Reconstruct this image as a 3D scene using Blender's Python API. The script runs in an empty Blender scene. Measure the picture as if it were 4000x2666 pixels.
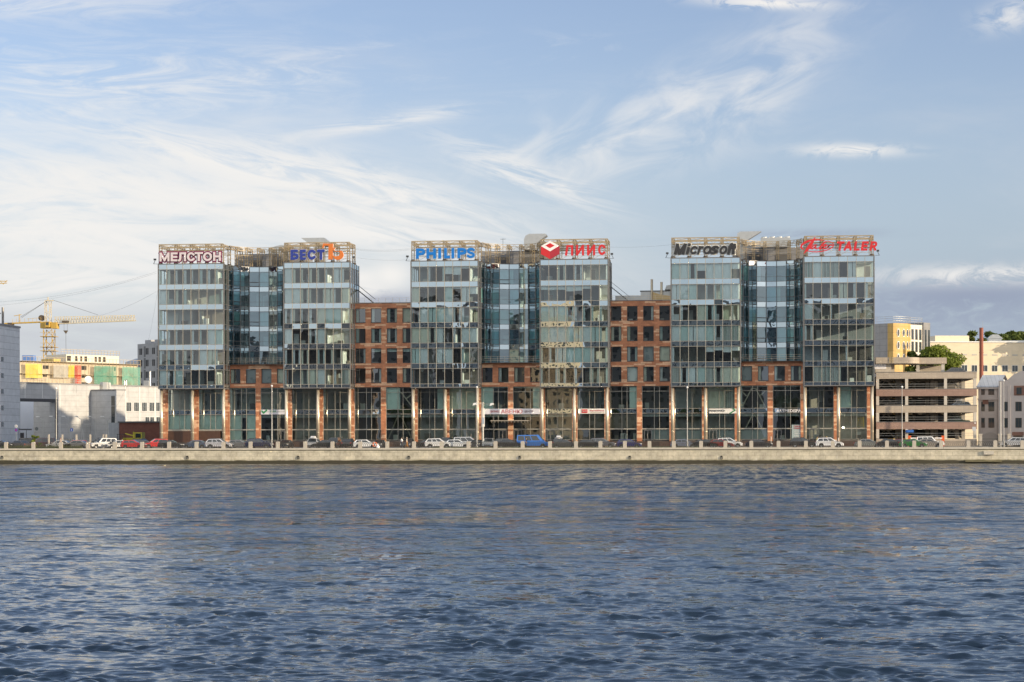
import bpy, bmesh, math, random
import numpy as np
from mathutils import Vector, Matrix
rnd = random.Random(7)
R = math.radians
sc = bpy.context.scene
COL = sc.collection

# ------------------------------------------------------------------ camera
FPX = 8000.0                     # focal length in photo pixels (photo 4000 wide)
TH = math.atan(.115)             # camera heading, left of the facade normal
H = 4.2                          # eye height over the water
D = 352.0                        # facade plane of the glass towers (metres away)
B = D + 3.9                      # brick / shop front plane
YQ = 334.0                       # quay wall face
cam = bpy.data.cameras.new('camera')
cam.lens = 72; cam.sensor_width = 36; cam.clip_end = 20000; cam.clip_start = .5
cam.shift_y = (1712 - 1333) / 4000.0
co = bpy.data.objects.new('camera', cam); COL.objects.link(co); sc.camera = co
co.matrix_world = Matrix.Translation((0, 0, H)) @ Matrix.Rotation(TH, 4, 'Z') @ Matrix.Rotation(R(90), 4, 'X') @ Matrix.Rotation(-.0019, 4, 'Z')
CT, ST = math.cos(TH), math.sin(TH)
def vh(u): return 1712 - .0019 * (u - 2000)
def at(u, v, Y):
    """photo pixel -> world point on the plane at distance Y"""
    a = (u - 2000) / FPX; t = Y / (CT + a * ST)
    return Vector((t * (-ST + a * CT), Y, H + t * (vh(u) - v) / FPX))
def ax(u, Y): return at(u, 1700, Y).x
def az(u, v, Y): return at(u, v, Y).z

# ------------------------------------------------------------------ light
SUN_AZ, SUN_EL = R(110), R(11.8)        # azimuth clockwise from +Y (to the right and a little behind)
sd = Vector((math.sin(SUN_AZ) * math.cos(SUN_EL), math.cos(SUN_AZ) * math.cos(SUN_EL), math.sin(SUN_EL)))
sl = bpy.data.lights.new('sun', 'SUN'); sl.energy = 3.4; sl.angle = R(.5); sl.color = (1, .82, .58)
so = bpy.data.objects.new('sun', sl); COL.objects.link(so)
so.rotation_euler = sd.to_track_quat('Z', 'Y').to_euler()
sc.view_settings.view_transform = 'Standard'; sc.view_settings.look = 'None'
sc.view_settings.exposure = 0.9; sc.view_settings.gamma = 1
sc.cycles.max_bounces = 8; sc.cycles.transparent_max_bounces = 12; sc.cycles.glossy_bounces = 5
sc.cycles.caustics_reflective = True; sc.cycles.sample_clamp_indirect = 40; sc.cycles.blur_glossy = 0

# ---- world: Nishita sky with procedural clouds in sky directions (azimuth / elevation)
w = bpy.data.worlds.new('World'); sc.world = w; w.use_nodes = True
nt = w.node_tree; nt.nodes.clear()
def N(t, **k):
    n = nt.nodes.new(t)
    for a, b in k.items(): setattr(n, a, b)
    return n
def _in(sock, val):
    if hasattr(val, 'is_linked') or isinstance(val, bpy.types.NodeSocket): nt.links.new(val, sock)
    else: sock.default_value = val
def M(op, a, b=0.0, c=None, clamp=False):
    n = N('ShaderNodeMath', operation=op); n.use_clamp = clamp
    _in(n.inputs[0], a); _in(n.inputs[1], b)
    if c is not None: _in(n.inputs[2], c)
    return n.outputs[0]
def SS(x, e0, e1):
    n = N('ShaderNodeMapRange', interpolation_type='SMOOTHSTEP'); _in(n.inputs['Value'], x)
    n.inputs['From Min'].default_value = e0; n.inputs['From Max'].default_value = e1
    return n.outputs['Result']
def MIXC(f, a, b):
    n = N('ShaderNodeMix', data_type='RGBA'); _in(n.inputs[0], f); _in(n.inputs[6], a); _in(n.inputs[7], b)
    return n.outputs[2]
sky = N('ShaderNodeTexSky', sky_type='NISHITA'); sky.sun_disc = False
sky.sun_elevation = SUN_EL; sky.sun_rotation = SUN_AZ
sky.air_density = 1.0; sky.dust_density = .6; sky.ozone_density = 2.0; sky.altitude = 50
tc = N('ShaderNodeTexCoord')
sep = N('ShaderNodeSeparateXYZ'); nt.links.new(tc.outputs['Generated'], sep.inputs[0])
dx, dy, dz = sep.outputs
AZ = M('MULTIPLY', M('ARCTAN2', dx, dy), 57.2958)                # degrees, clockwise from +Y
EL = M('MULTIPLY', M('ARCSINE', dz), 57.2958)
def dir_deg(u, v):
    p = at(u, v, 1000.0) - Vector((0, 0, H)); p.normalize()
    return math.degrees(math.atan2(p.x, p.y)), math.degrees(math.asin(p.z))
def noise(x, y, seed, detail=6, rough=.6, dist=0.0, scale=1.0):
    c = N('ShaderNodeCombineXYZ'); _in(c.inputs[0], x); _in(c.inputs[1], y); c.inputs[2].default_value = seed
    n = N('ShaderNodeTexNoise'); nt.links.new(c.outputs[0], n.inputs['Vector'])
    n.inputs['Scale'].default_value = scale; n.inputs['Detail'].default_value = detail
    n.inputs['Roughness'].default_value = rough; n.inputs['Distortion'].default_value = dist
    return n.outputs[0]
DEG = 8000 / 57.2958 * .98              # photo pixels per degree
def streaks(rot, kx, ky, seed, dist, rough=.66):
    """one field of streaky cloud texture in sky directions, shared by several clouds"""
    c, s = math.cos(R(rot)), math.sin(R(rot))
    xr = M('ADD', M('MULTIPLY', AZ, c), M('MULTIPLY', EL, s)); yr = M('SUBTRACT', M('MULTIPLY', EL, c), M('MULTIPLY', AZ, s))
    return noise(M('MULTIPLY', xr, kx), M('MULTIPLY', yr, ky), seed, 7, rough, dist)
def cluster(tex, u, v, su, sv, rot, lo, hi, amt):
    """soft cloud patch centred on a sky direction: half sizes in photo pixels, tilt in degrees"""
    a0, e0 = dir_deg(u, v); c, s = math.cos(R(rot)), math.sin(R(rot))
    x = M('SUBTRACT', AZ, a0); y = M('SUBTRACT', EL, e0)
    gx = M('MULTIPLY', M('ADD', M('MULTIPLY', x, c), M('MULTIPLY', y, s)), DEG / su); gy = M('MULTIPLY', M('SUBTRACT', M('MULTIPLY', y, c), M('MULTIPLY', x, s)), DEG / sv)
    g = M('EXPONENT', M('MULTIPLY', M('MULTIPLY_ADD', gx, gx, M('MULTIPLY', gy, gy)), -1.0))
    return M('MULTIPLY', M('MULTIPLY', g, SS(tex, lo, hi)), amt)
def total(parts):
    t = parts[0]
    for p in parts[1:]: t = M('MAXIMUM', t, p) if False else M('SUBTRACT', M('ADD', t, p), M('MULTIPLY', t, p))
    return t
w.cycles.sampling_method = 'MANUAL'; w.cycles.sample_map_resolution = 256
T1 = streaks(-13, .32, 1.8, 3.1, 1.3); T2 = streaks(2, .28, 1.45, 17.7, 1.3); T3 = streaks(18, .42, .95, 41.3, .7, .58); T4 = streaks(0, 1.0, 2.2, 63.9, .9)
white = total([
    cluster(T2, 500, 800, 1500, 200, -5, .0, .8, .46), cluster(T1, 1150, 790, 800, 110, -10, .1, .75, .4),
    cluster(T2, -300, 950, 1500, 360, 0, .12, .66, .68), cluster(T1, 150, 690, 900, 90, -7, .36, .62, .8),
    cluster(T1, 900, 640, 620, 75, -14, .34, .60, .95), cluster(T1, 1450, 740, 500, 70, -15, .36, .60, .95),
    cluster(T1, 2050, 680, 300, 60, -22, .38, .60, .9), cluster(T2, 200, 850, 800, 100, 2, .30, .58, .95),
    cluster(T1, 1300, 880, 800, 66, -10, .24, .54, 1.0), cluster(T1, 1350, 700, 500, 120, -14, .2, .7, .5), cluster(T1, 500, 960, 600, 60, -8, .36, .6, .85),
    cluster(T2, 300, 330, 1000, 150, 3, .40, .70, .6), cluster(T2, 1550, 470, 420, 26, 10, .38, .66, .75),
    cluster(T3, 2750, 360, 560, 130, 24, .34, .74, .6), cluster(T3, 2400, 560, 520, 130, 8, .38, .70, .6),
    cluster(T3, 3020, 290, 230, 120, 40, .34, .72, .55), cluster(T4, 3000, 12, 240, 22, -4, .34, .54, 1.0),
    cluster(T4, 3330, 588, 190, 24, -2, .32, .56, .95), cluster(T4, 3960, 60, 120, 50, 10, .32, .62, .7),
    cluster(T4, 1530, 1075, 80, 55, 0, .12, .36, 1.0), cluster(T4, 1420, 1085, 60, 30, 0, .15, .4, .9), cluster(T4, 1420, 1130, 110, 30, 0, .30, .52, .9),
    cluster(T2, 250, 1090, 700, 90, 2, .28, .62, .85), cluster(T4, 3800, 1075, 380, 36, 0, .34, .60, .85),
    cluster(T2, 60, 10, 700, 60, 2, .34, .66, .6), cluster(T2, 1500, 250, 900, 60, 4, .48, .75, .35)])
grey = total([
    cluster(T4, 3800, 1150, 520, 80, 0, .22, .56, .85), cluster(T2, 3130, 915, 280, 18, 0, .3, .58, .6),
    cluster(T4, 1480, 1165, 200, 34, 0, -.1, .45, 1.0), cluster(T2, 300, 1290, 700, 110, 0, .25, .65, .5),
    cluster(T4, 3500, 1260, 900, 80, 0, .2, .65, .6), cluster(T4, 1750, 905, 140, 8, -12, .38, .62, .6), cluster(T4, 1250, 785, 100, 6, -20, .38, .62, .5)])
# thin high cloud spread over the rest of the sky
veil = M('MULTIPLY', M('MULTIPLY', SS(noise(M('MULTIPLY', AZ, .05), M('MULTIPLY', EL, .22), 91.0, 7, .6, .8), .5, .85), SS(EL, 30.0, 8.0)), .35)
haze = M('MULTIPLY', SS(EL, 10.5, 1.0), .85)
hazec = MIXC(SS(dx, -.33, .07), (.315, .345, .385, 1), (.19, .245, .325, 1))
bgs = N('ShaderNodeMixRGB') if False else None
SKY_STR = .092
skyc = N('ShaderNodeVectorMath', operation='SCALE'); nt.links.new(sky.outputs[0], skyc.inputs[0]); skyc.inputs['Scale'].default_value = SKY_STR
tint = N('ShaderNodeVectorMath', operation='MULTIPLY'); nt.links.new(skyc.outputs[0], tint.inputs[0]); tint.inputs[1].default_value = (1.20, 1.02, 1.10)
base = tint.outputs[0]
base = MIXC(haze, base, hazec)
base = MIXC(veil, base, (.40, .40, .41, 1))
# unseen bright cloud added behind and above the viewer to lift the ambient light
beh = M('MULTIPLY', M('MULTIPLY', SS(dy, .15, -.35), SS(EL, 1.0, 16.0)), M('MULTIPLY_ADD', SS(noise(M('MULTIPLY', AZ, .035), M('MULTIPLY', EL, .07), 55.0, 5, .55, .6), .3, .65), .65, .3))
high = M('MULTIPLY', SS(EL, 13.0, 24.0), .5)
base = MIXC(high, base, (.185, .265, .39, 1))
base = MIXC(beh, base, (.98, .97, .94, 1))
base = MIXC(grey, base, (.165, .19, .255, 1))
base = MIXC(white, base, (.485, .475, .46, 1))
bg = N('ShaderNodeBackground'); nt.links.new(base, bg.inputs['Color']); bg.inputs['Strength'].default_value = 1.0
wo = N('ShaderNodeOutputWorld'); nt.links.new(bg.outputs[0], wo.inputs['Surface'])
# ------------------------------------------------------------------ materials
def newmat(name):
    m = bpy.data.materials.new(name); m.use_nodes = True
    return m, m.node_tree, m.node_tree.nodes['Principled BSDF']
def mat(name, col, rough=.6, metal=0.0, var=.12, scale=1.5, bump=0.0, spec=.5, coat=0.0, streak=False, bscale=None):
    """plain paint/stone/metal: base colour with procedural noise variation"""
    m, t, b = newmat(name)
    b.inputs['Roughness'].default_value = rough; b.inputs['Metallic'].default_value = metal
    b.inputs['Specular IOR Level'].default_value = spec; b.inputs['Coat Weight'].default_value = coat
    g = t.nodes.new('ShaderNodeNewGeometry')
    mp = t.nodes.new('ShaderNodeMapping'); t.links.new(g.outputs['Position'], mp.inputs[0])
    mp.inputs['Scale'].default_value = (scale, scale, scale * (.12 if streak else 1))
    n = t.nodes.new('ShaderNodeTexNoise'); n.inputs['Detail'].default_value = 5; n.inputs['Roughness'].default_value = .65
    n.inputs['Scale'].default_value = 1; t.links.new(mp.outputs[0], n.inputs['Vector'])
    mx = t.nodes.new('ShaderNodeMix'); mx.data_type = 'RGBA'; t.links.new(n.outputs[0], mx.inputs[0])
    c = Vector(col[:3])
    mx.inputs[6].default_value = (*(c * (1 - var * 1.6)), 1); mx.inputs[7].default_value = (*(c * (1 + var * 1.6)), 1)
    t.links.new(mx.outputs[2], b.inputs['Base Color'])
    if bump:
        bp = t.nodes.new('ShaderNodeBump'); bp.inputs['Strength'].default_value = 1; bp.inputs['Distance'].default_value = bump
        n2 = t.nodes.new('ShaderNodeTexNoise'); n2.inputs['Scale'].default_value = bscale or scale * 4; n2.inputs['Detail'].default_value = 4
        t.links.new(g.outputs['Position'], n2.inputs['Vector']); t.links.new(n2.outputs[0], bp.inputs['Height']); t.links.new(bp.outputs[0], b.inputs['Normal'])
    return m
def tiles(name, c1, c2, cm, bw, bh, rough=.55, bias=0.0, mortar=.012, noisevar=.25, patch=None, squash=1.0, offset=.5, axis=None, bump=.01):
    """stone or panel cladding: bricks laid along the wall (x+y) and height"""
    m, t, b = newmat(name); b.inputs['Roughness'].default_value = rough
    g = t.nodes.new('ShaderNodeNewGeometry'); s = t.nodes.new('ShaderNodeSeparateXYZ'); t.links.new(g.outputs['Position'], s.inputs[0])
    cx = t.nodes.new('ShaderNodeCombineXYZ')
    if axis is None:
        ad = t.nodes.new('ShaderNodeMath'); ad.operation = 'ADD'; t.links.new(s.outputs[0], ad.inputs[0]); t.links.new(s.outputs[1], ad.inputs[1]); o = ad.outputs[0]
    else:
        d = t.nodes.new('ShaderNodeVectorMath'); d.operation = 'DOT_PRODUCT'; t.links.new(g.outputs['Position'], d.inputs[0]); d.inputs[1].default_value = axis; o = d.outputs['Value']
    t.links.new(o, cx.inputs[0]); t.links.new(s.outputs[2], cx.inputs[1])
    br = t.nodes.new('ShaderNodeTexBrick'); t.links.new(cx.outputs[0], br.inputs['Vector'])
    br.offset = offset
    for k, v in (('Scale', 1), ('Mortar Size', mortar), ('Mortar Smooth', .3), ('Bias', bias), ('Brick Width', bw), ('Row Height', bh)): br.inputs[k].default_value = v
    br.inputs['Color1'].default_value = (*c1, 1); br.inputs['Color2'].default_value = (*c2, 1); br.inputs['Mortar'].default_value = (*cm, 1)
    col = br.outputs['Color']
    if patch:                                    # a second, sparser set of pale blocks in long courses
        b2 = t.nodes.new('ShaderNodeTexBrick'); t.links.new(cx.outputs[0], b2.inputs['Vector']); b2.offset = .37; b2.offset_frequency = 3
        for k, v in (('Scale', 1), ('Mortar Size', 0), ('Bias', 0), ('Brick Width', patch[1]), ('Row Height', bh)): b2.inputs[k].default_value = v
        b2.inputs['Color1'].default_value = (0, 0, 0, 1); b2.inputs['Color2'].default_value = (1, 1, 1, 1)
        r = t.nodes.new('ShaderNodeMapRange'); r.inputs['From Min'].default_value = patch[2]; r.inputs['From Max'].default_value = patch[2] + .03
        t.links.new(b2.outputs['Color'], r.inputs['Value'])
        mx = t.nodes.new('ShaderNodeMix'); mx.data_type = 'RGBA'; t.links.new(r.outputs[0], mx.inputs[0]); t.links.new(col, mx.inputs[6]); mx.inputs[7].default_value = (*patch[0], 1)
        mm = t.nodes.new('ShaderNodeMix'); mm.data_type = 'RGBA'; t.links.new(br.outputs['Fac'], mm.inputs[0]); t.links.new(mx.outputs[2], mm.inputs[6]); mm.inputs[7].default_value = (*cm, 1)
        col = mm.outputs[2]
    n = t.nodes.new('ShaderNodeTexNoise'); n.inputs['Scale'].default_value = .9; n.inputs['Detail'].default_value = 6; n.inputs['Roughness'].default_value = .7
    t.links.new(g.outputs['Position'], n.inputs['Vector'])
    hv = t.nodes.new('ShaderNodeMapRange'); t.links.new(n.outputs[0], hv.inputs['Value'])
    hv.inputs['From Min'].default_value = .25; hv.inputs['From Max'].default_value = .75
    hv.inputs['To Min'].default_value = 1 - noisevar; hv.inputs['To Max'].default_value = 1 + noisevar
    vm = t.nodes.new('ShaderNodeVectorMath'); vm.operation = 'SCALE'; t.links.new(col, vm.inputs[0]); t.links.new(hv.outputs[0], vm.inputs['Scale'])
    t.links.new(vm.outputs[0], b.inputs['Base Color'])
    if bump:
        bp = t.nodes.new('ShaderNodeBump'); bp.inputs['Distance'].default_value = bump; bp.invert = True
        t.links.new(br.outputs['Fac'], bp.inputs['Height']); t.links.new(bp.outputs[0], b.inputs['Normal'])
    return m
def glassmat(name, refl, tint, wob=.004, wscale=.55, rough=0.0, opaque=None, gcol=(1, 1, 1)):
    """coated facade glass: a mirror share and a see-through share; every pane gets its own ripple"""
    m, t, b = newmat(name); t.nodes.remove(b)
    out = t.nodes['Material Output']
    gl = t.nodes.new('ShaderNodeBsdfGlossy'); gl.inputs['Roughness'].default_value = rough; gl.inputs['Color'].default_value = (*gcol, 1)
    if opaque: tr = t.nodes.new('ShaderNodeBsdfDiffuse'); tr.inputs['Color'].default_value = (*opaque, 1)
    else: tr = t.nodes.new('ShaderNodeBsdfTransparent'); tr.inputs['Color'].default_value = (*tint, 1)
    fr = t.nodes.new('ShaderNodeFresnel'); fr.inputs['IOR'].default_value = 1.45
    fa = t.nodes.new('ShaderNodeMath'); fa.operation = 'MULTIPLY_ADD'; fa.use_clamp = True
    t.links.new(fr.outputs[0], fa.inputs[0]); fa.inputs[1].default_value = 1 - refl; fa.inputs[2].default_value = refl
    mx = t.nodes.new('ShaderNodeMixShader'); t.links.new(fa.outputs[0], mx.inputs[0]); t.links.new(tr.outputs[0], mx.inputs[1]); t.links.new(gl.outputs[0], mx.inputs[2])
    t.links.new(mx.outputs[0], out.inputs['Surface'])
    if wob:
        g = t.nodes.new('ShaderNodeNewGeometry'); oi = t.nodes.new('ShaderNodeObjectInfo')
        ad = t.nodes.new('ShaderNodeVectorMath'); ad.operation = 'MULTIPLY_ADD'
        cx = t.nodes.new('ShaderNodeCombineXYZ')
        for i in range(3): t.links.new(oi.outputs['Random'], cx.inputs[i])
        t.links.new(cx.outputs[0], ad.inputs[0]); ad.inputs[1].default_value = (57, 91, 33); t.links.new(g.outputs['Position'], ad.inputs[2])
        n = t.nodes.new('ShaderNodeTexNoise'); n.inputs['Scale'].default_value = wscale; n.inputs['Detail'].default_value = 1.5
        t.links.new(ad.outputs[0], n.inputs['Vector'])
        bp = t.nodes.new('ShaderNodeBump'); bp.inputs['Distance'].default_value = wob; bp.inputs['Strength'].default_value = 1
        t.links.new(n.outputs[0], bp.inputs['Height']); t.links.new(bp.outputs[0], gl.inputs['Normal'])
    return m

# ------------------------------------------------------------------ objects
WORLD = {}
def link(o, parent=None, loc=Vector((0, 0, 0)), rotz=0.0):
    COL.objects.link(o); o.location = loc; o.rotation_euler = (0, 0, rotz)
    mw = Matrix.Translation(loc) @ Matrix.Rotation(rotz, 4, 'Z')
    if parent is not None:
        o.parent = parent; o.matrix_parent_inverse = WORLD[parent.name].inverted()
    WORLD[o.name] = mw
    return o
def tag(o, label=None, cat=None, group=None, kind=None):
    if label: o['label'] = label
    if cat: o['category'] = cat
    if group: o['group'] = group
    if kind: o['kind'] = kind
    return o
def thing(name, label, cat, loc, group=None, rotz=0.0):
    o = bpy.data.objects.new(name, None); o.empty_display_size = .3
    link(o, None, Vector(loc), rotz); tag(o, label, cat, group)
    return o
class MB:
    """mesh builder: world (or local) coordinates, several materials"""
    def __init__(s): s.v = []; s.f = []; s.mi = []; s.mats = []; s.cur = 0
    def use(s, m):
        if m not in s.mats: s.mats.append(m)
        s.cur = s.mats.index(m); return s
    def face(s, *pts):
        i = len(s.v); s.v.extend([tuple(p) for p in pts]); s.f.append(tuple(range(i, i + len(pts)))); s.mi.append(s.cur); return s
    def idx(s, vs, fs):
        i = len(s.v); s.v.extend([tuple(p) for p in vs])
        for f in fs: s.f.append(tuple(i + k for k in f)); s.mi.append(s.cur)
        return s
    def box(s, x0, x1, y0, y1, z0, z1):
        v = [(x0, y0, z0), (x1, y0, z0), (x1, y1, z0), (x0, y1, z0), (x0, y0, z1), (x1, y0, z1), (x1, y1, z1), (x0, y1, z1)]
        return s.idx(v, [(0, 3, 2, 1), (4, 5, 6, 7), (0, 1, 5, 4), (1, 2, 6, 5), (2, 3, 7, 6), (3, 0, 4, 7)])
    def obox(s, c, ex, ey, z0, z1):
        """box on a rotated footprint: corner c, edge vectors ex, ey (2-D)"""
        c = Vector((c[0], c[1], 0)); ex = Vector((ex[0], ex[1], 0)); ey = Vector((ey[0], ey[1], 0)); q = [c, c + ex, c + ex + ey, c + ey]
        v = [(p.x, p.y, z0) for p in q] + [(p.x, p.y, z1) for p in q]
        return s.idx(v, [(0, 3, 2, 1), (4, 5, 6, 7), (0, 1, 5, 4), (1, 2, 6, 5), (2, 3, 7, 6), (3, 0, 4, 7)])
    def tube(s, pts, r, n=6, r2=None, cap=True):
        pts = [Vector(p) for p in pts]; rings = []
        for i, p in enumerate(pts):
            d = (pts[min(i + 1, len(pts) - 1)] - pts[max(i - 1, 0)]).normalized()
            a = d.orthogonal().normalized(); 
            if abs(d.z) > .9: a = Vector((1, 0, 0)); a = (a - d * a.dot(d)).normalized()
            else: a = d.cross(Vector((0, 0, 1))).normalized()
            b = d.cross(a)
            rr = r if r2 is None else r + (r2 - r) * i / max(1, len(pts) - 1)
            rings.append([p + (a * math.cos(k * 2 * math.pi / n + math.pi / n) + b * math.sin(k * 2 * math.pi / n + math.pi / n)) * rr for k in range(n)])
        v = [q for g in rings for q in g]; f = []
        for i in range(len(rings) - 1):
            for k in range(n): f.append((i * n + k, i * n + (k + 1) % n, (i + 1) * n + (k + 1) % n, (i + 1) * n + k))
        if cap: f.append(tuple(range(n - 1, -1, -1))); f.append(tuple((len(rings) - 1) * n + k for k in range(n)))
        return s.idx(v, f)
    def bar(s, a, b, r): return s.tube([a, b], r, 4)
    def lathe(s, c, prof, n=16):
        v = []; f = []
        for r, z in prof:
            for k in range(n): v.append((c[0] + r * math.cos(2 * math.pi * k / n), c[1] + r * math.sin(2 * math.pi * k / n), c[2] + z))
        for i in range(len(prof) - 1):
            for k in range(n): f.append((i * n + k, i * n + (k + 1) % n, (i + 1) * n + (k + 1) % n, (i + 1) * n + k))
        f.append(tuple(range(n - 1, -1, -1))); f.append(tuple((len(prof) - 1) * n + k for k in range(n)))
        return s.idx(v, f)
    def prism(s, poly, ydir0, ydir1, mapf):
        """extrude a 2-D polygon (list of (a,b)) between two depths; mapf(a,b,d)->point"""
        n = len(poly); v = [mapf(a, b, ydir0) for a, b in poly] + [mapf(a, b, ydir1) for a, b in poly]
        f = [tuple(range(n)), tuple(range(2 * n - 1, n - 1, -1))] + [(i, i + n, (i + 1) % n + n, (i + 1) % n) for i in range(n)]
        return s.idx(v, f)
    def lattice(s, a, b, wd, r, step=None, side=None):
        """square truss girder between a and b"""
        a, b = Vector(a), Vector(b); d = (b - a); L = d.length; d.normalize()
        p = Vector((0, 0, 1)) if abs(d.z) < .7 else (side or Vector((1, 0, 0)))
        q = d.cross(p).normalized(); p = q.cross(d).normalized()
        cs = [(p * i + q * j) * wd / 2 for i, j in ((-1, -1), (1, -1), (1, 1), (-1, 1))]
        for c in cs: s.bar(a + c, b + c, r)
        n = max(2, int(L / (step or wd * 1.3)))
        for k in range(n):
            for e in (0, 1, 2, 3):
                c0, c1 = cs[e], cs[(e + 1) % 4]
                if k % 2: c0, c1 = c1, c0
                s.bar(a + d * (L * k / n) + c0, a + d * (L * (k + 1) / n) + c1, r * .7)
        return s
    def build(s, name, m, parent=None, local=False, smooth=False, label=None):
        me = bpy.data.meshes.new(name)
        v = np.array(s.v, dtype=float)
        if local: c = Vector((0, 0, 0))
        else: c = Vector(((v.min(0) + v.max(0)) / 2).tolist())
        vv = v - np.array(c)
        me.from_pydata(vv.tolist(), [], s.f); 
        ms = s.mats if s.mats else [m]
        for x in ms: me.materials.append(x)
        if len(ms) > 1: me.polygons.foreach_set('material_index', s.mi)
        if smooth: me.polygons.foreach_set('use_smooth', [True] * len(s.f))
        me.update()
        o = bpy.data.objects.new(name, me)
        if local:
            COL.objects.link(o)
            if parent is not None: o.parent = parent
        else: link(o, parent, c)
        if label: o['label'] = label
        return o
# ------------------------------------------------------------------ river
WFINE, WMID, WFAR = 1.1, 1.3, .9
def make_river():
    rg = np.random.default_rng(5)
    ys = 1 / np.linspace(1 / 19.0, 1 / 335.5, 900)
    ta = np.tan(np.radians(np.concatenate([np.linspace(-75, -36, 12)[:-1], np.linspace(-36, 22, 1250), np.linspace(22, 75, 14)[1:]])))
    Y, T = np.meshgrid(ys, ta, indexing='ij'); X = Y * T
    dY = np.gradient(ys)[:, None]; dX = np.abs(ys[:, None] * (np.radians(58) / 1250))
    Z = np.zeros_like(X); SX = np.zeros_like(X); SY = np.zeros_like(X)
    gust = .5 + .5 * np.sin(X * .031 + Y * .017 + 1.3) * np.sin(Y * .045 - X * .012 + .4)
    gust = .72 + .5 * gust
    env = np.zeros_like(X)                       # wave groups: steep patches between calmer ones
    for i in range(24):
        L = rg.uniform(1.2, 6.0); th = rg.normal(math.radians(264), .9); env += np.sin(2 * math.pi / L * (X * math.cos(th) + Y * math.sin(th)) + rg.uniform(0, 6.28))
    gust = gust * np.clip(.70 * np.exp(.45 * env / 3.46), .25, 1.35)
    for i in range(140):
        lam = 10 ** rg.uniform(math.log10(.30), math.log10(6.0)); k = 2 * math.pi / lam
        th = rg.normal(math.radians(264), .58)
        kx, ky = k * math.cos(th), k * math.sin(th)
        amp = .0088 * lam * rg.uniform(.5, 1.25) / (1 + (lam / .85) ** 2) * (1.9 if i % 13 == 0 else 1)
        samp = np.maximum(dY * abs(math.sin(th)), dX * abs(math.cos(th)))
        fade = np.clip((lam / np.maximum(samp, 1e-4) - 1.9) / 1.4, 0, 1)
        ph = kx * X + ky * Y + rg.uniform(0, 6.28)
        s = np.sin(ph); A = amp * fade * gust
        Z += A * s; c = np.cos(ph) * A * .35
        SX += c * math.cos(th); SY += c * math.sin(th)
    Z *= np.clip((290 - Y) / 130, .03, 1)
    X2 = X + SX; Y2 = np.where(Y > 334, Y, Y + SY)
    nr, nc = X.shape
    V = np.stack([X2, Y2, Z], -1).reshape(-1, 3)
    a = (np.arange(nr - 1)[:, None] * nc + np.arange(nc - 1)[None, :]).reshape(-1)
    F = np.stack([a, a + 1, a + nc + 1, a + nc], -1)
    me = bpy.data.meshes.new('river')
    me.vertices.add(len(V) + 4); 
    ex = np.array([[-75, 19.2, -.02], [75, 19.2, -.02], [400, -8, -.02], [-400, -8, -.02]], dtype=float)
    me.vertices.foreach_set('co', np.concatenate([V, ex]).astype(np.float32).ravel())
    nF = len(F); b0 = len(V)
    me.loops.add(nF * 4 + 4); me.loops.foreach_set('vertex_index', np.concatenate([F.ravel(), [b0, b0 + 3, b0 + 2, b0 + 1]]).astype(np.int32))
    me.polygons.add(nF + 1); me.polygons.foreach_set('loop_start', (np.arange(nF + 1) * 4).astype(np.int32))
    me.polygons.foreach_set('loop_total', np.full(nF + 1, 4, dtype=np.int32))
    me.polygons.foreach_set('use_smooth', [True] * (nF + 1))
    me.update(calc_edges=True); me.validate()
    m, t, b = newmat('river_water')
    b.inputs['Base Color'].default_value = (.012, .023, .041, 1); b.inputs['Roughness'].default_value = .07; b.inputs['IOR'].default_value = 1.33
    g = t.nodes.new('ShaderNodeNewGeometry')
    def nz(sx, sy, rot, det, dist):
        mp = t.nodes.new('ShaderNodeMapping'); mp.inputs['Scale'].default_value = (sx, sy, 1); mp.inputs['Rotation'].default_value = (0, 0, R(rot)); t.links.new(g.outputs['Position'], mp.inputs[0])
        n = t.nodes.new('ShaderNodeTexNoise'); n.inputs['Scale'].default_value = 1; n.inputs['Detail'].default_value = det; n.inputs['Roughness'].default_value = .62; n.inputs['Distortion'].default_value = dist
        t.links.new(mp.outputs[0], n.inputs['Vector']); return n.outputs[0]
    # ripples too small for the mesh: slopes taken straight from noise, stronger away from the near bank, in wind patches
    def nzc(sx, sy, rot, det, dist, seed):
        mp = t.nodes.new('ShaderNodeMapping'); mp.inputs['Scale'].default_value = (sx, sy, 1); mp.inputs['Rotation'].default_value = (0, 0, R(rot)); mp.inputs['Location'].default_value = (seed, seed * 2, 0); t.links.new(g.outputs['Position'], mp.inputs[0])
        n = t.nodes.new('ShaderNodeTexNoise'); n.inputs['Scale'].default_value = 1; n.inputs['Detail'].default_value = det; n.inputs['Roughness'].default_value = .6; n.inputs['Distortion'].default_value = dist
        t.links.new(mp.outputs[0], n.inputs['Vector']); v = t.nodes.new('ShaderNodeVectorMath'); v.operation = 'SUBTRACT'; t.links.new(n.outputs['Color'], v.inputs[0]); v.inputs[1].default_value = (.5, .5, .5); return v.outputs[0]
    def ramp(x, a, c, lo, hi):
        r = t.nodes.new('ShaderNodeMapRange'); t.links.new(x, r.inputs['Value'])
        for k, q in (('From Min', a), ('From Max', c), ('To Min', lo), ('To Max', hi)): r.inputs[k].default_value = q
        return r.outputs[0]
    def mul(a, c):
        n = t.nodes.new('ShaderNodeMath'); n.operation = 'MULTIPLY'; t.links.new(a, n.inputs[0])
        if isinstance(c, float): n.inputs[1].default_value = c
        else: t.links.new(c, n.inputs[1])
        return n.outputs[0]
    def vsc(v, f):
        n = t.nodes.new('ShaderNodeVectorMath'); n.operation = 'SCALE'; t.links.new(v, n.inputs[0]); t.links.new(f, n.inputs['Scale']); return n.outputs[0]
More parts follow.
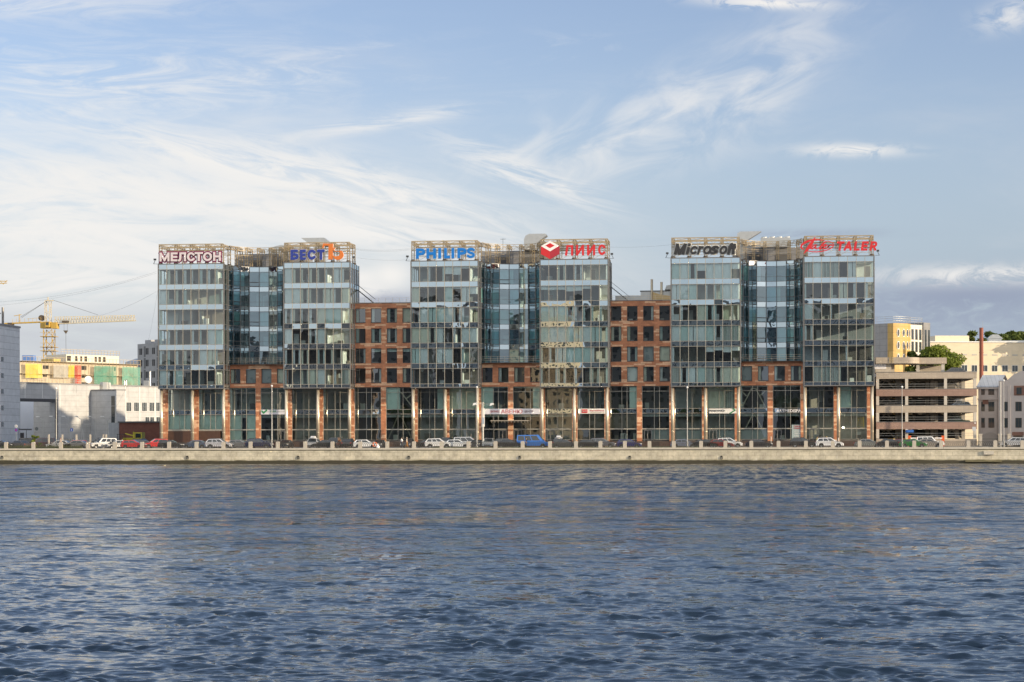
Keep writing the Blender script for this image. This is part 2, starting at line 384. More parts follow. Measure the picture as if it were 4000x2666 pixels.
    def vadd(a, c):
        n = t.nodes.new('ShaderNodeVectorMath'); n.operation = 'ADD'; t.links.new(a, n.inputs[0]); t.links.new(c, n.inputs[1]); return n.outputs[0]
    sp = t.nodes.new('ShaderNodeSeparateXYZ'); t.links.new(g.outputs['Position'], sp.inputs[0]); yy = sp.outputs[1]
    wind = mul(ramp(nz(.012, .05, 6, 4, .5), .32, .68, .55, 1.35), mul(ramp(nz(.06, .22, -5, 3, .4), .3, .7, .7, 1.3), ramp(yy, 235, 325, 1.0, .38)))
    fine = vsc(nzc(1.7, 6.0, 6, 5, .7, 3.0), mul(wind, ramp(yy, 30, 120, .78, WFINE)))
    midw = vadd(vsc(nzc(.30, .95, -7, 4, .6, 9.0), mul(wind, ramp(yy, 35, 110, .10, WMID))), vsc(nzc(.10, .32, 4, 3, .5, 21.0), mul(wind, ramp(yy, 60, 160, .0, WFAR))))
    midw = vadd(midw, vsc(nzc(1.1, .10, 2, 3, .4, 33.0), mul(wind, ramp(yy, 80, 220, .0, 1.3))))
    sw = t.nodes.new('ShaderNodeVectorMath'); sw.operation = 'MULTIPLY'; t.links.new(vadd(fine, midw), sw.inputs[0]); sw.inputs[1].default_value = (.8, 1.25, 0)
    # at grazing view only the wave faces turned to the viewer's bank stay in sight far out
    bi = t.nodes.new('ShaderNodeCombineXYZ'); t.links.new(mul(ramp(yy, 45, 200, -.02, -.155), ramp(yy, 245, 325, 1.0, .3)), bi.inputs[1]); sw2 = vadd(sw.outputs[0], bi.outputs[0])
    nn = t.nodes.new('ShaderNodeVectorMath'); nn.operation = 'NORMALIZE'; t.links.new(vadd(g.outputs['Normal'], sw2), nn.inputs[0])
    t.links.new(nn.outputs[0], b.inputs['Normal'])
    me.materials.append(m)
    o = bpy.data.objects.new('river', me); link(o); tag(o, 'dark blue rippled river in front of the quay', kind='structure')
make_river()

# ------------------------------------------------------------------ ground, road, pavements
m_ground = mat('packed_earth', (.16, .15, .12), .9, var=.25, scale=.3)
m_asph = mat('asphalt', (.055, .055, .06), .85, var=.2, scale=.8, bump=.004)
m_pave = mat('pavement_slabs', (.26, .25, .235), .85, var=.15, scale=1.2)
m_gran = mat('grey_granite', (.42, .385, .32), .75, var=.14, scale=2.2, bump=.004)
m_white = mat('road_paint', (.72, .72, .70), .7, var=.08)
m_grass = mat('lawn_green', (.07, .10, .022), .9, var=.35, scale=2.5)
def flat(name, x0, x1, y0, y1, z, m, label, z0=None, kind='structure'):
    b = MB()
    if z0 is None: b.face((x0, y0, z), (x1, y0, z), (x1, y1, z), (x0, y1, z))
    else: b.box(x0, x1, y0, y1, z0, z)
    o = b.build(name, m); tag(o, label, kind=kind); return o
ZR = 2.48
flat('ground', -3000, 3000, YQ + .6, 6000, ZR - .02, m_ground, 'flat city ground behind the embankment')
flat('road', -400, 300, YQ + 3.2, 351.2, ZR, m_asph, 'asphalt embankment road full of cars')
flat('car_park_asphalt', -190, -104.5, 351.7, 400, ZR - .008, m_asph, 'asphalt yard with parked cars left of the offices')
flat('quay_pavement', -400, 300, YQ + .62, YQ + 3.2, ZR + .13, m_pave, 'pavement along the river railing', z0=ZR - .5)
flat('building_pavement', -104.2, 300, 351.2, 355.6, ZR + .14, m_pave, 'pavement in front of the offices', z0=ZR - .5)
for i in range(40):
    x = -135 + i * 4.6
    flat('lane_marking', x, x + 1.8, 345.05, 345.2, ZR + .004, m_white, 'white dashed line along the road')
flat('lawn', -126, -112, YQ + 1.2, YQ + 3.0, ZR + .16, m_grass, 'strip of green grass behind the railing at the left', z0=ZR - .4)
flat('lawn', -52, -8, YQ + 1.6, YQ + 2.9, ZR + .15, m_grass, 'strip of green grass behind the railing at mid river', z0=ZR - .4)
flat('opposite_bank', -1500, 1500, -1500, -9, 1.6, m_ground, 'bank on the viewer side of the river', z0=-2)

# ------------------------------------------------------------------ quay wall
def quay_material():
    m = tiles('quay_granite', (.47, .425, .32), (.40, .365, .28), (.17, .15, .115), 1.75, .62, .7, 0,   .018, .42)
    t = m.node_tree; b = t.nodes['Principled BSDF']; src = b.inputs['Base Color'].links[0].from_socket
    g = t.nodes.new('ShaderNodeNewGeometry'); s = t.nodes.new('ShaderNodeSeparateXYZ'); t.links.new(g.outputs['Position'], s.inputs[0])
    def nz(sx, sz, det=5, seed=0):
        mp = t.nodes.new('ShaderNodeMapping'); mp.inputs['Scale'].default_value = (sx, 1, sz); mp.inputs['Location'].default_value = (seed, 0, 0); t.links.new(g.outputs['Position'], mp.inputs[0])
        n = t.nodes.new('ShaderNodeTexNoise'); n.inputs['Scale'].default_value = 1; n.inputs['Detail'].default_value = det; n.inputs['Roughness'].default_value = .7
        t.links.new(mp.outputs[0], n.inputs['Vector']); return n.outputs[0]
    def mr(x, a, c, lo=0., hi=1.):
        r = t.nodes.new('ShaderNodeMapRange'); r.interpolation_type = 'SMOOTHSTEP'; t.links.new(x, r.inputs['Value'])
        for k, v in (('From Min', a), ('From Max', c), ('To Min', lo), ('To Max', hi)): r.inputs[k].default_value = v
        return r.outputs[0]
    def ma(op, a, c):
        n = t.nodes.new('ShaderNodeMath'); n.operation = op; n.use_clamp = True
        for i, q in enumerate((a, c)):
            if isinstance(q, (int, float)): n.inputs[i].default_value = q
            else: t.links.new(q, n.inputs[i])
        return n.outputs[0]
    def mix(f, a, c):
        n = t.nodes.new('ShaderNodeMix'); n.data_type = 'RGBA'; t.links.new(f, n.inputs[0])
        for i, q in ((6, a), (7, c)):
            if isinstance(q, tuple): n.inputs[i].default_value = q
            else: t.links.new(q, n.inputs[i])
        return n.outputs[2]
    z = s.outputs[2]
    zz = t.nodes.new('ShaderNodeMath'); zz.operation = 'MULTIPLY_ADD'; t.links.new(nz(.35, 1.2, 6), zz.inputs[0]); zz.inputs[1].default_value = -.55; t.links.new(z, zz.inputs[2])
    olive = ma('MULTIPLY', mr(zz.outputs[0], .62, -.1), mr(nz(.12, .5, 4, 40), .35, .6, .25, 1.0))
    c1 = mix(ma('MULTIPLY', olive, .95), src, (.15, .14, .05, 1))
    lime = ma('MULTIPLY', mr(nz(1.3, .7, 5, 11), .56, .72), ma('MULTIPLY', mr(zz.outputs[0], .0, .2), mr(zz.outputs[0], 1.5, .5)))
    c2 = mix(ma('MULTIPLY', lime, .95), c1, (.55, .52, .46, 1))
    streak = ma('MULTIPLY', mr(nz(1.8, .16, 4, 5), .60, .75), .5)
    c3 = mix(streak, c2, (.46, .43, .36, 1))
    wet = mr(zz.outputs[0], .34, .18)
    c4 = mix(wet, c3, (.035, .03, .014, 1))
    # moss below the coping
    moss = ma('MULTIPLY', mr(z, 2.12, 2.2), mr(nz(.5, 2, 4, 23), .25, .5, .5, 1))
    c5 = mix(moss, c4, (.05, .046, .02, 1))
    t.links.new(c5, b.inputs['Base Color'])
    return m
mb = MB(); mb.use(quay_material())
mb.box(-420, 320, YQ, YQ + .6, -1.5, 2.3)
mb.use(m_gran); 
x = -420.0
while x < 320:
    mb.box(x + .012, x + 2.39, YQ - .10 + rnd.uniform(-.008, .008), YQ + .62, 2.303, 2.60); x += 2.4
qw = mb.build('quay_wall', None); tag(qw, 'long granite quay wall with algae stained foot along the water', 'quay wall')

# mooring rings
m_iron = mat('dark_cast_iron', (.055, .052, .045), .55, .3, var=.2, scale=6)
for u in (8, 732, 1165, 1597, 2030, 2460, 2818):
    p = at(u, 1788, YQ)
    t = thing('mooring_ring', {8: 'black mooring ring on the quay wall at its far left', 732: 'black mooring ring on the quay wall below the left brick plinth', 1165: 'black mooring ring on the quay wall below the blue and orange letters', 1597: 'black mooring ring on the quay wall below the two pedestrians', 2030: 'black mooring ring on the quay wall left of the blue minibus', 2460: 'black mooring ring on the quay wall below the deep blue hatchback', 2818: 'black mooring ring on the quay wall farthest to the right'}[u], 'mooring ring', (p.x, YQ, p.z), 'mooring rings on the quay wall')
    b = MB(); b.tube([(p.x + .22 * math.cos(a), YQ - .09, p.z - .04 + .22 * math.sin(a)) for a in [i * math.pi / 8 for i in range(17)]], .05, 6); b.build('ring', m_iron, t)
    b = MB(); b.box(p.x - .16, p.x + .16, YQ - .05, YQ - .001, p.z + .02, p.z + .3); b.build('wall_plate', m_iron, t)
mb = MB(); p = at(3842, 1763, YQ); mb.box(p.x, p.x + 1.6, YQ - .35, YQ - .002, p.z - .55, p.z + .0)
o = mb.build('stone_bracket', m_gran); tag(o, 'pale square stone block jutting from the quay wall at right', 'stone block')
mb = MB(); p = at(3850, 1799, YQ)
mb.box(p.x - 3.2, p.x + 2.5, YQ - .35, YQ - .002, p.z - .25, p.z)
o = mb.build('stone_ledge', mat('mossy_stone', (.12, .105, .055), .85, var=.35, scale=2.5)); tag(o, 'mossy stone ledge at the waterline at far right', 'stone ledge')

# ------------------------------------------------------------------ river railing
posts = [24.4, 131, 238.6, 344, 449, 555.5, 661, 768, 873, 979, 1085.5, 1192.6, 1299, 1407, 1513, 1617.6, 1725, 1830, 1935.7, 2041.7, 2148.5, 2250, 2345.4, 2441, 2537, 2632, 2738.5, 2833.7, 2934.8, 3041, 3148, 3253, 3357.7, 3464.5, 3570.8, 3676, 3782.6, 3887.6, 3992.7]
YP = YQ + .28
px_ = [ax(u, YP) for u in posts]; px_ = [px_[0] - 4.45] + px_ + [px_[-1] + 4.4]
rail = thing('embankment_railing', 'cast iron railing between granite posts along the quay', 'railing', (px_[20], YP, 2.6))
m_post = mat('granite_post_stone', (.40, .36, .30), .8, var=.12, scale=3, bump=.004)
for x in px_:
    b = MB(); ww, hh = .30, 1.08
    prof = [(-ww, 0), (ww, 0), (ww, hh - .14), (ww - .05, hh - .04), (ww - .14, hh), (-ww + .14, hh), (-ww + .05, hh - .04), (-ww, hh - .14)]
    b.prism(prof, YP - .24, YP + .26, lambda a, z, d: (x + a, d, 2.603 + z)); b.build('granite_post', m_post, rail)
m_rail = mat('railing_iron', (.085, .08, .07), .5, .4, var=.2, scale=5)
for x0, x1 in zip(px_, px_[1:]):
    a, c = x0 + .3, x1 - .3; b = MB()
    b.box(a, c, YP - .05, YP + .05, 3.50, 3.56); b.box(a, c, YP - .03, YP + .03, 3.36, 3.395); b.box(a, c, YP - .04, YP + .04, 2.70, 2.745)
    n = max(4, round((c - a) / .30))
    for k in range(n):
        xc = a + (c - a) * (k + .5) / n; hw = (c - a) / n * .46
        for sgn in (-1, 1):
            b.tube([(xc + sgn * hw * math.sin(q * math.pi), YP, 2.74 + .62 * q) for q in (0, .17, .33, .5, .67, .83, 1)], .034, 4, cap=False)
        if k: b.bar((a + (c - a) * k / n, YP, 3.39), (a + (c - a) * k / n, YP, 3.51), .02)
    b.build('railing_panel', m_rail, rail)
# ------------------------------------------------------------------ business centre: three glass-and-brick blocks and two brick links
g_win = glassmat('window_glass', .11, (.87, .98, 1.0), .010, .6)
g_dark = glassmat('spandrel_glass', .72, None, .009, .5, opaque=(.030, .034, .038), gcol=(.84, .95, 1))
g_bay = glassmat('bay_glass', .30, (.42, .64, .70), .008, .6, gcol=(.72, .88, .96))
g_shop = glassmat('shop_glass', .11, (.82, .93, .90), .003, .4)
m_mull = mat('mullion_metal', (.36, .335, .28), .45, .3, var=.08)
m_frame = mat('grey_frame_metal', (.17, .165, .16), .45, .3, var=.08)
m_dkframe = mat('dark_window_frame', (.05, .052, .055), .45, .2)
m_brick = tiles('red_stone_cladding', (.455, .185, .088), (.35, .138, .064), (.22, .10, .06), .62, .30, .6, 0, .01, .30, patch=((.62, .37, .22), 1.9, .73))
m_brown = mat('brown_polished_granite', (.075, .04, .027), .3, var=.25, scale=1.2)
m_steel = mat('brushed_steel', (.62, .53, .40), .30, .65, var=.06, scale=2)
m_in = [mat('office_wall_cream', (.50, .47, .40), .9), mat('office_wall_white', (.62, .62, .58), .9), mat('office_wall_grey', (.28, .29, .29), .9), mat('office_wall_dark', (.10, .09, .08), .9), mat('office_wall_brown', (.22, .18, .14), .9)]
m_floor = mat('office_floor', (.14, .13, .12), .7); m_ceil = mat('office_ceiling', (.60, .60, .57), .9)
m_core = mat('pale_render', (.45, .42, .37), .85)
m_roof = mat('roof_felt', (.10, .10, .10), .9)
m_cur = [mat('curtain_white', (.84, .86, .82), .9, var=.05), mat('curtain_cream', (.80, .78, .64), .9, var=.05), mat('curtain_green', (.66, .76, .70), .9, var=.05), mat('curtain_grey', (.40, .42, .41), .9, var=.05)]
m_str = mat('curtain_striped', (.5, .5, .45), .9)
def _stripe():
    t = m_str.node_tree; b = t.nodes['Principled BSDF']; g = t.nodes.new('ShaderNodeNewGeometry'); s = t.nodes.new('ShaderNodeSeparateXYZ'); t.links.new(g.outputs['Position'], s.inputs[0])
    n = t.nodes.new('ShaderNodeTexNoise'); n.noise_dimensions = '1D'; n.inputs['Scale'].default_value = 4.5; n.inputs['Detail'].default_value = 0; t.links.new(s.outputs[0], n.inputs['W'])
    r = t.nodes.new('ShaderNodeValToRGB'); r.color_ramp.interpolation = 'CONSTANT'; el = r.color_ramp.elements
    el[0].color = (.60, .62, .55, 1); el[1].position = .42; el[1].color = (.30, .12, .10, 1)
    for p, c in ((.47, (.6, .62, .56, 1)), (.53, (.12, .25, .18, 1)), (.58, (.5, .45, .42, 1)), (.64, (.66, .66, .6, 1))): e = el.new(p); e.color = c
    t.links.new(n.outputs[0], r.inputs[0]); t.links.new(r.outputs[0], b.inputs['Base Color'])
_stripe()
m_truss = mat('cream_truss_paint', (.34, .27, .17), .5, .2, var=.1)
m_foot = mat('rusty_base', (.09, .07, .05), .8)
m_pent = tiles('grey_sheet_cladding', (.22, .22, .225), (.20, .20, .205), (.14, .14, .14), 8, .35, .6, 0, .02, .12)
m_duct = mat('galvanised_duct', (.50, .50, .48), .35, .7, var=.1)

Z0T, Z1T = 12.95, 34.95
TX = [-103.35 + 22.57 * i for i in range(6)]; TW = 11.96
KX = [-103.17 + 5.635 * k for k in range(24)]
FL = [(31.4 - 3.55 * i, 34.05 - 3.55 * i) for i in range(6)]       # window band bottoms and tops

def curtain(x0, x1, y, z0, z1, m, parent, vx=True):
    n = max(4, int((x1 - x0) / .09)); v = []; f = []
    for i in range(n + 1):
        xx = x0 + (x1 - x0) * i / n; yy = y + (.05 if i % 2 else -.02) + rnd.uniform(-.015, .015)
        v += [(xx, yy, z0), (xx, yy, z1)]
        if i: f.append((2 * i - 2, 2 * i, 2 * i + 1, 2 * i - 1))
    b = MB(); b.idx(v, f); b.build('curtain', m, parent, smooth=True)
def blind(x0, x1, y, z0, z1, m, parent):
    b = MB(); b.box(x0, x1, y, y + .02, z0, z1); b.build('blind', m, parent)
def pane(b, x0, x1, y, z0, z1, tilt=.009):
    q = [rnd.uniform(-tilt, tilt) for _ in range(3)]
    b.face((x0, y + q[0], z0), (x1, y + q[1], z0), (x1, y + q[1] + q[2], z1), (x0, y + q[0] + q[2], z1))

CURT = [
 ["llllllll", "Flll...r", "l.......", "lll.llFF", "lllllFFl", "FhF....."],
 ["FlllllFl", "FFhlrFlF", "hlllFFFr", "F..hF...", "lhh.hrr.", "l.hFF.lS"],
 ["l.lrBBb.", "F...FbFB", ".FFFFhl.", "FFhF.lFF", "FF.FF.l.", "........"],
 ["..h.h..r", "bbbbbb..", "FFFhllll", "FFFFFFFh", "lhFFFFlr", "lrh.lrhr"],
 ["FFhBFFFb", "FFF.lhFF", "ll.Fhl.h", "FFFFFhSS", "l...bbbb", "ShFFShFF"],
 ["SFSS.F.r", "l..lFr.l", "F..l....", "h......r", "....r..r", ".SSSl..l"]]
def glass_tower(i, root):
    x0, x1 = TX[i], TX[i] + TW; nm = 8; fw = .16; mw = (x1 - x0 - 2 * fw) / nm
    yb = D + 8.2
    b = MB(); b.use(m_frame)
    b.box(x0, x0 + fw, D - .10, D + .25, Z0T, Z1T + .12); b.box(x1 - fw, x1, D - .10, D + .25, Z0T, Z1T + .12)
    b.box(x0 + fw, x1 - fw, D - .10, D + .25, Z0T, Z0T + .16); b.box(x0 + fw, x1 - fw, D - .10, D + .25, Z1T - .02, Z1T + .12)
    b.use(m_mull)
    for k in range(1, nm): b.box(x0 + fw + mw * k - .04, x0 + fw + mw * k + .04, D - .06, D + .15, Z0T + .161, Z1T - .021)
    for a, c in FL:
        for z in (a, c):
            for k in range(nm): b.box(x0 + fw + mw * k + .041, x0 + fw + mw * (k + 1) - .041, D - .045, D + .12, z - .03, z + .03)
    # side frames and floors
    b.use(m_frame)
    for xs in (x0, x1 - .14):
        for yy in (D + 2.0, D + 3.8, D + 5.9, yb - .15): b.box(xs - .02 if xs == x0 else xs + .02, xs + .12 if xs == x0 else xs + .16, yy, yy + .1, Z0T, Z1T)
        for a, c in FL:
            for z in (a, c): b.box(xs - .01 if xs == x0 else xs + .01, xs + .13 if xs == x0 else xs + .15, D + .26, yb, z - .03, z + .03)
    b.use(m_roof); b.box(x0 + .2, x1 - .2, D + .26, yb, Z1T - .35, Z1T - .05)
    b.use(m_core); b.box(x0 + .2, x1 - .2, yb, yb + .3, ZR, Z1T - .3); b.box(x0 + 2.6, x1 - (.6 if i == 5 else 2.6), yb + .3, D + (40.5 if i > 3 else 19), ZR, Z1T - .3)
    b.use(m_frame); b.box(x0 + .15, x1 - .15, D + .05, B - .01, Z0T - .03, Z0T + .15)
    tw = b.build('glass_tower', None, root)
    # interior: floors, ceilings, back walls, partitions
    b = MB()
    for j, (a, c) in enumerate(FL):
        b.use(m_ceil); b.box(x0 + .2, x1 - .2, D + .5, yb - .02, c + .06, c + .5)
        b.use(m_floor); b.box(x0 + .2, x1 - .2, D + .3, yb - .02, a - .35, a - .04)
        cuts = sorted(rnd.sample(range(1, 8), rnd.choice((1, 2, 2, 3)))); edges = [0] + cuts + [8]
        for e0, e1 in zip(edges, edges[1:]):
            xa, xb = x0 + fw + mw * e0, x0 + fw + mw * e1; dep = rnd.choice((3.2, 4.5, 5.5, 6.8))
            b.use(rnd.choice([m_in[0], m_in[1], m_in[1], m_in[2], m_in[2], m_in[3], m_in[4]] if j < 4 else [m_in[0], m_in[2], m_in[3], m_in[3], m_in[4]])); b.box(xa + .06, xb - .06, D + dep, D + dep + .1, a - .04, c + .06)
            b.use(m_in[1]); 
            if e1 < 8: b.box(xb - .05, xb + .05, D + .6, yb - .03, a - .04, c + .06)
            for _ in range(rnd.choice((1, 2, 3))):        # built-in cupboards and counters
                xc = rnd.uniform(xa + .3, max(xa + .35, xb - 1.2)); ww = rnd.uniform(.5, 1.1); hh = rnd.choice((.75, .75, 1.2, 2.0)); yy = D + rnd.uniform(.9, dep - .7)
                b.use(rnd.choice([m_in[1], m_in[3], m_in[4], m_in[0]])); b.box(xc, xc + ww, yy, yy + .5, a - .04, a - .04 + hh)
    b.build('office_interior', None, tw)
    for j, (a, c) in enumerate(FL):
        for k in range(nm):
            xa, xb = x0 + fw + mw * k + .041, x0 + fw + mw * (k + 1) - .041
            b = MB(); pane(b, xa, xb, D + .02, a + .03, c - .03); b.build('window', g_win, tw)
            s = CURT[i][j][k]; y = D + .42; W_ = xb - xa; cm = rnd.choice([m_cur[0], m_cur[0], m_cur[1], m_cur[2]])
            if s == 'F':
                if rnd.random() < .3: g0 = rnd.uniform(.4, .85); curtain(xa, xa + W_ * (g0 - .04), y, a, c, cm, tw); curtain(xa + W_ * (g0 + .05), xb, y, a, c, cm, tw)
                else: curtain(xa, xb, y, a, c, cm, tw)
            elif s == 'l': curtain(xa, xa + W_ * rnd.uniform(.18, .36), y, a, c, cm, tw)
            elif s == 'r': curtain(xb - W_ * rnd.uniform(.18, .36), xb, y, a, c, cm, tw)
            elif s == 'h': curtain(xa, xa + W_ * .24, y, a, c, cm, tw); curtain(xb - W_ * .28, xb, y, a, c, cm, tw)
            elif s == 'B': blind(xa, xb, y, a + (c - a) * rnd.uniform(.42, .55), c, m_cur[0], tw)
            elif s == 'b': blind(xa, xb, y, c - (c - a) * rnd.uniform(.12, .42), c, m_cur[0], tw)
            elif s == 'S': curtain(xa, xb, y, a, c, m_str, tw)
    bands = [(FL[0][1] + .03, Z1T - .02)] + [(FL[j + 1][1] + .03, FL[j][0] - .03) for j in range(5)] + [(Z0T + .16, FL[5][0] - .03)]
    for z0, z1 in bands:
        b = MB()
        for k in range(nm): pane(b, x0 + fw + mw * k + .041, x0 + fw + mw * (k + 1) - .041, D + .03, z0, z1, .004)
        b.build('spandrel_band', g_dark, tw)
    for xs in (x0 + .05, x1 - .05):
        b = MB()
        for ya, yc in ((D + .26, D + 2.0), (D + 2.1, D + 3.8), (D + 3.9, D + 5.9), (D + 6.0, yb - .15)):
            for a, c in FL:
                for z0, z1, mm in ((a + .03, c - .03, g_win), (c + .03, c + .87, g_dark)):
                    b.use(mm); q = rnd.uniform(-.004, .004)
                    b.face((xs + q, ya, z0), (xs - q, yc, z0), (xs - q, yc, z1), (xs + q, ya, z1))
        b.build('side_glazing', None, tw)
    return tw

def truss_frame(i, root):
    x0, x1 = TX[i] + .15, TX[i] + TW - .15; zt = 38.45; b = MB(); b.use(m_truss)
    w_ = .46; ys = (D + .35, D + 5.2)
    for yy in ys:
        for j in range(5):
            xx = x0 + .25 + (x1 - x0 - .5) * j / 4
            b.lattice((xx, yy, Z1T + .35), (xx, yy, zt), w_, .045, .55)
            b.use(m_foot); b.lathe((xx, yy, Z1T - .04), [(.42, 0), (.42, .22), (.3, .42)], 8); b.use(m_truss)
        for z in (zt, zt - .62): b.box(x0, x1, yy - .29, yy - .21, z - .075, z + .075)
        n = 18
        for k in range(n):
            xa, xb = x0 + (x1 - x0) * k / n, x0 + (x1 - x0) * (k + 1) / n
            b.bar((xa, yy - .25, zt - .62 if k % 2 else zt), (xb, yy - .25, zt if k % 2 else zt - .62), .032)
        b.lattice((x0, yy, zt - 1.35), (x1, yy, zt - 1.35), .4, .035, .6)
        for z in (36.0, 37.0): b.bar((x0, yy - .26, z), (x1, yy - .26, z), .028)
    for j in range(5):
        xx = x0 + .25 + (x1 - x0 - .5) * j / 4
        b.lattice((xx, ys[0], zt - .3), (xx, ys[1], zt - .3), .5, .04, .6)
    for j in range(4):
        xa = x0 + .25 + (x1 - x0 - .5) * j / 4; xb = x0 + .25 + (x1 - x0 - .5) * (j + 1) / 4
        b.bar((xa, ys[0], zt), (xb, ys[1], zt), .035); b.bar((xa, ys[1], zt), (xb, ys[0], zt), .035)
        b.bar((xa, ys[1], 35.4), (xb, ys[1], zt - 1.5), .03)
    b.build('roof_truss', None, root)

def curved_bay(i, root):
    """concave glass bay between tower i and i+1 (i even), with its curved truss"""
    xa, xb = TX[i] + TW + .03, TX[i + 1] - .03; xm = (xa + xb) / 2; ch = (xb - xa) / 2
    ya = D + 3.0; sg = 4.9; Rr = (ch * ch + sg * sg) / (2 * sg); yc = ya + sg - Rr; ph = math.asin(min(1, ch / Rr)); ph = ph if sg < Rr else math.pi - ph
    zb, zt = 17.35, Z1T + .0; n = 9
    P = [(xm + Rr * math.sin(-ph + 2 * ph * k / n), yc + Rr * math.cos(-ph + 2 * ph * k / n)) for k in range(n + 1)]
    fl = [(31.4 - 3.55 * j, 34.05 - 3.55 * j) for j in range(5)]
    b = MB(); b.use(m_frame)
    for (x, y) in P: b.box(x - .05, x + .05, y - .08, y + .06, zb, zt)
    def strip(z0, z1, off0=-.05, off1=.06):
        for (p, q) in zip(P, P[1:]):
            nx, ny = (p[1] - q[1]), (q[0] - p[0]); L = math.hypot(nx, ny); nx, ny = -nx / L, -ny / L
            pts = [(p[0] - nx * off1, p[1] - ny * off1), (q[0] - nx * off1, q[1] - ny * off1), (q[0] - nx * off0, q[1] - ny * off0), (p[0] - nx * off0, p[1] - ny * off0)]
            v = [(a, c, z0) for a, c in pts] + [(a, c, z1) for a, c in pts]
            b.idx(v, [(0, 3, 2, 1), (4, 5, 6, 7), (0, 1, 5, 4), (1, 2, 6, 5), (2, 3, 7, 6), (3, 0, 4, 7)])
    for a, c in fl: strip(a - .035, a + .035); strip(c - .035, c + .035); strip(a + .80, a + .85)
    strip(zt - .05, zt + .06, -.08, .1)
    b.use(m_roof); b.idx([(x, y + .12, zt - .3) for x, y in P] + [(xb, D + 14, zt - .3), (xa, D + 14, zt - .3)], [tuple(range(n + 3))])
    b.use(m_core); b.box(xa - 2, xb + 2, D + 13, D + (40.4 if i > 3 else 18.9), ZR, Z1T - .4)
    b.use(m_core); b.idx([(x, y, zb - .01) for x, y in P] + [(xb, B + .3, zb - .01), (xa, B + .3, zb - .01)], [tuple(range(n + 3))])
    bay = b.build('curved_bay', None, root)
    b = MB()
    for a, c in fl:
        b.use(m_ceil); b.box(xa + .5, xb - .5, D + 8.3, D + 13, c + .05, c + .45)
        b.use(m_floor); b.box(xa + .5, xb - .5, D + 8.3, D + 13, a - .4, a - .05)
    b.use(m_in[2]); b.box(xa, xb, D + 11.2, D + 11.3, zb, zt - .4)
    for _ in range(14):
        a, c = rnd.choice(fl); x = rnd.uniform(xa + 2, xb - 3); b.use(rnd.choice(m_in)); b.box(x, x + rnd.uniform(.6, 1.6), D + 9.2, D + 9.4, a, a + rnd.uniform(1, 2.5))
    b.build('bay_interior', None, bay)
    for j, (a, c) in enumerate(fl):
        for k in range(n):
            p, q = P[k], P[k + 1]; b = MB(); tl = [rnd.uniform(-.012, .012) for _ in range(3)]
            def quad(z0, z1):
                b.face((p[0], p[1] + tl[0], z0), (q[0], q[1] + tl[1], z0), (q[0], q[1] + tl[1] + tl[2], z1), (p[0], p[1] + tl[0] + tl[2], z1))
            quad(a + .035, c - .035)
            o = b.build('bay_window', g_bay, bay)
            if k in (1, 3, 6, 7) and rnd.random() < .75:
                zt_ = a + .80; b = MB(); e = .05
                for z0, z1 in ((a + .04, a + .13), (zt_ - .09, zt_ + .02)):
                    b.idx([(p[0], p[1] - e, z0), (q[0], q[1] - e, z0), (q[0], q[1] + e, z0), (p[0], p[1] + e, z0), (p[0], p[1] - e, z1), (q[0], q[1] - e, z1), (q[0], q[1] + e, z1), (p[0], p[1] + e, z1)],
                          [(0, 3, 2, 1), (4, 5, 6, 7), (0, 1, 5, 4), (1, 2, 6, 5), (2, 3, 7, 6), (3, 0, 4, 7)])
                b.build('vent_sash', m_dkframe, bay)
            if rnd.random() < .45:
                y_ = .35; b = MB(); t0, t1 = (0, rnd.choice((.4, 1, 1)))
                X0, Y0 = p[0] + (q[0] - p[0]) * t0, p[1] + (q[1] - p[1]) * t0; X1, Y1 = p[0] + (q[0] - p[0]) * t1, p[1] + (q[1] - p[1]) * t1
                b.face((X0, Y0 + y_, a), (X1, Y1 + y_, a), (X1, Y1 + y_, c), (X0, Y0 + y_, c)); b.build('curtain', rnd.choice(m_cur), bay)
    zs = [(fl[j][0], fl[j][1]) for j in range(5)]
    bands = [(fl[0][1] + .035, zt - .05)] + [(fl[j + 1][1] + .035, fl[j][0] - .035) for j in range(4)]
    for z0, z1 in bands:
        b = MB()
        for k in range(n):
            p, q = P[k], P[k + 1]; t0 = rnd.uniform(-.008, .008)
            b.face((p[0], p[1], z0), (q[0], q[1], z0), (q[0], q[1] + t0, z1), (p[0], p[1] + t0, z1))
        b.build('bay_spandrel', g_dark, bay)
    # curved truss on the bay roof
    b = MB(); b.use(m_truss); ztt = 38.45
    m = 7; Q = [(xm + (Rr - .1) * math.sin(-ph + 2 * ph * k / m), yc + (Rr - .1) * math.cos(-ph + 2 * ph * k / m) + .6) for k in range(m + 1)]
    Q2 = [(xm + (Rr - .1) * math.sin(-ph + 2 * ph * k / 28), yc + (Rr - .1) * math.cos(-ph + 2 * ph * k / 28) + .6) for k in range(29)]
    for dy in (0, 3.6):
        for (x, y) in Q[1:-1]:
            b.lattice((x, y + dy, Z1T + .2), (x, y + dy, ztt), .44, .045, .55)
            b.use(m_foot); b.lathe((x, y + dy, Z1T - .2), [(.4, 0), (.4, .3), (.28, .5)], 8); b.use(m_truss)
        for z in (ztt, ztt - .62, 37.0, 36.2): b.tube([(x, y - .1 + dy, z) for x, y in Q2], .05 if z > 37.5 else .03, 4)
        for k in range(28): b.bar((Q2[k][0], Q2[k][1] - .1 + dy, ztt - (.62 if k % 2 else 0)), (Q2[k + 1][0], Q2[k + 1][1] - .1 + dy, ztt - (0 if k % 2 else .62)), .032)
    for (x, y) in Q: b.lattice((x, y, ztt - .3), (x, y + 3.6, ztt - .3), .5, .04, .6)
    b.build('curved_truss', None, root)
    # terrace railing in front of the bay
    b = MB()
    for k in range(9): x = xa + .25 + (xb - xa - .5) * k / 8; b.bar((x, B + .25, 17.4), (x, B + .25, 18.5), .03)
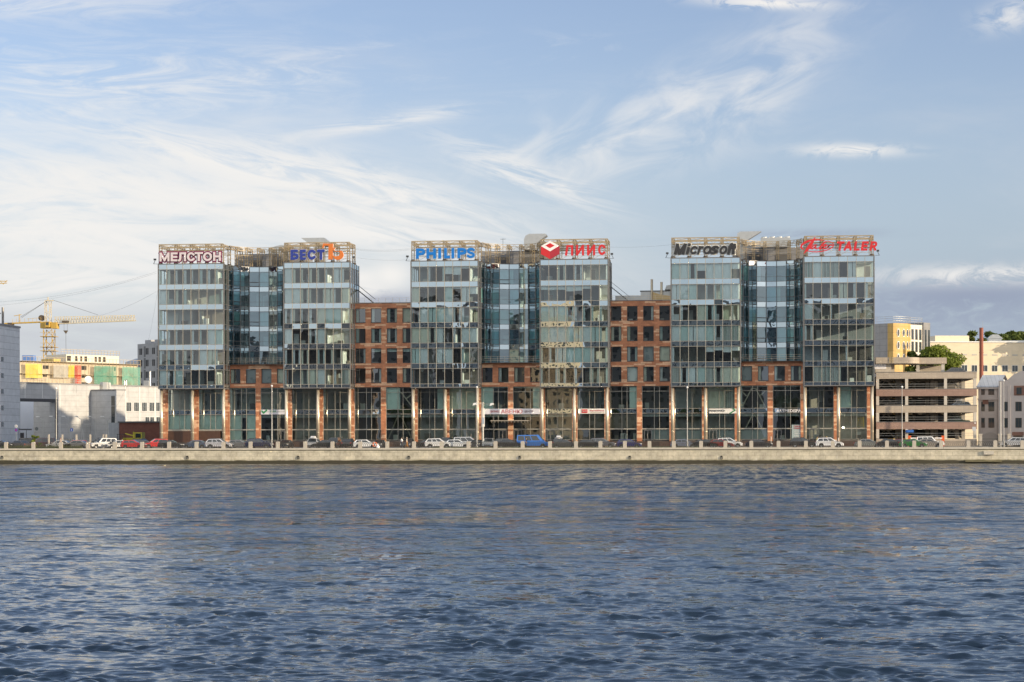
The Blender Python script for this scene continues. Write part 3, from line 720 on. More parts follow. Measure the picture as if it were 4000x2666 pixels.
    for z in (18.5, 18.15, 17.8): b.bar((xa + .1, B + .25, z), (xb - .1, B + .25, z), .025)
    b.build('terrace_railing', m_steel, root)

def brick_face(b, x0, x1, zb, zt, rows, wins):
    """brick wall between x0..x1 with window openings: rows (z0,z1), wins (x0,x1)"""
    y0, y1 = B, B + .42; zz = [zb] + [z for r in sorted(rows) for z in r] + [zt]
    for k in range(0, len(zz), 2): b.box(x0, x1, y0, y1, zz[k], zz[k + 1])
    xx = [x0] + [x for w_ in wins for x in w_] + [x1]
    for r in rows:
        for k in range(0, len(xx), 2):
            if xx[k + 1] - xx[k] > .02: b.box(xx[k], xx[k + 1], y0, y1, r[0], r[1])
def brick_windows(x0, wins, rows, parent):
    for z0, z1 in rows:
        for xa, xb in wins:
            b = MB(); e = .07
            b.box(xa, xa + e, B + .2, B + .3, z0, z1); b.box(xb - e, xb, B + .2, B + .3, z0, z1); b.box(xa + e, xb - e, B + .2, B + .3, z0, z0 + e); b.box(xa + e, xb - e, B + .2, B + .3, z1 - e, z1)
            b.box(xa - .02, xb + .02, B - .05, B + .19, z0 - .05, z0 - .002)
            wnd = b.build('window_frame', m_dkframe, parent)
            b = MB(); pane(b, xa + e, xb - e, B + .25, z0 + e, z1 - e, .004); b.build('window_pane', g_win2, wnd)
            s = rnd.choice('.lrllFhb.'); y = B + .6; ww = xb - xa
            if s in 'lh': curtain(xa, xa + ww * .28, y, z0, z1, rnd.choice(m_cur[:3]), parent)
            if s in 'rh': curtain(xb - ww * .25, xb, y, z0, z1, rnd.choice(m_cur[:3]), parent)
            if s == 'F': curtain(xa, xb, y, z0, z1, rnd.choice(m_cur), parent)
            if s == 'b': blind(xa, xb, y, z1 - .6, z1, m_cur[2], parent)
g_win2 = glassmat('punched_window_glass', .20, (.85, .93, .92), .003, .5)
def room_back(b, x0, x1, rows, dep=4.0):
    for z0, z1 in rows:
        b.use(m_floor); b.box(x0 + .1, x1 - .1, B + .45, B + dep, z0 - .8, z0 - .5)
        b.use(m_ceil); b.box(x0 + .1, x1 - .1, B + .45, B + dep, z1 + .12, z1 + .4)
        b.use(rnd.choice((m_in[2], m_in[3], m_in[3]))); b.box(x0 + .1, x1 - .1, B + dep, B + dep + .1, z0 - .5, z1 + .12)
        for _ in range(3):
            x = rnd.uniform(x0 + .5, x1 - 1.5); b.use(rnd.choice((m_in[1], m_in[0], m_in[4]))); b.box(x, x + rnd.uniform(.4, 1), B + 1, B + 1.5, z0 - .5, z0 + rnd.uniform(.1, .5))

LOWROW = [(14.0, 16.55)]; LINKROWS = [(24.6, 27.1), (21.05, 23.56), (17.5, 20.05), (14.0, 16.55)]
SHOP_CURT = {0: 'S', 1: 'FS', 2: 'FF', 8: 'F', 9: 'F', 10: 'F'}
def shop_bay(k, parent, x0=None, x1=None):
    """glazed shop front between pier k and k+1"""
    xa = KX[k] + .44; xb = KX[k + 1] - .44; y = B + .2; ms = [xa + (xb - xa) * .45, xa + (xb - xa) * .64]
    zs = [3.9, 5.75, 8.47, 9.28, 12.3, 13.2]
    if k in (0, 1): zs[0] = 5.6
    b = MB()
    b.box(xa, xa + .07, y - .06, y + .06, 3.9, 13.2); b.box(xb - .07, xb, y - .06, y + .06, 3.9, 13.2)
    for x in ms: b.box(x - .035, x + .035, y - .07, y + .06, zs[0], 13.2)
    for z in zs: 
        edges = [xa + .07] + [q for x in ms for q in (x - .036, x + .036)] + [xb - .07]
        h_ = .09 if z == 5.75 else .035
        for q in range(0, 6, 2): b.box(edges[q], edges[q + 1], y - .05, y + .05, z - h_, z + h_)
    fr = b.build('shopfront', m_mull, parent)
    b = MB(); xs = [xa + .07] + ms + [xb - .07]
    for c in range(3):
        for r, (z0, z1) in enumerate(zip(zs, zs[1:])):
            if r == 2: continue
            if z1 - z0 > .2: pane(b, xs[c], xs[c + 1], y, z0, z1, .004)
    b.build('shop_glass', g_shop, fr)
    b = MB()
    for c in range(3): pane(b, xs[c] + .04, xs[c + 1] - .04, y + .01, zs[2] + .04, zs[3] - .04, .003)
    b.build('spandrel_panel', g_dark, fr)
    s = rnd.choice(['', 'l', '', 'r', 'F3'])
    fixed = {0: 'low', 1: 'low', 2: 'low2', 7: 'F1', 9: 'F2', 10: 'F1', 11: 'r', 17: 'S2', 20: '', 21: 'F1'}
    s = fixed.get(k, s); yc = y + .45
    if s == 'low': curtain(xa, xb, yc, 5.8, 8.4, m_cur[2], fr); curtain(xa, xa + .5, yc, 9.3, 12.9, m_cur[0], fr); curtain(xb - .9, xb, yc, 9.3, 12.2, m_cur[2], fr)
    if s == 'low2': curtain(xa, ms[0], yc, 3.9, 8.4, m_cur[2], fr); curtain(ms[1], xb, yc, 3.9, 8.4, m_cur[2], fr); curtain(xa, xa + .35, yc, 9.3, 12.9, m_cur[0], fr)
    if s == 'F1': curtain(xa, ms[0] if k != 7 else ms[0] + .3, yc, 9.3, 13.1, m_cur[2], fr)
    if s == 'F2': curtain(xa, xb, yc, 9.3, 13.1, m_cur[1], fr)
    if s == 'S2': curtain(xa, ms[1], yc, 9.3, 13.1, m_cur[1], fr); curtain(ms[1], xb, yc, 9.3, 13.1, m_str, fr)
    if s == 'l': curtain(xa, xa + .4, yc, 9.3, 13.1, m_cur[0], fr)
    if s == 'r': curtain(xb - 1.3, xb, yc, 9.3, 13.1, m_cur[2], fr)
    if k in (15, 16, 17, 18): blind(xa + (1.6 if k in (15, 17) else .1), xb - .1, yc, 3.95, 5.7, m_cur[3], fr)
    if k in (13, 14): curtain(xa, xb, yc + .1, 5.85, 8.4, m_in[4], fr)
    if k not in (0, 1): blind(xa, xb, yc + .3, 7.9, 8.47, m_ceil, fr)
    # doors
    if k in (3, 9, 12, 15, 17, 19, 20, 10, 11):
        dx0 = {3: ms[1] - .05, 12: xa + .3, 15: xa + .35, 17: xa + .35, 19: xa + .15, 20: xa + .6, 9: xb - 1.5, 10: xb - 1.6, 11: xa + .2}[k]
        d = MB(); 
        for q in (0, .62, 1.24): d.box(dx0 + q, dx0 + q + .1, y - .13, y - .075, 3.2, 5.55)
        for z in (5.55, 4.0): d.box(dx0 + .1, dx0 + 1.24, y - .12, y - .08, z - .1, z)
        o = d.build('door', m_frame, parent)
        d = MB(); d.box(dx0 + .56, dx0 + .60, y - .22, y - .17, 4.1, 4.9); d.build('door_handle', m_steel, o)
def pier(b, k):
    b.box(KX[k] - .44, KX[k] + .44, B, B + .55, 3.6, 13.2)
def shop_interior(xa, xb, parent):
    b = MB(); yb = B + 8
    b.use(m_floor); b.box(xa, xb, B + .6, yb, 8.6, 9.2); b.box(xa, xb, B + .4, yb, 3.5, 3.88)
    b.use(m_ceil); b.box(xa, xb, B + .9, yb, 8.3, 8.55); b.box(xa, xb, B + .45, yb, 13.0, 13.15)
    x = xa
    while x < xb - 1:
        ww = min(rnd.choice((2.8, 5.6, 4)), xb - x)
        b.use(rnd.choice((m_in[2], m_in[0], m_in[3], m_in[1]))); yy = rnd.choice((B + 4, B + 6, B + 7.5)); b.box(x, x + ww - .01, yy, yy + .1, 9.2, 13)
        b.use(rnd.choice((m_in[3], m_in[3], m_in[4]))); yy = rnd.choice((B + 5, B + 7, B + 7.5)); b.box(x, x + ww - .01, yy, yy + .1, 3.9, 8.3)
        for _ in range(3):
            xc = x + rnd.uniform(.2, max(.3, ww - 1)); z0 = rnd.choice((3.9, 9.2)); b.use(rnd.choice((m_in[1], m_in[0], m_in[4], m_in[3]))); yy = B + rnd.uniform(1.2, 3.2); b.box(xc, xc + rnd.uniform(.4, 1.1), yy, yy + .5, z0, z0 + rnd.uniform(.7, 1.3))
        x += ww
    b.use(m_core); b.box(xa, xb, yb, D + 20, ZR, 13.1)
    b.build('ground_floor_interior', None, parent)
def braces(parent, xm, segs):
    b = MB()
    for (x0, z0, x1, z1) in segs: b.tube([(xm + x0, B + 1.0, z0), (xm + x1, B + 1.0, z1)], .11, 6)
    b.build('brace', m_steel, parent)

BLK = ['glass and red stone office block carrying white and navy Cyrillic roof letters', 'middle glass and red stone office block carrying bright blue letters and a red cube', 'glass and red stone office block carrying black slanted letters and a red script']
offices = []
for n in range(3):
    i = 2 * n; xc = (TX[i] + TX[i + 1] + TW) / 2
    root = thing('office_building', BLK[n], 'office building', (xc, D + 6, ZR), 'glass office blocks along the quay'); offices.append(root)
    for q in (i, i + 1): glass_tower(q, root); truss_frame(q, root)
    curved_bay(i, root)
    # brick podium between the towers
    xa, xb = TX[i] + TW, TX[i + 1]; wins = [(xa + .10 + 2.81 * j, xa + .10 + 2.81 * j + 1.82) for j in range(4)]; wins[-1] = (wins[-1][0], min(wins[-1][1], xb - .05))
    k0 = 8 * n; b = MB(); b.use(m_brick)
    brick_face(b, xa - .0, xb + .0, 13.2, 17.35, LOWROW, wins)
    for k in range(k0, k0 + 7): pier(b, k)
    b.use(m_brown); b.box(TX[i] + .2, TX[i + 1] + TW - .2, B - .06, B + .5, ZR, 3.6)
    b.use(m_frame); b.box(xa, xb, B - .06, B + .44, 17.353, 17.42)
    pod = b.build('brick_podium', None, root)
    brick_windows(xa, wins, LOWROW, pod)
    b = MB(); room_back(b, xa, xb, LOWROW); b.build('podium_interior', None, pod)
    if n == 0:
        b = MB(); b.box(KX[0] + .44, KX[1] - .44, B + .05, B + .5, 3.6, 5.55); b.box(KX[1] + .44, KX[2] - 1.3, B + .05, B + .5, 3.6, 5.55); b.build('granite_base_panel', m_brown, root)
    for k in range(k0, k0 + 6): shop_bay(k, root)
    shop_interior(KX[k0], KX[k0 + 6], root)
    for q in (i, i + 1):
        for j in range(3):
            x = KX[k0 + (0 if q == i else 4) + j] + .22
            b = MB(); b.tube([(x, D + .62, ZR + .1), (x, D + .62, Z0T - .03)], .29, 16); 
            for z in (5.2, 7.8, 10.4): b.lathe((x, D + .62, z), [(.29, 0), (.305, .02), (.305, .08), (.29, .1)], 16)
            b.build('steel_column', m_steel, root, smooth=True)
    # roof plant behind the curved truss
    xm = (xa + xb) / 2
    b = MB(); b.box(xa - 1.5, xb + 1.2, D + 14.2, D + 19, Z1T - .4, 37.9); b.box(xm - 1.2, xm + .6, D + 11.5, D + 14.2, Z1T - .3, 37.6); b.build('roof_penthouse', m_pent, root)
    b = MB(); b.box(xm - 3.9, xm - 1.9, D + 14.0, D + 14.2, 35.6, 36.8); b.box(xm + 1.2, xm + 3.6, D + 14.0, D + 14.2, 35.4, 36.7); b.build('louvre', m_roof, root)
    if n == 0:
        b = MB(); b.prism([(0, 37.9), (0, 39.0), (2.2, 39.5), (7, 39.4), (7, 37.9)], D + 14.5, D + 18.5, lambda a, z, d: (xm - .8 + a, d, z)); b.build('roof_hood', m_duct, root)
        b = MB(); b.prism([(0, 38.6), (-2.2, 40.2), (2.0, 40.2), (4, 38.6)], D + 9, D + 10.6, lambda a, z, d: (TX[1] + 3.4 + a, d, z)); b.box(TX[1] + 3.6, TX[1] + 5.4, D + 9, D + 10.6, Z1T - .2, 38.6); b.build('air_intake', m_duct, root)
    if n == 1:
        b = MB(); x = xm + 1.2
        b.prism([(0, 37.9), (0, 39.9), (.3, 40.5), (.9, 40.8), (3.9, 40.8), (4.1, 40.5), (2.4, 39.3), (2.3, 37.9)], D + 13.0, D + 15.5, lambda a, z, d: (x + a, d, z)); b.build('air_intake', m_duct, root)
        b = MB(); b.box(x + 2.6, x + 8, D + 13.2, D + 16, 37.9, 39.2); 
        for q in range(4): b.lathe((x + 3.3 + q * 1.3, D + 14.5, 39.2), [(.45, 0), (.45, .18), (.3, .22)], 12)
        b.build('chiller_unit', m_duct, root)
        b = MB(); b.bar((xm - 2.6, D + 13, 37), (xm - 2.6, D + 13, 40.0), .04); b.bar((xm - 3.1, D + 13, 39.9), (xm - 2.1, D + 13, 39.9), .04); b.build('roof_antenna', m_dkframe, root)
    if n == 2:
        b = MB(); b.prism([(0, 38.9), (0, 40.0), (.5, 40.3), (4.2, 40.3), (1.3, 38.5), (1.3, 38.0), (0, 38.0)], D + 9, D + 10.8, lambda a, z, d: (TX[4] + TW - .6 + a, d, z)); b.box(TX[4] + TW - .6, TX[4] + TW + .7, D + 9.01, D + 10.79, Z1T - .3, 38.01); b.build('air_intake', m_duct, root)
        b = MB(); b.box(xm - 1.8, xm + 3.4, D + 13.4, D + 16, 37.9, 39.6); b.box(xm - 6, xm - 1.8, D + 14.4, D + 16, 37.9, 39.0)
        for q in range(4): b.lathe((xm - 1.2 + q * 1.35, D + 14.6, 39.6), [(.5, 0), (.5, .22), (.35, .26)], 12)
        b.build('chiller_unit', m_duct, root)
    # rooftop floodlights
    for q in (i, i + 1):
        sgn = -1 if q == i else 1; x = TX[q] - .1 if q == i else TX[q] + TW + .1
        b = MB(); b.bar((x, D + .2, Z1T + .1), (x + sgn * .8, D + .2, Z1T + .15), .04); b.bar((x + sgn * .7, D + .2, Z1T + .15), (x + sgn * .4, D + .1, Z1T + .8), .05)
        b.box(x + sgn * .45 - .22, x + sgn * .45 + .22, D - .05, D + .2, Z1T + .75, Z1T + 1.05); b.build('floodlight', m_dkframe, root)
# podium / entrance specials
xm = KX[19]; braces(offices[2], (KX[18] + KX[19]) / 2, [(-2.1, 9.3, -.35, 12.7), (2.1, 9.3, .35, 12.7), (-2.0, 12.2, -1.25, 11.4), (2.0, 12.3, 1.15, 11.5), (-.5, 12.7, .5, 12.7), (-1.4, 5.8, -.15, 8.3), (1.4, 5.8, .15, 8.3)])
b = MB(); p0, p1 = ax(1918, D + 1.5), ax(2068, D + 1.5); b.box(p0, p1, D + .6, B - .02, 7.15, 7.28)
for q in range(12): b.box(p0 + .2 + q * (p1 - p0 - .4) / 11, p0 + .26 + q * (p1 - p0 - .4) / 11, D + .62, D + .7, 6.85, 7.149)
b.build('entrance_canopy', m_steel, offices[1])

LNK = ['five storey red stone link with roof railing left of the bright blue letters', 'five storey red stone link with brown penthouse and two steel flues on its roof']
for n in range(2):
    i = 2 * n + 1; xa, xb = TX[i] + TW, TX[i + 1]; k0 = 8 * n + 6
    root = thing('brick_building', LNK[n], 'office building', ((xa + xb) / 2, B + 6, ZR), 'red stone link buildings')
    wins = [(xa + .10 + 2.81 * j, xa + .10 + 2.81 * j + 1.82) for j in range(4)]; wins[-1] = (wins[-1][0], min(wins[-1][1], xb - .05))
    b = MB(); b.use(m_brick); brick_face(b, xa + .005, xb - .005, 13.2, 28.0, LINKROWS, wins); pier(b, k0 + 1)
    b.use(m_frame); b.box(xa + .005, xb - .005, B - .06, B + .5, 28.003, 28.12)
    b.use(m_roof); b.box(xa + .005, xb - .005, B + .5, D + 20, 27.6, 27.9)
    b.use(m_core); b.box(xa + .005, xb - .005, B + 4.3, D + (33 if n else 18.8), ZR, 27.6)
    b.use(m_brown); b.box(KX[k0] + .25, KX[k0 + 2] - .25, B - .055, B + .495, ZR, 3.59)
    wl = b.build('wall', None, root)
    brick_windows(xa, wins, LINKROWS, wl)
    b = MB(); room_back(b, xa, xb, LINKROWS); b.build('office_interior', None, root)
    for k in (k0, k0 + 1): shop_bay(k, root)
    b = MB(); yb = B + 4.2
    b.use(m_floor); b.box(KX[k0] + .3, KX[k0 + 2] - .3, B + .6, yb, 8.6, 9.2); b.box(KX[k0] + .3, KX[k0 + 2] - .3, B + .5, yb, 3.5, 3.88)
    b.use(m_in[3]); b.box(KX[k0] + .3, KX[k0 + 2] - .3, yb, yb + .1, 3.9, 13.1)
    for _ in range(7):
        xc = rnd.uniform(KX[k0] + 1, KX[k0 + 2] - 2); z0 = rnd.choice((3.9, 9.2)); b.use(rnd.choice((m_in[1], m_in[0], m_in[4]))); b.box(xc, xc + rnd.uniform(.4, 1), B + 2, B + 2.5, z0, z0 + rnd.uniform(.7, 1.2))
    b.build('ground_floor_interior', None, root)
    b = MB()
    for q in range(9): x = xa + .3 + (xb - xa - .6) * q / 8; b.bar((x, B + 1.2, 27.9), (x, B + 1.2, 29.0), .03)
    for z in (29.0, 28.65, 28.3): b.bar((xa, B + 1.2, z), (xb, B + 1.2, z), .025)
    b.build('roof_railing', m_steel, root)
    b = MB()   # steel stair down from the tower
    for yy in (B + 2, B + 2.9): b.tube([(xa, yy, 30.6), (xa + 3.2, yy, 28.0)], .08, 4); b.tube([(xa, yy, 31.5), (xa + 3.2, yy, 28.9)], .035, 4)
    for q in range(10): b.box(xa + .32 * q, xa + .32 * q + .28, B + 2.05, B + 2.85, 30.5 - .26 * q, 30.54 - .26 * q)
    b.build('roof_stair', m_dkframe, root)
    if n == 0: braces(root, (KX[7] + KX[8]) / 2 - .1, [(-2.1, 3.9, -.3, 8.2), (2.1, 4.2, .25, 8.2), (.3, 12.3, 2.2, 9.8), (1.2, 11.2, 2.2, 11.9)])
    if n == 1:
        mp_ = mat('brown_penthouse_cladding', (.20, .165, .11), .8, var=.12); mt = mat('tan_cladding', (.50, .36, .18), .8)
        b = MB(); b.box(xa + .5, xb, B + 6, B + 11, 27.9, 29.3); b.box(xa + 5, xa + 10.2, B + 5.6, B + 10.6, 27.9, 30.0); b.use(m_duct); b.build('penthouse', mp_, root)
        b = MB(); b.box(xa + 4.9, xa + 10.3, B + 5.5, B + 10.7, 30.003, 30.15); b.build('penthouse_roof', m_roof, root)
        b = MB(); b.prism([(0, 0), (0, 1.9), (1.2, 1.5), (3.4, 1.1), (3.4, 0)], B + 4.4, B + 5.5, lambda a, z, d: (xa + 7.2 + a, d, 27.9 + z)); b.build('sloping_duct_casing', mt, root)
        for q, hh in ((6.2, 32.1), (7.9, 31.6)):
            b = MB(); b.tube([(xa + q + .8, B + 5, 28), (xa + q + .8, B + 5, hh)], .22, 10); b.build('steel_flue', m_steel, root)
        b = MB(); b.box(xa + 9.6, xb - .1, B + 7, B + 11, 27.9, 30.4); b.build('plant_house', mp_, root)
        b = MB(); b.prism([(0, 30.4), (.3, 31.1), (3.4, 31.3), (3.4, 30.4)], B + 6.8, B + 11.2, lambda a, z, d: (xa + 9.2 + a if xa + 9.2 + a < xb else xb - .01, d, z)); b.build('ribbed_roof', m_duct, root)

# paper globe lamps behind the lowest glass floor of the third tower
m_globe = mat('paper_globe', (.75, .70, .58), .8)
for k, (u, v) in enumerate(((1650, 1448), (1692, 1448), (1733, 1449), (1767, 1448), (1817, 1447), (1850, 1446))):
    p = at(u, v, D + 1.5); b = MB(); b.lathe((p.x, D + 1.5, p.z), [(.03, -.24), (.17, -.18), (.24, 0), (.17, .18), (.03, .24)], 12); b.bar((p.x, D + 1.5, p.z + .24), (p.x, D + 1.5, FL[5][1] + .05), .012)
    o = b.build('globe_lamp', m_globe, smooth=True); tag(o, 'white paper globe lamp hanging behind the lowest glass floor below the bright blue letters', 'lamp', 'paper globe lamps')
# ------------------------------------------------------------------ rooftop letters (every letter its own mesh, cut to its place)
def paint(name, col, rough=.45): return mat(name, col, rough, var=.04, scale=.6)
s_white = paint('sign_white', (.78, .74, .72)); s_pinkish = paint('sign_pale_pink', (.58, .52, .53)); s_maroon = paint('sign_maroon', (.16, .02, .07)); s_blue = paint('sign_navy', (.022, .04, .24)); s_orange = paint('sign_orange', (.58, .16, .028))
s_sky = paint('sign_blue', (.0, .15, .50)); s_red = paint('sign_red', (.52, .018, .022)); s_dred = paint('sign_dark_red', (.36, .02, .035)); s_black = paint('sign_black', (.022, .022, .024)); s_grey = paint('sign_edge', (.60, .58, .52))
s_green = paint('sign_green', (.03, .20, .07)); s_txtred = paint('sign_text_red', (.40, .03, .03)); s_txtdk = paint('sign_text_dark', (.10, .02, .03)); s_tan = paint('sign_ochre', (.40, .28, .08))

def arc(a0, a1, n=14, cx=.5, cy=.5, rx=.5, ry=.5, p=1.0):
    o = []
    for i in range(n + 1):
        a = R(a0 + (a1 - a0) * i / n); c, s = math.cos(a), math.sin(a)
        o.append((cx + rx * math.copysign(abs(c) ** p, c), cy + ry * math.copysign(abs(s) ** p, s)))
    return o
Pbowl = [(0, 1), (.55, 1), (.85, .95), (1, .82), (1, .64), (.85, .5), (.55, .45), (0, .45)]
GL = {
 'М': [[(0, 0), (0, 1)], [(1, 1), (1, 0)], [(.03, .97), (.5, .06)], [(.97, .97), (.5, .06)]],
 'Е': [[(1, 1), (0, 1), (0, 0), (1, 0)], [(0, .5), (.92, .5)]],
 'Л': [[(0, .0), (.13, .08), (.2, .3), (.24, 1), (1, 1), (1, 0)]],
 'П': [[(0, 0), (.22, 1), (1, 1), (1, 0)]],
 'С': [arc(40, 320)], 'c': [arc(45, 315)],
 'Т': [[(0, 1), (1, 1)], [(.5, 1), (.5, 0)]],
 'О': [arc(0, 360, 20)], 'o': [arc(0, 360, 20)],
 'Н': [[(0, 0), (0, 1)], [(1, 0), (1, 1)], [(0, .5), (1, .5)]],
 'Б': [[(0, 0), (0, 1), (.88, 1)], [(0, 0), (.6, 0), (.9, .06), (1, .18), (1, .38), (.9, .5), (.6, .56), (0, .56)]],
 'P': [[(0, 0), (0, 1)], Pbowl], 'I': [[(.5, 0), (.5, 1)]], 'L': [[(0, 1), (0, 0), (1, 0)]],
 'S': [[(.98, .86), (.8, .97), (.5, 1), (.18, .95), (.03, .8), (.08, .62), (.3, .53), (.7, .46), (.94, .36), (.98, .2), (.82, .05), (.5, 0), (.2, .03), (0, .12)]],
 'A': [[(0, 0), (.5, 1)], [(1, 0), (.5, 1)], [(.18, .3), (.82, .3)]],
 'R': [[(0, 0), (0, 1)], Pbowl, [(.5, .45), (1, 0)]],
 'И': [[(0, 0), (0, 1)], [(1, 0), (1, 1)], [(.04, .03), (.96, .97)]],
 'M': [[(0, 0), (0, 1)], [(1, 1), (1, 0)], [(.03, .97), (.5, .0)], [(.97, .97), (.5, .0)]],
 'i': [[(.5, 0), (.5, .56)], [(.5, 1.0), (.5, 1.02)]],
 'r': [[(0, 0), (0, 1)], [(0, .5), (.2, .82), (.5, .97), (1, .97)]],
 's': [[(.98, .86), (.8, .97), (.5, 1), (.18, .95), (.03, .8), (.08, .62), (.3, .53), (.7, .46), (.94, .36), (.98, .2), (.82, .05), (.5, 0), (.2, .03), (0, .12)]],
 'f': [[(.35, 0), (.35, .8), (.55, .97), (1, 1)], [(0, .66), (.95, .66)]],
 't': [[(.4, 1), (.4, .14), (.6, 0), (1, .0)], [(0, .72), (1, .72)]],
}
def stroke(b, pts, w, y0, y1, conv, ws=None):
    """thick polyline in the sign's own plane; conv(a,c)->(x,z); mitred joints"""
    closed = math.hypot(pts[0][0] - pts[-1][0], pts[0][1] - pts[-1][1]) < 1e-6
    if closed: pts = pts[:-1]
    P = [Vector(conv(*p)) for p in pts]; n = len(P); Lq = []; Rq = []
    for i in range(n):
        h = (ws[i] if ws else w) / 2
        a = P[(i - 1) % n] if (closed or i > 0) else None; c = P[(i + 1) % n] if (closed or i < n - 1) else None
        if a is None: d = (c - P[i]).normalized(); nn = Vector((-d.y, d.x)); Lq.append(P[i] - d * h * (0 if ws else 1) + nn * h); Rq.append(P[i] - d * h * (0 if ws else 1) - nn * h); continue
        if c is None: d = (P[i] - a).normalized(); nn = Vector((-d.y, d.x)); Lq.append(P[i] + d * h * (0 if ws else 1) + nn * h); Rq.append(P[i] + d * h * (0 if ws else 1) - nn * h); continue
        d0 = (P[i] - a).normalized(); d1 = (c - P[i]).normalized(); n0 = Vector((-d0.y, d0.x)); n1 = Vector((-d1.y, d1.x))
        mv = (n0 + n1); mv = mv.normalized() if mv.length > 1e-6 else n0; k = min(1.8, 1 / max(.3, mv.dot(n0)))
        Lq.append(P[i] + mv * h * k); Rq.append(P[i] - mv * h * k)
    m = len(P); v = []
    for i in range(m): v += [(Lq[i].x, y0, Lq[i].y), (Rq[i].x, y0, Rq[i].y), (Lq[i].x, y1, Lq[i].y), (Rq[i].x, y1, Rq[i].y)]
    f = []; rng_ = range(m if closed else m - 1)
    for i in rng_:
        a, c = 4 * i, 4 * ((i + 1) % m)
        f += [(a, a + 1, c + 1, c), (a + 2, c + 2, c + 3, a + 3), (a, c, c + 2, a + 2), (a + 1, a + 3, c + 3, c + 1)]
    if not closed: f += [(0, 2, 3, 1), (4 * m - 4, 4 * m - 3, 4 * m - 1, 4 * m - 2)]
    b.idx(v, f)
YS = D - .22
def letter(root, ch, u0, u1, v0, v1, m, sw=.26, edge=None, ew=.2, shear=0.0, name='letter', proud=0.0):
    p0, p1 = at(u0, v1, YS), at(u1, v0, YS); x0, z0, x1, z1 = p0.x, p0.z, p1.x, p1.z; h = z1 - z0; w = sw * (h if h > 1.1 else 1.1)
    if ch == 'I': w = x1 - x0
    def conv(a, c):
        xx = x0 + w / 2 + (x1 - x0 - w) * a if ch not in ('I',) else (x0 + x1) / 2
        if ch == 'i': xx = (x0 + x1) / 2
        return (xx + shear * (w / 2 + (h - w) * c), z0 + w / 2 + (h - w) * c)
    b = MB()
    for q, s_ in enumerate(GL[ch]): stroke(b, s_, w, YS - .18 - .003 * q - proud, YS, conv)
    o = b.build(name, m, root)
    if edge:
        b = MB()
        for q, s_ in enumerate(GL[ch]): stroke(b, s_, w + ew, YS + .01 + .003 * q + proud, YS + .05 + .003 * q + proud, conv)
        b.build('letter_edge', edge, o)
def bx(sc_, ox, oy, *q): return [ox + q[0] / sc_, ox + q[1] / sc_, oy + q[2] / sc_, oy + q[3] / sc_]
def hangers(root, u0, u1, v0, v1):
    b = MB(); a, c = at(u0, v1, YS), at(u1, v0, YS)
    for t in (.22, .78): z = a.z + (c.z - a.z) * t; b.box(a.x, c.x, YS + .12, YS + .16, z - .04, z + .04)
    n = max(2, int((c.x - a.x) / 1.6))
    for k in range(n + 1): x = a.x + (c.x - a.x) * k / n; b.box(x - .03, x + .03, YS + .161, YS + .30, a.z + .1, c.z - .1)
    b.build('sign_frame', m_frame, root)

t = thing('rooftop_sign', 'white Cyrillic letters edged in dark red on the leftmost glass tower', 'roof sign', at(740, 1024, YS), 'letter signs on the tower roofs')
for ch, a, c, dz in (('М', 150, 375, 0), ('Е', 405, 560, -2), ('Л', 575, 755, -4), ('С', 778, 967, -6), ('Т', 955, 1140, -9), ('О', 1150, 1352, -10), ('Н', 1380, 1555, -13)):
    letter(t, ch, *bx(5.8825, 600, 920, a, c, 397 + dz, 604 + dz), s_pinkish, .22, s_maroon, .42)
hangers(t, 625, 866, 988, 1022)
t = thing('rooftop_sign', 'navy blue Cyrillic letters ending in one tall orange hard sign', 'roof sign', at(1240, 1020, YS), 'letter signs on the tower roofs')
for q, (ch, a, c) in enumerate((('Б', 503, 700), ('Е', 742, 893), ('С', 935, 1160), ('Т', 1182, 1376))): letter(t, ch, *bx(6.536, 1060, 920, a, c, 364 - q, 629 - q), s_blue, .25, s_white, .1)
def poly_letter(root, pts, sc_, ox, oy, m, name='letter', y0=None, y1=None, edge=None):
    y0 = YS - .2 if y0 is None else y0; y1 = YS if y1 is None else y1
    P = [at(ox + a / sc_, oy + c / sc_, YS) for a, c in pts]; b = MB()
    b.prism([(p.x, p.z) for p in P], y0, y1, lambda a, c, d: (a, d, c)); o = b.build(name, m, root)
    if edge:
        cx = sum(p.x for p in P) / len(P); cz = sum(p.z for p in P) / len(P); b = MB()
        b.prism([(p.x + .07, p.z - .05) for p in P], YS + .02, YS + .07, lambda a, c, d: (a, d, c)); b.build('letter_edge', edge, o)
    return o
poly_letter(t, [(1335, 210), (1587, 215), (1584, 345), (1600, 318), (1630, 315), (1642, 335), (1612, 362), (1612, 378), (1650, 405), (1720, 410), (1775, 388), (1815, 405), (1850, 460), (1855, 520), (1820, 585), (1760, 622), (1680, 632), (1622, 600), (1582, 540), (1582, 515), (1640, 538), (1700, 532), (1745, 515), (1768, 475), (1760, 432), (1730, 420), (1640, 422), (1583, 380), (1580, 620), (1465, 620), (1477, 268), (1368, 264), (1345, 327), (1310, 312)], 6.536, 1060, 920, s_orange, edge=s_white)
hangers(t, 1138, 1330, 978, 1014)
t = thing('rooftop_sign', 'seven bold bright blue capital letters on a glass tower', 'roof sign', at(1742, 1010, YS), 'letter signs on the tower roofs')
for ch, a, c, dz in (('P', 205, 358, 0), ('Н', 382, 542, -2), ('I', 582, 630, -4), ('L', 683, 780, -6), ('I', 808, 855, -7), ('P', 910, 1062, -9), ('S', 1070, 1207, -11)):
    letter(t, ch, *bx(4.357, 1580, 910, a, c, 266 + dz, 444 + dz), s_sky, .225 if ch == 'S' else .27, s_grey, .08)
hangers(t, 1630, 1855, 972, 1010)
t = thing('rooftop_sign', 'red Cyrillic letters beside a red and white cube emblem', 'roof sign', at(2230, 1000, YS), 'letter signs on the tower roofs')
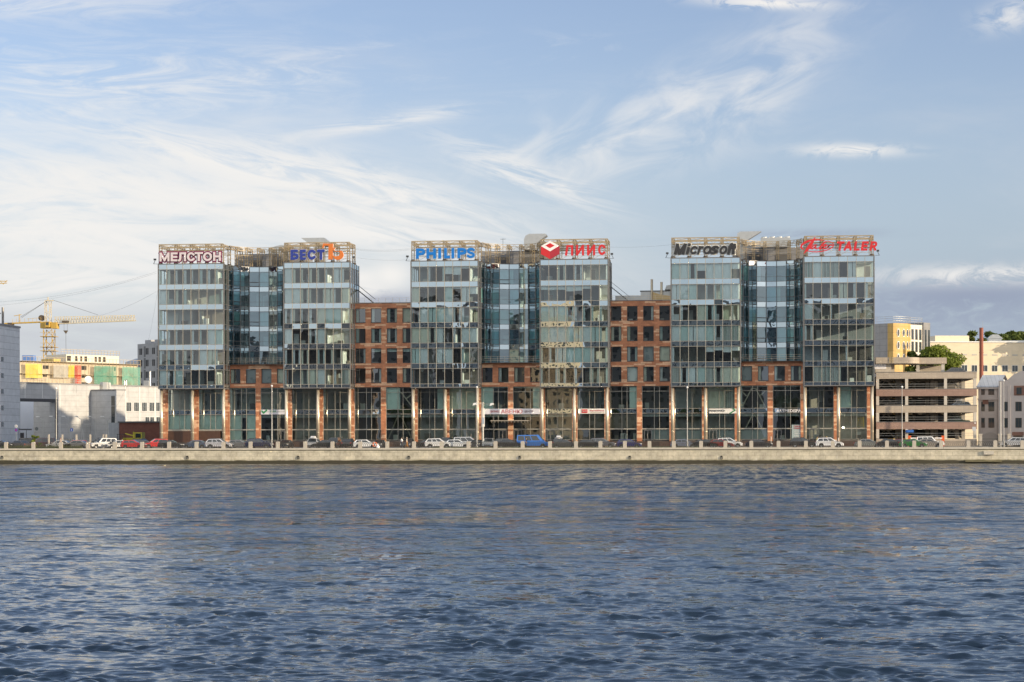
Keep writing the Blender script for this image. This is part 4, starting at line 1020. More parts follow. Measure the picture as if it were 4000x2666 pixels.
for q, (ch, a, c) in enumerate((('П', 890, 1110), ('И', 1187, 1405), ('И', 1485, 1705), ('С', 1785, 1992))): letter(t, ch, *bx(6.92, 2080, 910, a, c, 335 - 6 * q, 621 - 4 * q), s_red, .205)
def cpoly(pts, m, name, y0): poly_letter(t, pts, 6.92, 2080, 910, m, name, y0, YS + .2)
cpoly([(240, 365), (488, 507), (488, 717), (240, 578)], s_red, 'cube_side', YS - .2)
cpoly([(489, 507), (737, 355), (737, 575), (489, 717)], s_dred, 'cube_side', YS - .2)
cpoly([(488, 222), (737, 354), (488, 506), (240, 364)], s_white, 'cube_top', YS - .205)
poly_letter(t, [(488, 282), (612, 350), (486, 420), (360, 352)], 6.92, 2080, 910, s_red, 'cube_diamond', YS - .225, YS - .206)
hangers(t, 2118, 2364, 952, 1000)
t = thing('rooftop_sign', 'black slanted Latin lettering edged in pale grey on a roof', 'roof sign', at(2750, 994, YS), 'letter signs on the tower roofs')
for q, (ch, a, c, zt_) in enumerate((('M', 140, 318, 222), ('i', 338, 390, 222), ('c', 402, 524, 262), ('r', 532, 612, 264), ('o', 620, 752, 256), ('s', 742, 872, 256), ('o', 890, 1018, 256), ('f', 1022, 1094, 214), ('t', 1090, 1158, 226))):
    letter(t, ch, *bx(4.278, 2600, 900, a, c, zt_, 406), s_black, .27 if ch == 'M' else .245, s_grey, .26, shear=.25, proud=.02 * (q % 2))
hangers(t, 2636, 2876, 952, 994)
t = thing('rooftop_sign', 'red script word in an oval and red slanted capitals on the rightmost tower', 'roof sign', at(3280, 985, YS), 'letter signs on the tower roofs')
for q, (ch, a, c) in enumerate((('Т', 1150, 1326), ('A', 1335, 1532), ('L', 1575, 1722), ('Е', 1752, 1910), ('R', 1962, 2125))): letter(t, ch, *bx(6.192, 3080, 900, a, c, 273 - 2 * (q > 2), 500 - q), s_red, .235, shear=.19)
def scr(pts, ws, q, name='script_stroke'):
    b = MB(); px_m = (at(3400, 900, YS).x - at(3300, 900, YS).x) / 100 / 6.192
    P = [at(3080 + a / 6.192, 900 + c / 6.192, YS) for a, c in pts]
    stroke(b, [(p.x, p.z) for p in P], 0, YS - .18 - .004 * q, YS, lambda a, c: (a, c), ws=[w_ * px_m * 1.25 for w_ in ws]); b.build(name, s_red, t)
scr([(655, 175), (560, 330), (470, 455), (378, 570)], [14, 66, 60, 8], 0, 'script_letter')
scr([(895, 258), (820, 242), (720, 236), (600, 240), (480, 268), (390, 312), (325, 365), (312, 410), (335, 445), (385, 472)], [4, 16, 26, 34, 40, 42, 36, 34, 26, 8], 1, 'oval')
scr([(465, 505), (560, 522), (680, 528), (800, 518), (920, 490), (1020, 450), (1080, 405), (1105, 365), (1090, 325), (1040, 290), (970, 270), (915, 268)], [12, 16, 18, 18, 18, 18, 16, 16, 14, 12, 12, 10], 2, 'oval')
scr([(690, 355), (640, 362), (570, 410), (545, 445), (590, 455), (650, 405), (690, 360), (650, 430), (680, 455), (740, 430)], [18, 20, 24, 24, 22, 18, 22, 26, 22, 12], 3, 'script_letter')
scr([(925, 272), (870, 300), (810, 370), (760, 430), (770, 458), (820, 450)], [14, 32, 34, 34, 28, 14], 4, 'script_letter')
scr([(820, 425), (880, 405), (930, 370), (905, 350), (850, 385), (835, 430), (870, 455), (930, 440)], [16, 20, 22, 20, 24, 28, 26, 12], 5, 'script_letter')
scr([(1000, 360), (965, 400), (935, 448), (975, 395), (1020, 362), (1062, 362), (1070, 385)], [16, 30, 28, 20, 22, 24, 14], 6, 'script_letter')
hangers(t, 3150, 3420, 945, 978)

# ------------------------------------------------------------------ shop signs
def text_mesh(root, body, u0, u1, v0, v1, Y, m, name='lettering', shear=0.0, bold=0.0):
    c = bpy.data.curves.new('lettering', 'FONT'); c.body = body; c.size = 1; c.extrude = .012; c.shear = shear; c.offset = bold; c.resolution_u = 2
    o = bpy.data.objects.new('lettering_source', c); COL.objects.link(o); bpy.context.view_layer.update()
    me = bpy.data.meshes.new_from_object(o.evaluated_get(bpy.context.evaluated_depsgraph_get())); bpy.data.objects.remove(o); bpy.data.curves.remove(c)
    n = len(me.vertices); v = np.zeros(n * 3, dtype=np.float32); me.vertices.foreach_get('co', v); v = v.reshape(-1, 3)
    mn, mx = v.min(0), v.max(0); a, q = at(u0, v1, Y), at(u1, v0, Y)
    s = np.stack([(v[:, 0] - mn[0]) / (mx[0] - mn[0]) * (q.x - a.x), -v[:, 2] * 1.0, (v[:, 1] - mn[1]) / (mx[1] - mn[1]) * (q.z - a.z)], -1)
    cc = np.array([(q.x - a.x) / 2, 0, (q.z - a.z) / 2]); me.vertices.foreach_set('co', (s - cc).astype(np.float32).ravel()); me.materials.clear(); me.materials.append(m); me.update()
    ob = bpy.data.objects.new(name, me); link(ob, root, Vector((a.x + cc[0], Y - .02, a.z + cc[2]))); return ob
def board(root, u0, u1, v0, v1, Y, m, dep=.12, name='board'):
    a, q = at(u0, v1, Y), at(u1, v0, Y); b = MB(); b.box(a.x, q.x, Y, Y + dep, a.z, q.z); return b.build(name, m, root)
m_board = paint('sign_board', (.60, .59, .62)); m_boardw = paint('sign_board_white', (.72, .70, .66))
YB_ = B - .14
def shop(label, u0, u1, v0, v1): return thing('shop_sign', label, 'shop sign', at((u0 + u1) / 2, v1, YB_), 'signs over the shop fronts')
t = shop('grey shop board with a green tick and dark Cyrillic lettering behind the lamp post', 1020, 1113, 1601, 1620)
board(t, 1019, 1113, 1601, 1620, YB_, m_board); text_mesh(t, 'НА', 1044, 1056, 1605, 1611, YB_, s_grey); text_mesh(t, 'BEER', 1057, 1080, 1604, 1612, YB_, s_green, bold=.02); text_mesh(t, 'ЕЖНАЯ', 1081, 1113, 1605, 1611, YB_, s_grey)
b = MB(); stroke(b, [(a.x, a.z) for a in (at(1024, 1607, YB_), at(1030, 1614, YB_), at(1041, 1604, YB_))], .28, YB_ - .03, YB_ - .003, lambda a, c: (a, c)); b.build('tick_emblem', s_green, t)
t = shop('wide white board with red Cyrillic name above the main entrance canopy', 1893, 2113, 1598, 1618)
board(t, 1893, 2113, 1597, 1619, YB_, m_board); text_mesh(t, 'БИЗНЕС', 1917, 1952, 1604, 1612, YB_, s_txtred, bold=.015); text_mesh(t, 'АВЕНЮ', 1958, 2041, 1600, 1616, YB_, s_txtred, bold=.0); text_mesh(t, 'ЦЕНТР', 2047, 2083, 1604, 1613, YB_, s_txtdk, bold=.015)
t = shop('white shop board with a red square logo and red lettering', 2262, 2368, 1597, 1617)
board(t, 2262, 2368, 1597, 1617, YB_, m_boardw); text_mesh(t, 'ImpressDance', 2305, 2360, 1602, 1609, YB_, s_red, bold=.02); text_mesh(t, 'ТАНЦЕВАЛЬНЫЙ КЛУБ', 2306, 2361, 1611, 1614.5, YB_, s_tan)
a, q = at(2272, 1614, YB_), at(2295, 1600, YB_); b = MB(); b.box(a.x, q.x, YB_ - .03, YB_ - .002, a.z, q.z); b.build('red_logo', s_red, t); text_mesh(t, 'impress', 2274, 2293, 1603, 1611, YB_ - .035, s_white, 'logo_lettering')
t = shop('white shop board with dark lettering and a green arrow at its right', 2770, 2877, 1597, 1616)
board(t, 2770, 2877, 1597, 1616, YB_, m_boardw); text_mesh(t, 'PEN&PAPER', 2772, 2823, 1602, 1609, YB_, s_black, bold=.02)
b = MB(); stroke(b, [(a.x, a.z) for a in (at(2864, 1598, YB_), at(2872, 1603, YB_), at(2853, 1615, YB_))], .2, YB_ - .03, YB_ - .003, lambda a, c: (a, c)); b.build('arrow_emblem', s_green, t)
b = MB(); stroke(b, [(a.x, a.z) for a in (at(2824, 1602, YB_), at(2831, 1605.5, YB_), at(2824, 1609, YB_))], .12, YB_ - .03, YB_ - .003, lambda a, c: (a, c)); b.build('small_arrow', s_black, t)
t = shop('white capital letters standing free on the dark glass band', 3032, 3130, 1599, 1611)
text_mesh(t, 'ARTMEDISPA', 3033, 3130, 1599.5, 1611, B + .1, s_white, bold=.02)
t = thing('window_poster', 'translucent poster with red and white notices on a shop window', 'poster', at(3115, 1715, B), None)
b = MB(); a, q = at(3093, 1716, B + .12), at(3132, 1660, B + .12); b.box(a.x, q.x, B + .12, B + .13, a.z, q.z); b.build('sheet', mat('frosted_film', (.30, .36, .36), .6), t)
for k in range(4):
    v = 1684 + 8 * k; text_mesh(t, ('услуги', 'часы', 'адрес', 'центр')[k], 3103, 3127, v, v + 4, B + .10, s_white)
for k in range(2): text_mesh(t, 'СКИДКИ', 3101, 3126, 1663 + 8 * k, 1669 + 8 * k, B + .10, s_red)
# kiosk light box on its post near the entrance
t = thing('light_box_sign', 'tall narrow advertising box on a white post by the entrance', 'sign box', at(1889, 1748, 349))
b = MB(); a, q = at(1883, 1668, 349), at(1893, 1596, 349); b.box(a.x, q.x, 348.6, 349.1, a.z, q.z); b.build('box', m_boardw, t)
b = MB(); b.box(a.x + .05, q.x - .05, 348.56, 348.598, a.z + .5, a.z + 1.6); b.build('blue_panel', paint('panel_blue', (.08, .2, .4)), t)
b = MB(); x = ax(1888.5, 349); b.bar((x, 348.85, ZR), (x, 348.85, a.z), .09); b.build('post', m_boardw, t)
# ------------------------------------------------------------------ cars
CP = {}
def carpaint(col):
    k = tuple(col)
    if k not in CP: CP[k] = mat('car_paint', col, .28, .15 if max(col) < .5 else 0, var=.06, scale=3, coat=.6)
    return CP[k]
m_tyre = mat('tyre_rubber', (.018, .018, .018), .85); m_rim = mat('alloy_rim', (.42, .42, .42), .35, .8); m_cglass = mat('car_glass', (.018, .022, .026), .06, 0, var=.1, spec=.8)
m_head = mat('headlight_glass', (.75, .75, .72), .15, 0, coat=.5); m_tail = mat('tail_light_red', (.40, .02, .015), .3, 0, coat=.4); m_trim = mat('black_plastic', (.025, .025, .026), .6)
BODY = {   # L, W, H, belt, lower outline, cabin outline (bottom rear, top rear, top front, bottom front)
 'sedan': (4.6, 1.78, 1.45, .95, [(-2.28, .30), (-2.3, .62), (-2.22, .92), (-1.5, .99), (.95, .95), (1.95, .80), (2.24, .62), (2.3, .30)], [(-1.85, .97), (-1.05, 1.42), (.25, 1.45), (1.25, .94)]),
 'hatch': (4.2, 1.76, 1.5, .96, [(-2.08, .30), (-2.1, .65), (-2.02, .98), (.9, .96), (1.75, .83), (2.05, .64), (2.1, .30)], [(-2.0, .97), (-1.55, 1.44), (.15, 1.5), (1.15, .95)]),
 'suv': (4.65, 1.88, 1.70, 1.08, [(-2.28, .36), (-2.32, .75), (-2.25, 1.08), (.95, 1.08), (1.95, .97), (2.25, .75), (2.32, .38)], [(-2.2, 1.07), (-1.75, 1.62), (.2, 1.69), (1.15, 1.07)]),
 'boxy': (4.7, 1.86, 1.84, 1.12, [(-2.32, .42), (-2.35, .8), (-2.33, 1.12), (1.0, 1.12), (2.15, 1.06), (2.32, .85), (2.35, .42)], [(-2.30, 1.11), (-2.12, 1.80), (.35, 1.84), (.98, 1.11)]),
 'van': (5.0, 1.92, 1.95, 1.12, [(-2.48, .34), (-2.5, .8), (-2.48, 1.12), (1.5, 1.10), (2.25, .90), (2.48, .7), (2.5, .34)], [(-2.46, 1.11), (-2.3, 1.88), (.5, 1.95), (1.75, 1.08)]),
 'minibus': (5.4, 2.0, 2.25, 1.20, [(-2.68, .42), (-2.7, .8), (-2.7, 1.2), (1.75, 1.2), (2.55, 1.02), (2.7, .8), (2.7, .42)], [(-2.69, 1.19), (-2.62, 2.2), (.95, 2.25), (1.85, 1.18)]),
}
def make_car(kind, col, label, x, y, z, heading=0.0, group='cars along the embankment', rack=None, name='parked_car'):
    L, W, Hh, belt, low, cab = BODY[kind]; pm = carpaint(col)
    t = thing(name, label, 'minibus' if kind == 'minibus' else 'car', (x, y, z), group, heading)
    w2 = W / 2
    # lower body: five sections across the width, slightly tucked in at the sides
    b = MB(); secs = [(-w2, .93), (-w2 + .05, .985), (0, 1.0), (w2 - .05, .985), (w2, .93)]; n = len(low); v = []
    for yy, s in secs: v += [(px * s, yy, .62 + (pz - .62) * s) for px, pz in low]
    f = []
    for k in range(4):
        for i in range(n): f.append((k * n + i, k * n + (i + 1) % n, (k + 1) * n + (i + 1) % n, (k + 1) * n + i))
    f += [tuple(range(n - 1, -1, -1)), tuple(4 * n + i for i in range(n))]
    b.idx(v, f)
    # roof and pillars: a tapered cabin whose openings are covered by glass panels
    bt, tp = w2 * .95, w2 * .74
    C8 = [(cab[0][0], -bt, cab[0][1]), (cab[3][0], -bt, cab[3][1]), (cab[3][0], bt, cab[3][1]), (cab[0][0], bt, cab[0][1]), (cab[1][0], -tp, cab[1][1]), (cab[2][0], -tp, cab[2][1]), (cab[2][0], tp, cab[2][1]), (cab[1][0], tp, cab[1][1])]
    b.idx(C8, [(4, 5, 6, 7), (0, 1, 5, 4), (1, 2, 6, 5), (2, 3, 7, 6), (3, 0, 4, 7)])
    b.build('body', pm, t, local=True)
    def lerp(p, q, s): return Vector(p) + (Vector(q) - Vector(p)) * s
    def panel(q0, q1, q2, q3, s0, s1, t0, t1, out):
        g = lambda s, r: lerp(lerp(q0, q1, s), lerp(q3, q2, s), r) + Vector(out)
        bb = MB(); bb.face(g(s0, t0), g(s1, t0), g(s1, t1), g(s0, t1)); return bb
    for sy, (a, c, d, e) in ((-1, (0, 1, 5, 4)), (1, (3, 2, 6, 7))):
        cuts = [(.06, .34), (.37, .62), (.65, .92)] if kind in ('suv', 'van', 'boxy') else [(.05, .30), (.33, .57), (.60, .88)] if kind == 'minibus' else [(.10, .47), (.50, .90)]
        for s0, s1 in cuts: panel(C8[a], C8[c], C8[d], C8[e], s0, s1, .10, .86, (0, sy * .012, 0)).build('side_window', m_cglass, t, local=True)
    panel(C8[1], C8[2], C8[6], C8[5], .06, .94, .06, .93, (.012, 0, .006)).build('windscreen', m_cglass, t, local=True)
    panel(C8[3], C8[0], C8[4], C8[7], .08, .92, .15, .9, (-.012, 0, .006)).build('rear_window', m_cglass, t, local=True)
    r = .33 if kind in ('sedan', 'hatch') else .37
    for wx in (-L * .29, L * .31):
        for sy in (-1, 1):
            yy = sy * (w2 - .10); b = MB(); prof = [(.0, r * .55), (.0, r * .93), (.03, r), (.19, r), (.22, r * .93), (.22, r * .55)]; v = []; nn = 16
            for d, rr in prof: v += [(wx + rr * math.cos(2 * math.pi * i / nn), yy + sy * (d - .11), r + rr * math.sin(2 * math.pi * i / nn)) for i in range(nn)]
            f = [(k * nn + i, k * nn + (i + 1) % nn, (k + 1) * nn + (i + 1) % nn, (k + 1) * nn + i) for k in range(len(prof) - 1) for i in range(nn)]
            b.idx(v, f); wh = b.build('wheel', m_tyre, t, local=True)
            b = MB(); v = [(wx, yy + sy * .085, r)] + [(wx + r * .6 * math.cos(2 * math.pi * i / nn), yy + sy * .10, r + r * .6 * math.sin(2 * math.pi * i / nn)) for i in range(nn)]
            b.idx(v, [(0, 1 + i, 1 + (i + 1) % nn) for i in range(nn)]); b.build('rim', m_rim, wh, local=True)
            b = MB(); ra = r + .06; v = [(wx, yy + sy * .102, r)] + [(wx + ra * math.cos(math.pi * i / 12), sy * (w2 + .004), r + ra * math.sin(math.pi * i / 12)) for i in range(13)]
            b.idx([(p[0], sy * (w2 * .995 + .012), p[2]) for p in v], [(0, 1 + i, 2 + i) for i in range(12)]); b.build('wheel_arch', m_trim, t, local=True)
    zl = low[-3][1] if kind != 'boxy' else .9
    for sy in (-1, 1):
        b = MB(); b.box(L / 2 - .30, L / 2 - .03, sy * w2 * .90 - .20 if sy > 0 else -w2 * .90 - .02, sy * w2 * .90 + .02 if sy > 0 else -w2 * .90 + .20, .66, .80); b.build('headlight', m_head, t, local=True)
        b = MB(); b.box(-L / 2 - .005, -L / 2 + .22, sy * w2 * .90 - .16 if sy > 0 else -w2 * .90 - .02, sy * w2 * .90 + .02 if sy > 0 else -w2 * .90 + .16, belt - .22, belt - .06); b.build('tail_light', m_tail, t, local=True)
        b = MB(); xm = cab[3][0] - .12; b.box(xm - .06, xm + .08, sy * (w2 + .09) - .09, sy * (w2 + .09) + .09, belt + .02, belt + .16); b.build('wing_mirror', pm, t, local=True)
    b = MB(); b.box(L / 2 - .10, L / 2 + .012, -w2 * .6, w2 * .6, .44, .60); b.build('grille', m_trim, t, local=True)
    if rack == 'box':
        b = MB(); b.idx([(-.9, -.35, Hh + .12), (.7, -.35, Hh + .12), (.7, .35, Hh + .12), (-.9, .35, Hh + .12), (-.75, -.3, Hh + .42), (.35, -.3, Hh + .42), (.35, .3, Hh + .42), (-.75, .3, Hh + .42)], [(0, 3, 2, 1), (4, 5, 6, 7), (0, 1, 5, 4), (1, 2, 6, 5), (2, 3, 7, 6), (3, 0, 4, 7)])
        b.box(-.5, -.44, -.62, .62, Hh - .03, Hh + .12); b.box(.2, .26, -.62, .62, Hh - .03, Hh + .12); b.build('roof_box', mat('roof_box_grey', (.5, .5, .5), .4), t, local=True)
    elif rack == 'rails' or kind in ('suv', 'boxy'):
        for sy in (-1, 1): b = MB(); b.box(cab[1][0] + .15, cab[2][0] - .1, sy * tp * .93 - .02, sy * tp * .93 + .02, Hh - .02, Hh + .05); b.build('roof_rail', m_trim, t, local=True)
    return t
BLK_, DGR, GRY, SIL, WHT = (.012, .012, .014), (.05, .052, .055), (.16, .16, .165), (.42, .42, .42), (.74, .73, .71)
NVY, BLU, RED, MAR, GRN, BGE = (.014, .018, .06), (.07, .10, .16), (.50, .02, .02), (.12, .012, .014), (.02, .16, .03), (.30, .26, .20)
YN, YM, YF = 338.9, 344.2, 349.4          # near kerb lane, middle lane, lane beside the offices
FWD, TOC, AWY = 0.0, R(-90), R(90)        # nose to the right, nose to the river, nose to the building
cars = [
 (4, YM, 'sedan', BLK_, FWD, 'black sedan cut off by the left edge of the picture'),
 (75, YM, 'sedan', (.07, .055, .05), R(150), 'dark brown sedan with red tail lamps behind the far left railing'),
 (100, 368, 'suv', DGR, R(200), 'dark grey off-roader beside the grey warehouse wall'),
 (128, 372, 'van', (.12, .105, .09), FWD, 'brown grey people carrier in the yard behind the young bush'),
 (170, 366, 'van', (.06, .02, .025), R(180), 'maroon van in the yard left of the tall white lamp post'),
 (207, 369, 'hatch', BLK_, TOC, 'small black hatchback just left of the tall white lamp post'),
 (235, YN, 'sedan', SIL, R(180), 'silver sedan behind the railing at the foot of the tall white lamp post'),
 (297, YN, 'sedan', GRY, R(180), 'grey sedan in front of a red roofed car left of the white off-roader'),
 (297, YM, 'hatch', RED, R(170), 'red car mostly hidden behind a grey sedan at left'),
 (285, 378, 'suv', BGE, FWD, 'beige off-roader parked under the grey stair tower'),
 (398, 376, 'van', DGR, R(180), 'dark van in the yard behind the white off-roader'),
 (402, YM, 'boxy', WHT, R(215), 'white boxy off-roader standing at an angle in the left car park'),
 (455, YM, 'sedan', SIL, R(228), 'silver sedan nose to the river right of the white off-roader'),
 (502, YM + 3, 'sedan', NVY, R(200), 'navy sedan between the silver sedan and the red hatchback'),
 (522, YN + 1, 'hatch', RED, FWD, 'red hatchback low behind the railing left of the offices'),
 (548, YF - 2, 'sedan', DGR, R(200), 'dark grey sedan just behind the low red hatchback'),
 (560, YF + 6, 'sedan', BLU, R(-25), 'blue grey sedan in the second row before the brown brick shed'),
 (556, 363, 'suv', NVY, R(-20), 'dark blue off-roader in the back row before the brown brick shed'),
 (612, 366, 'hatch', BLK_, R(180), 'black hatchback by the corner of the brown brick shed'),
 (610, YM, 'suv', RED, R(205), 'bright red crossover beside the leftmost steel column'),
 (668, YN, 'hatch', BLK_, FWD, 'black hatchback before the brown granite base at left'),
 (764, YM, 'sedan', BLU, R(180), 'blue grey sedan before the door in the brown granite base'),
 (788, YF, 'hatch', MAR, FWD, 'dark red hatchback half hidden by the blue grey sedan'),
 (836, YF, 'suv', DGR, TOC, 'dark off-roader nose to the river behind the silver people carrier'),
 (857, YN, 'suv', (.50, .50, .53), FWD, 'long silver crossover at the railing below the white curtains'),
 (938, YM, 'hatch', GRY, FWD, 'grey hatchback tailing the navy off-roader at left'),
 (1012, YN, 'suv', NVY, FWD, 'navy off-roader just left of the lamp post by the green tick sign'),
 (1018, YF, 'sedan', BLK_, R(180), 'black sedan glimpsed over the navy off-roader roof'),
 (1118, YF, 'sedan', BLK_, TOC, 'black sedan facing the river right of the second lamp post'),
 (1223, YM, 'suv', SIL, TOC, 'silver off-roader carrying a grey roof box'),
 (1268, YN, 'sedan', BLK_, R(180), 'black sedan between the roof box car and the big dark off-roader'),
 (1305, YF, 'boxy', DGR, TOC, 'big dark grey off-roader facing the river with roof rails'),
 (1362, YF, 'suv', BLK_, AWY, 'black off-roader showing its tail left of the white crossover'),
 (1430, YN, 'hatch', WHT, FWD, 'white crossover with an orange lifebuoy hanging before it'),
 (1482, YF, 'sedan', DGR, TOC, 'dark sedan facing the river behind the lifebuoy'),
 (1592, YF, 'suv', DGR, TOC, 'dark off-roader behind the worker in orange trousers'),
 (1664, YN, 'sedan', BLK_, R(180), 'low black sedan just left of the white people mover'),
 (1714, YN, 'suv', WHT, FWD, 'white people mover at the railing below the blue letters'),
 (1742, YF, 'boxy', BLK_, TOC, 'black boxy off-roader facing the river below a steel column'),
 (1790, YN, 'hatch', (.66, .67, .68), FWD, 'pale hatchback parked nose to tail with the white people mover'),
 (1828, YF, 'van', (.40, .41, .42), FWD, 'silver van by the door left of the main entrance'),
 (1862, YM, 'sedan', BLK_, TOC, 'black car facing the river at the tall lamp with two arms'),
 (1910, YM + 1, 'suv', (.33, .34, .34), TOC, 'silver grey off-roader facing the river left of a black estate'),
 (1980, YF, 'suv', BLK_, FWD, 'black estate with roof rails before the main entrance'),
 (1992, YN, 'sedan', BLK_, FWD, 'black sedan low behind the railing left of the blue minibus'),
 (2083, YN + 1, 'minibus', (.02, .13, .44), FWD, 'bright blue minibus behind the railing'),
 (2183, YF, 'suv', BLK_, AWY, 'black car with a pale roof box at the dark doorway'),
 (2207, YN, 'sedan', DGR, FWD, 'dark grey sedan right in front of the blue minibus'),
 (2302, YN, 'sedan', BLK_, FWD, 'black sedan low behind the railing below the red logo board'),
 (2352, YM + 2, 'suv', (.11, .11, .125), FWD, 'grey crossover below the white board with the red logo'),
 (2458, YN, 'hatch', (.016, .018, .10), FWD, 'deep blue hatchback at the railing below the second red link'),
 (2672, YN, 'sedan', (.13, .15, .20), FWD, 'pale blue grey sedan at the fourth tall lamp post'),
 (2756, YN, 'sedan', BLK_, FWD, 'black sedan low behind the railing left of the dark red one'),
 (2814, YN, 'sedan', (.16, .018, .015), FWD, 'dark red sedan at the railing before a white off-roader'),
 (2848, YM + 3, 'suv', WHT, FWD, 'white off-roader behind the dark red sedan'),
 (2964, YN, 'sedan', (.014, .012, .018), FWD, 'black sedan at the railing below the white steel braces'),
 (3137, YM + 4, 'suv', BLK_, FWD, 'black estate before the window poster'),
 (3240, YN + .6, 'suv', (.72, .72, .72), FWD, 'white crossover with large wheels before four people'),
 (3390, YM, 'sedan', (.19, .20, .19), FWD, 'grey sedan by the last steel column at the right'),
 (3478, YN + 1, 'sedan', BLK_, FWD, 'black sedan entering the parking house forecourt'),
 (3526, YM + 2, 'sedan', MAR, FWD, 'maroon sedan behind the green car at the parking house'),
 (3565, YN, 'sedan', GRN, FWD, 'green sedan at the railing before the parking house'),
 (3628, YN + 2, 'sedan', (.26, .23, .20), FWD, 'beige sedan right of the green car'),
 (3632, YM + 4, 'boxy', WHT, FWD, 'tall white off-roader at the parking house barrier'),
 (3958, YF + 2, 'suv', (.42, .43, .45), R(180), 'silver off-roader before the old grey house at far right'),
]
for u, Y, kind, col, hd, lab in cars:
    z = ZR + (.004 if Y < 351.5 else 0) + (.0 if Y > YQ + 3.2 + 1 else 0)
    make_car(kind, col, lab, ax(u, Y), Y, z, hd, rack='box' if 'roof box' in lab and 'between' not in lab else None)
# ------------------------------------------------------------------ lamps, posts, signs on the street
m_pole = mat('pole_white_paint', (.36, .35, .33), .5, .1, var=.06); m_pole2 = mat('pole_galvanised', (.40, .40, .38), .5, .5, var=.1)
m_lamp = mat('lamp_glass', (.7, .7, .68), .3)
for u, v, lab in ((220, 1519, 'tall white lamp post before the white warehouse gate'), (1062, 1509, 'tall white lamp post by the green tick sign'), (1863, 1514, 'tall white lamp post left of the main entrance'), (2685, 1515, 'tall white lamp post before the dark shop left of the green arrow'), (3524, 1513, 'tall white lamp post before the parking house'), (3921, 1488, 'tall white lamp post before the old grey house')):
    Y = YQ + 2.4; p = at(u, v, Y); t = thing('lamp_post', lab, 'lamp post', (p.x, Y, ZR + .13), 'tall lamp posts along the quay')
    b = MB(); b.tube([(p.x, Y, ZR + .1), (p.x, Y, p.z - .1)],   .085, 8, r2=.05); b.build('pole', m_pole, t)
    b = MB(); b.lathe((p.x, Y, p.z - .15), [(.06, 0), (.15, .08), (.18, .18), (.13, .3), (.04, .36)], 10); b.build('lamp_head', m_lamp, t)
    b = MB(); b.lathe((p.x, Y, ZR + .13), [(.15, 0), (.15, .9), (.09, 1.0)], 8); b.build('pole_base', m_pole, t)
t = thing('street_lamp', 'lamp with two horizontal arms and a sagging cable left of the entrance', 'street lamp', at(1886, 1748, 348.2))
x = ax(1886, 348.2); b = MB(); b.tube([(x, 348.2, ZR), (x, 348.2, az(1886, 1572, 348.2))], .08, 8); b.build('pole', m_pole2, t)
b = MB(); a, c = at(1855, 1578, 348.2), at(1921, 1579, 348.2); b.bar(a, c, .05); b.build('arm', m_pole2, t)
for p in (a, c): b = MB(); b.idx([(p.x - .35, 348.0, p.z - .35), (p.x + .35, 348.0, p.z - .1), (p.x + .3, 348.0, p.z + .2), (p.x - .25, 348.0, p.z + .1), (p.x - .35, 348.4, p.z - .35), (p.x + .35, 348.4, p.z - .1), (p.x + .3, 348.4, p.z + .2), (p.x - .25, 348.4, p.z + .1)], [(0, 1, 2, 3), (7, 6, 5, 4), (0, 4, 5, 1), (1, 5, 6, 2), (2, 6, 7, 3), (3, 7, 4, 0)]); b.build('lamp_head', m_lamp, t)
for n, (u, v, fl) in enumerate(((168, 1642, -1), (219, 1640, -1), (269, 1640, -1), (319, 1640, -1), (370, 1641, -1), (420, 1641, -1))):
    Y = 372; x = ax(u, Y); zt = az(u, v, Y); xe = ax(u - 20, Y); ze = az(u - 20, v - 12, Y)
    lab = ['short bent yard lamp farthest left before the white gate', 'short bent yard lamp beside the tall lamp post', 'short bent yard lamp left of the blue round road sign', 'short bent yard lamp right of the blue round road sign', 'short bent yard lamp before the right face of the stair tower', 'short bent yard lamp before the silver duct pipes'][n]
    t = thing('yard_lamp', lab, 'street lamp', (x, Y, ZR), 'bent lamps in the car park'); b = MB(); b.tube([(x, Y, ZR - .03), (x, Y, zt), (xe, Y, ze)], .07, 6); b.build('pole', m_pole2, t)
    b = MB(); b.box(xe - .35, xe + .3, Y - .12, Y + .12, ze - .02, ze + .13); b.build('lamp_head', m_lamp, t)
    if n >= 2:
        b = MB(); b.bar((x + .9, Y - .4, ZR - .03), (x + .15, Y - .1, ZR + 3.6), .045); b.build('stay', m_pole2, t)
b = MB()
xa, xb = ax(170, 372), ax(425, 372)
for z in (ZR + 4.4, ): b.bar((xa, 372.2, z), (xb, 372.2, z), .03)
o = b.build('overhead_pipe', m_pole2); tag(o, 'thin horizontal cable strung between the bent yard lamps', 'cable')
# bollards / fence posts in the yard
for n, u in enumerate((191, 244, 299, 353, 405, 415)):
    b = MB(); x = ax(u, 356); b.box(x - .12, x + .12, 355.8, 356.1, ZR - .03, az(u, 1698, 356)); o = b.build('fence_post', m_post); tag(o, 'bare grey fence post standing in the car park at left', 'post', 'bare posts in the car park')
def road_sign(u, v0, v1, Y, shape, col, lab, ring=None, txt=None):
    t = thing('road_sign', lab, 'road sign', at(u, 1748, Y)); p = at(u, (v0 + v1) / 2, Y); r = (az(u, v0, Y) - az(u, v1, Y)) / 2
    b = MB(); b.bar((p.x, Y + .06, ZR), (p.x, Y + .06, p.z + r), .035); b.build('post', m_pole2, t)
    b = MB()
    if shape == 'disc': b.tube([(p.x, Y - .02, p.z), (p.x, Y + .02, p.z)], r, 20)
    else: b.box(p.x - r * .9, p.x + r * .9, Y - .02, Y + .02, p.z - r, p.z + r)
    pl = b.build('plate', paint('sign_face', col), t)
    if ring: b = MB(); b.tube([(p.x, Y - .03, p.z), (p.x, Y - .021, p.z)], r * .68, 20); b.build('inner_disc', paint('sign_inner', ring), t)
    return t, p, r
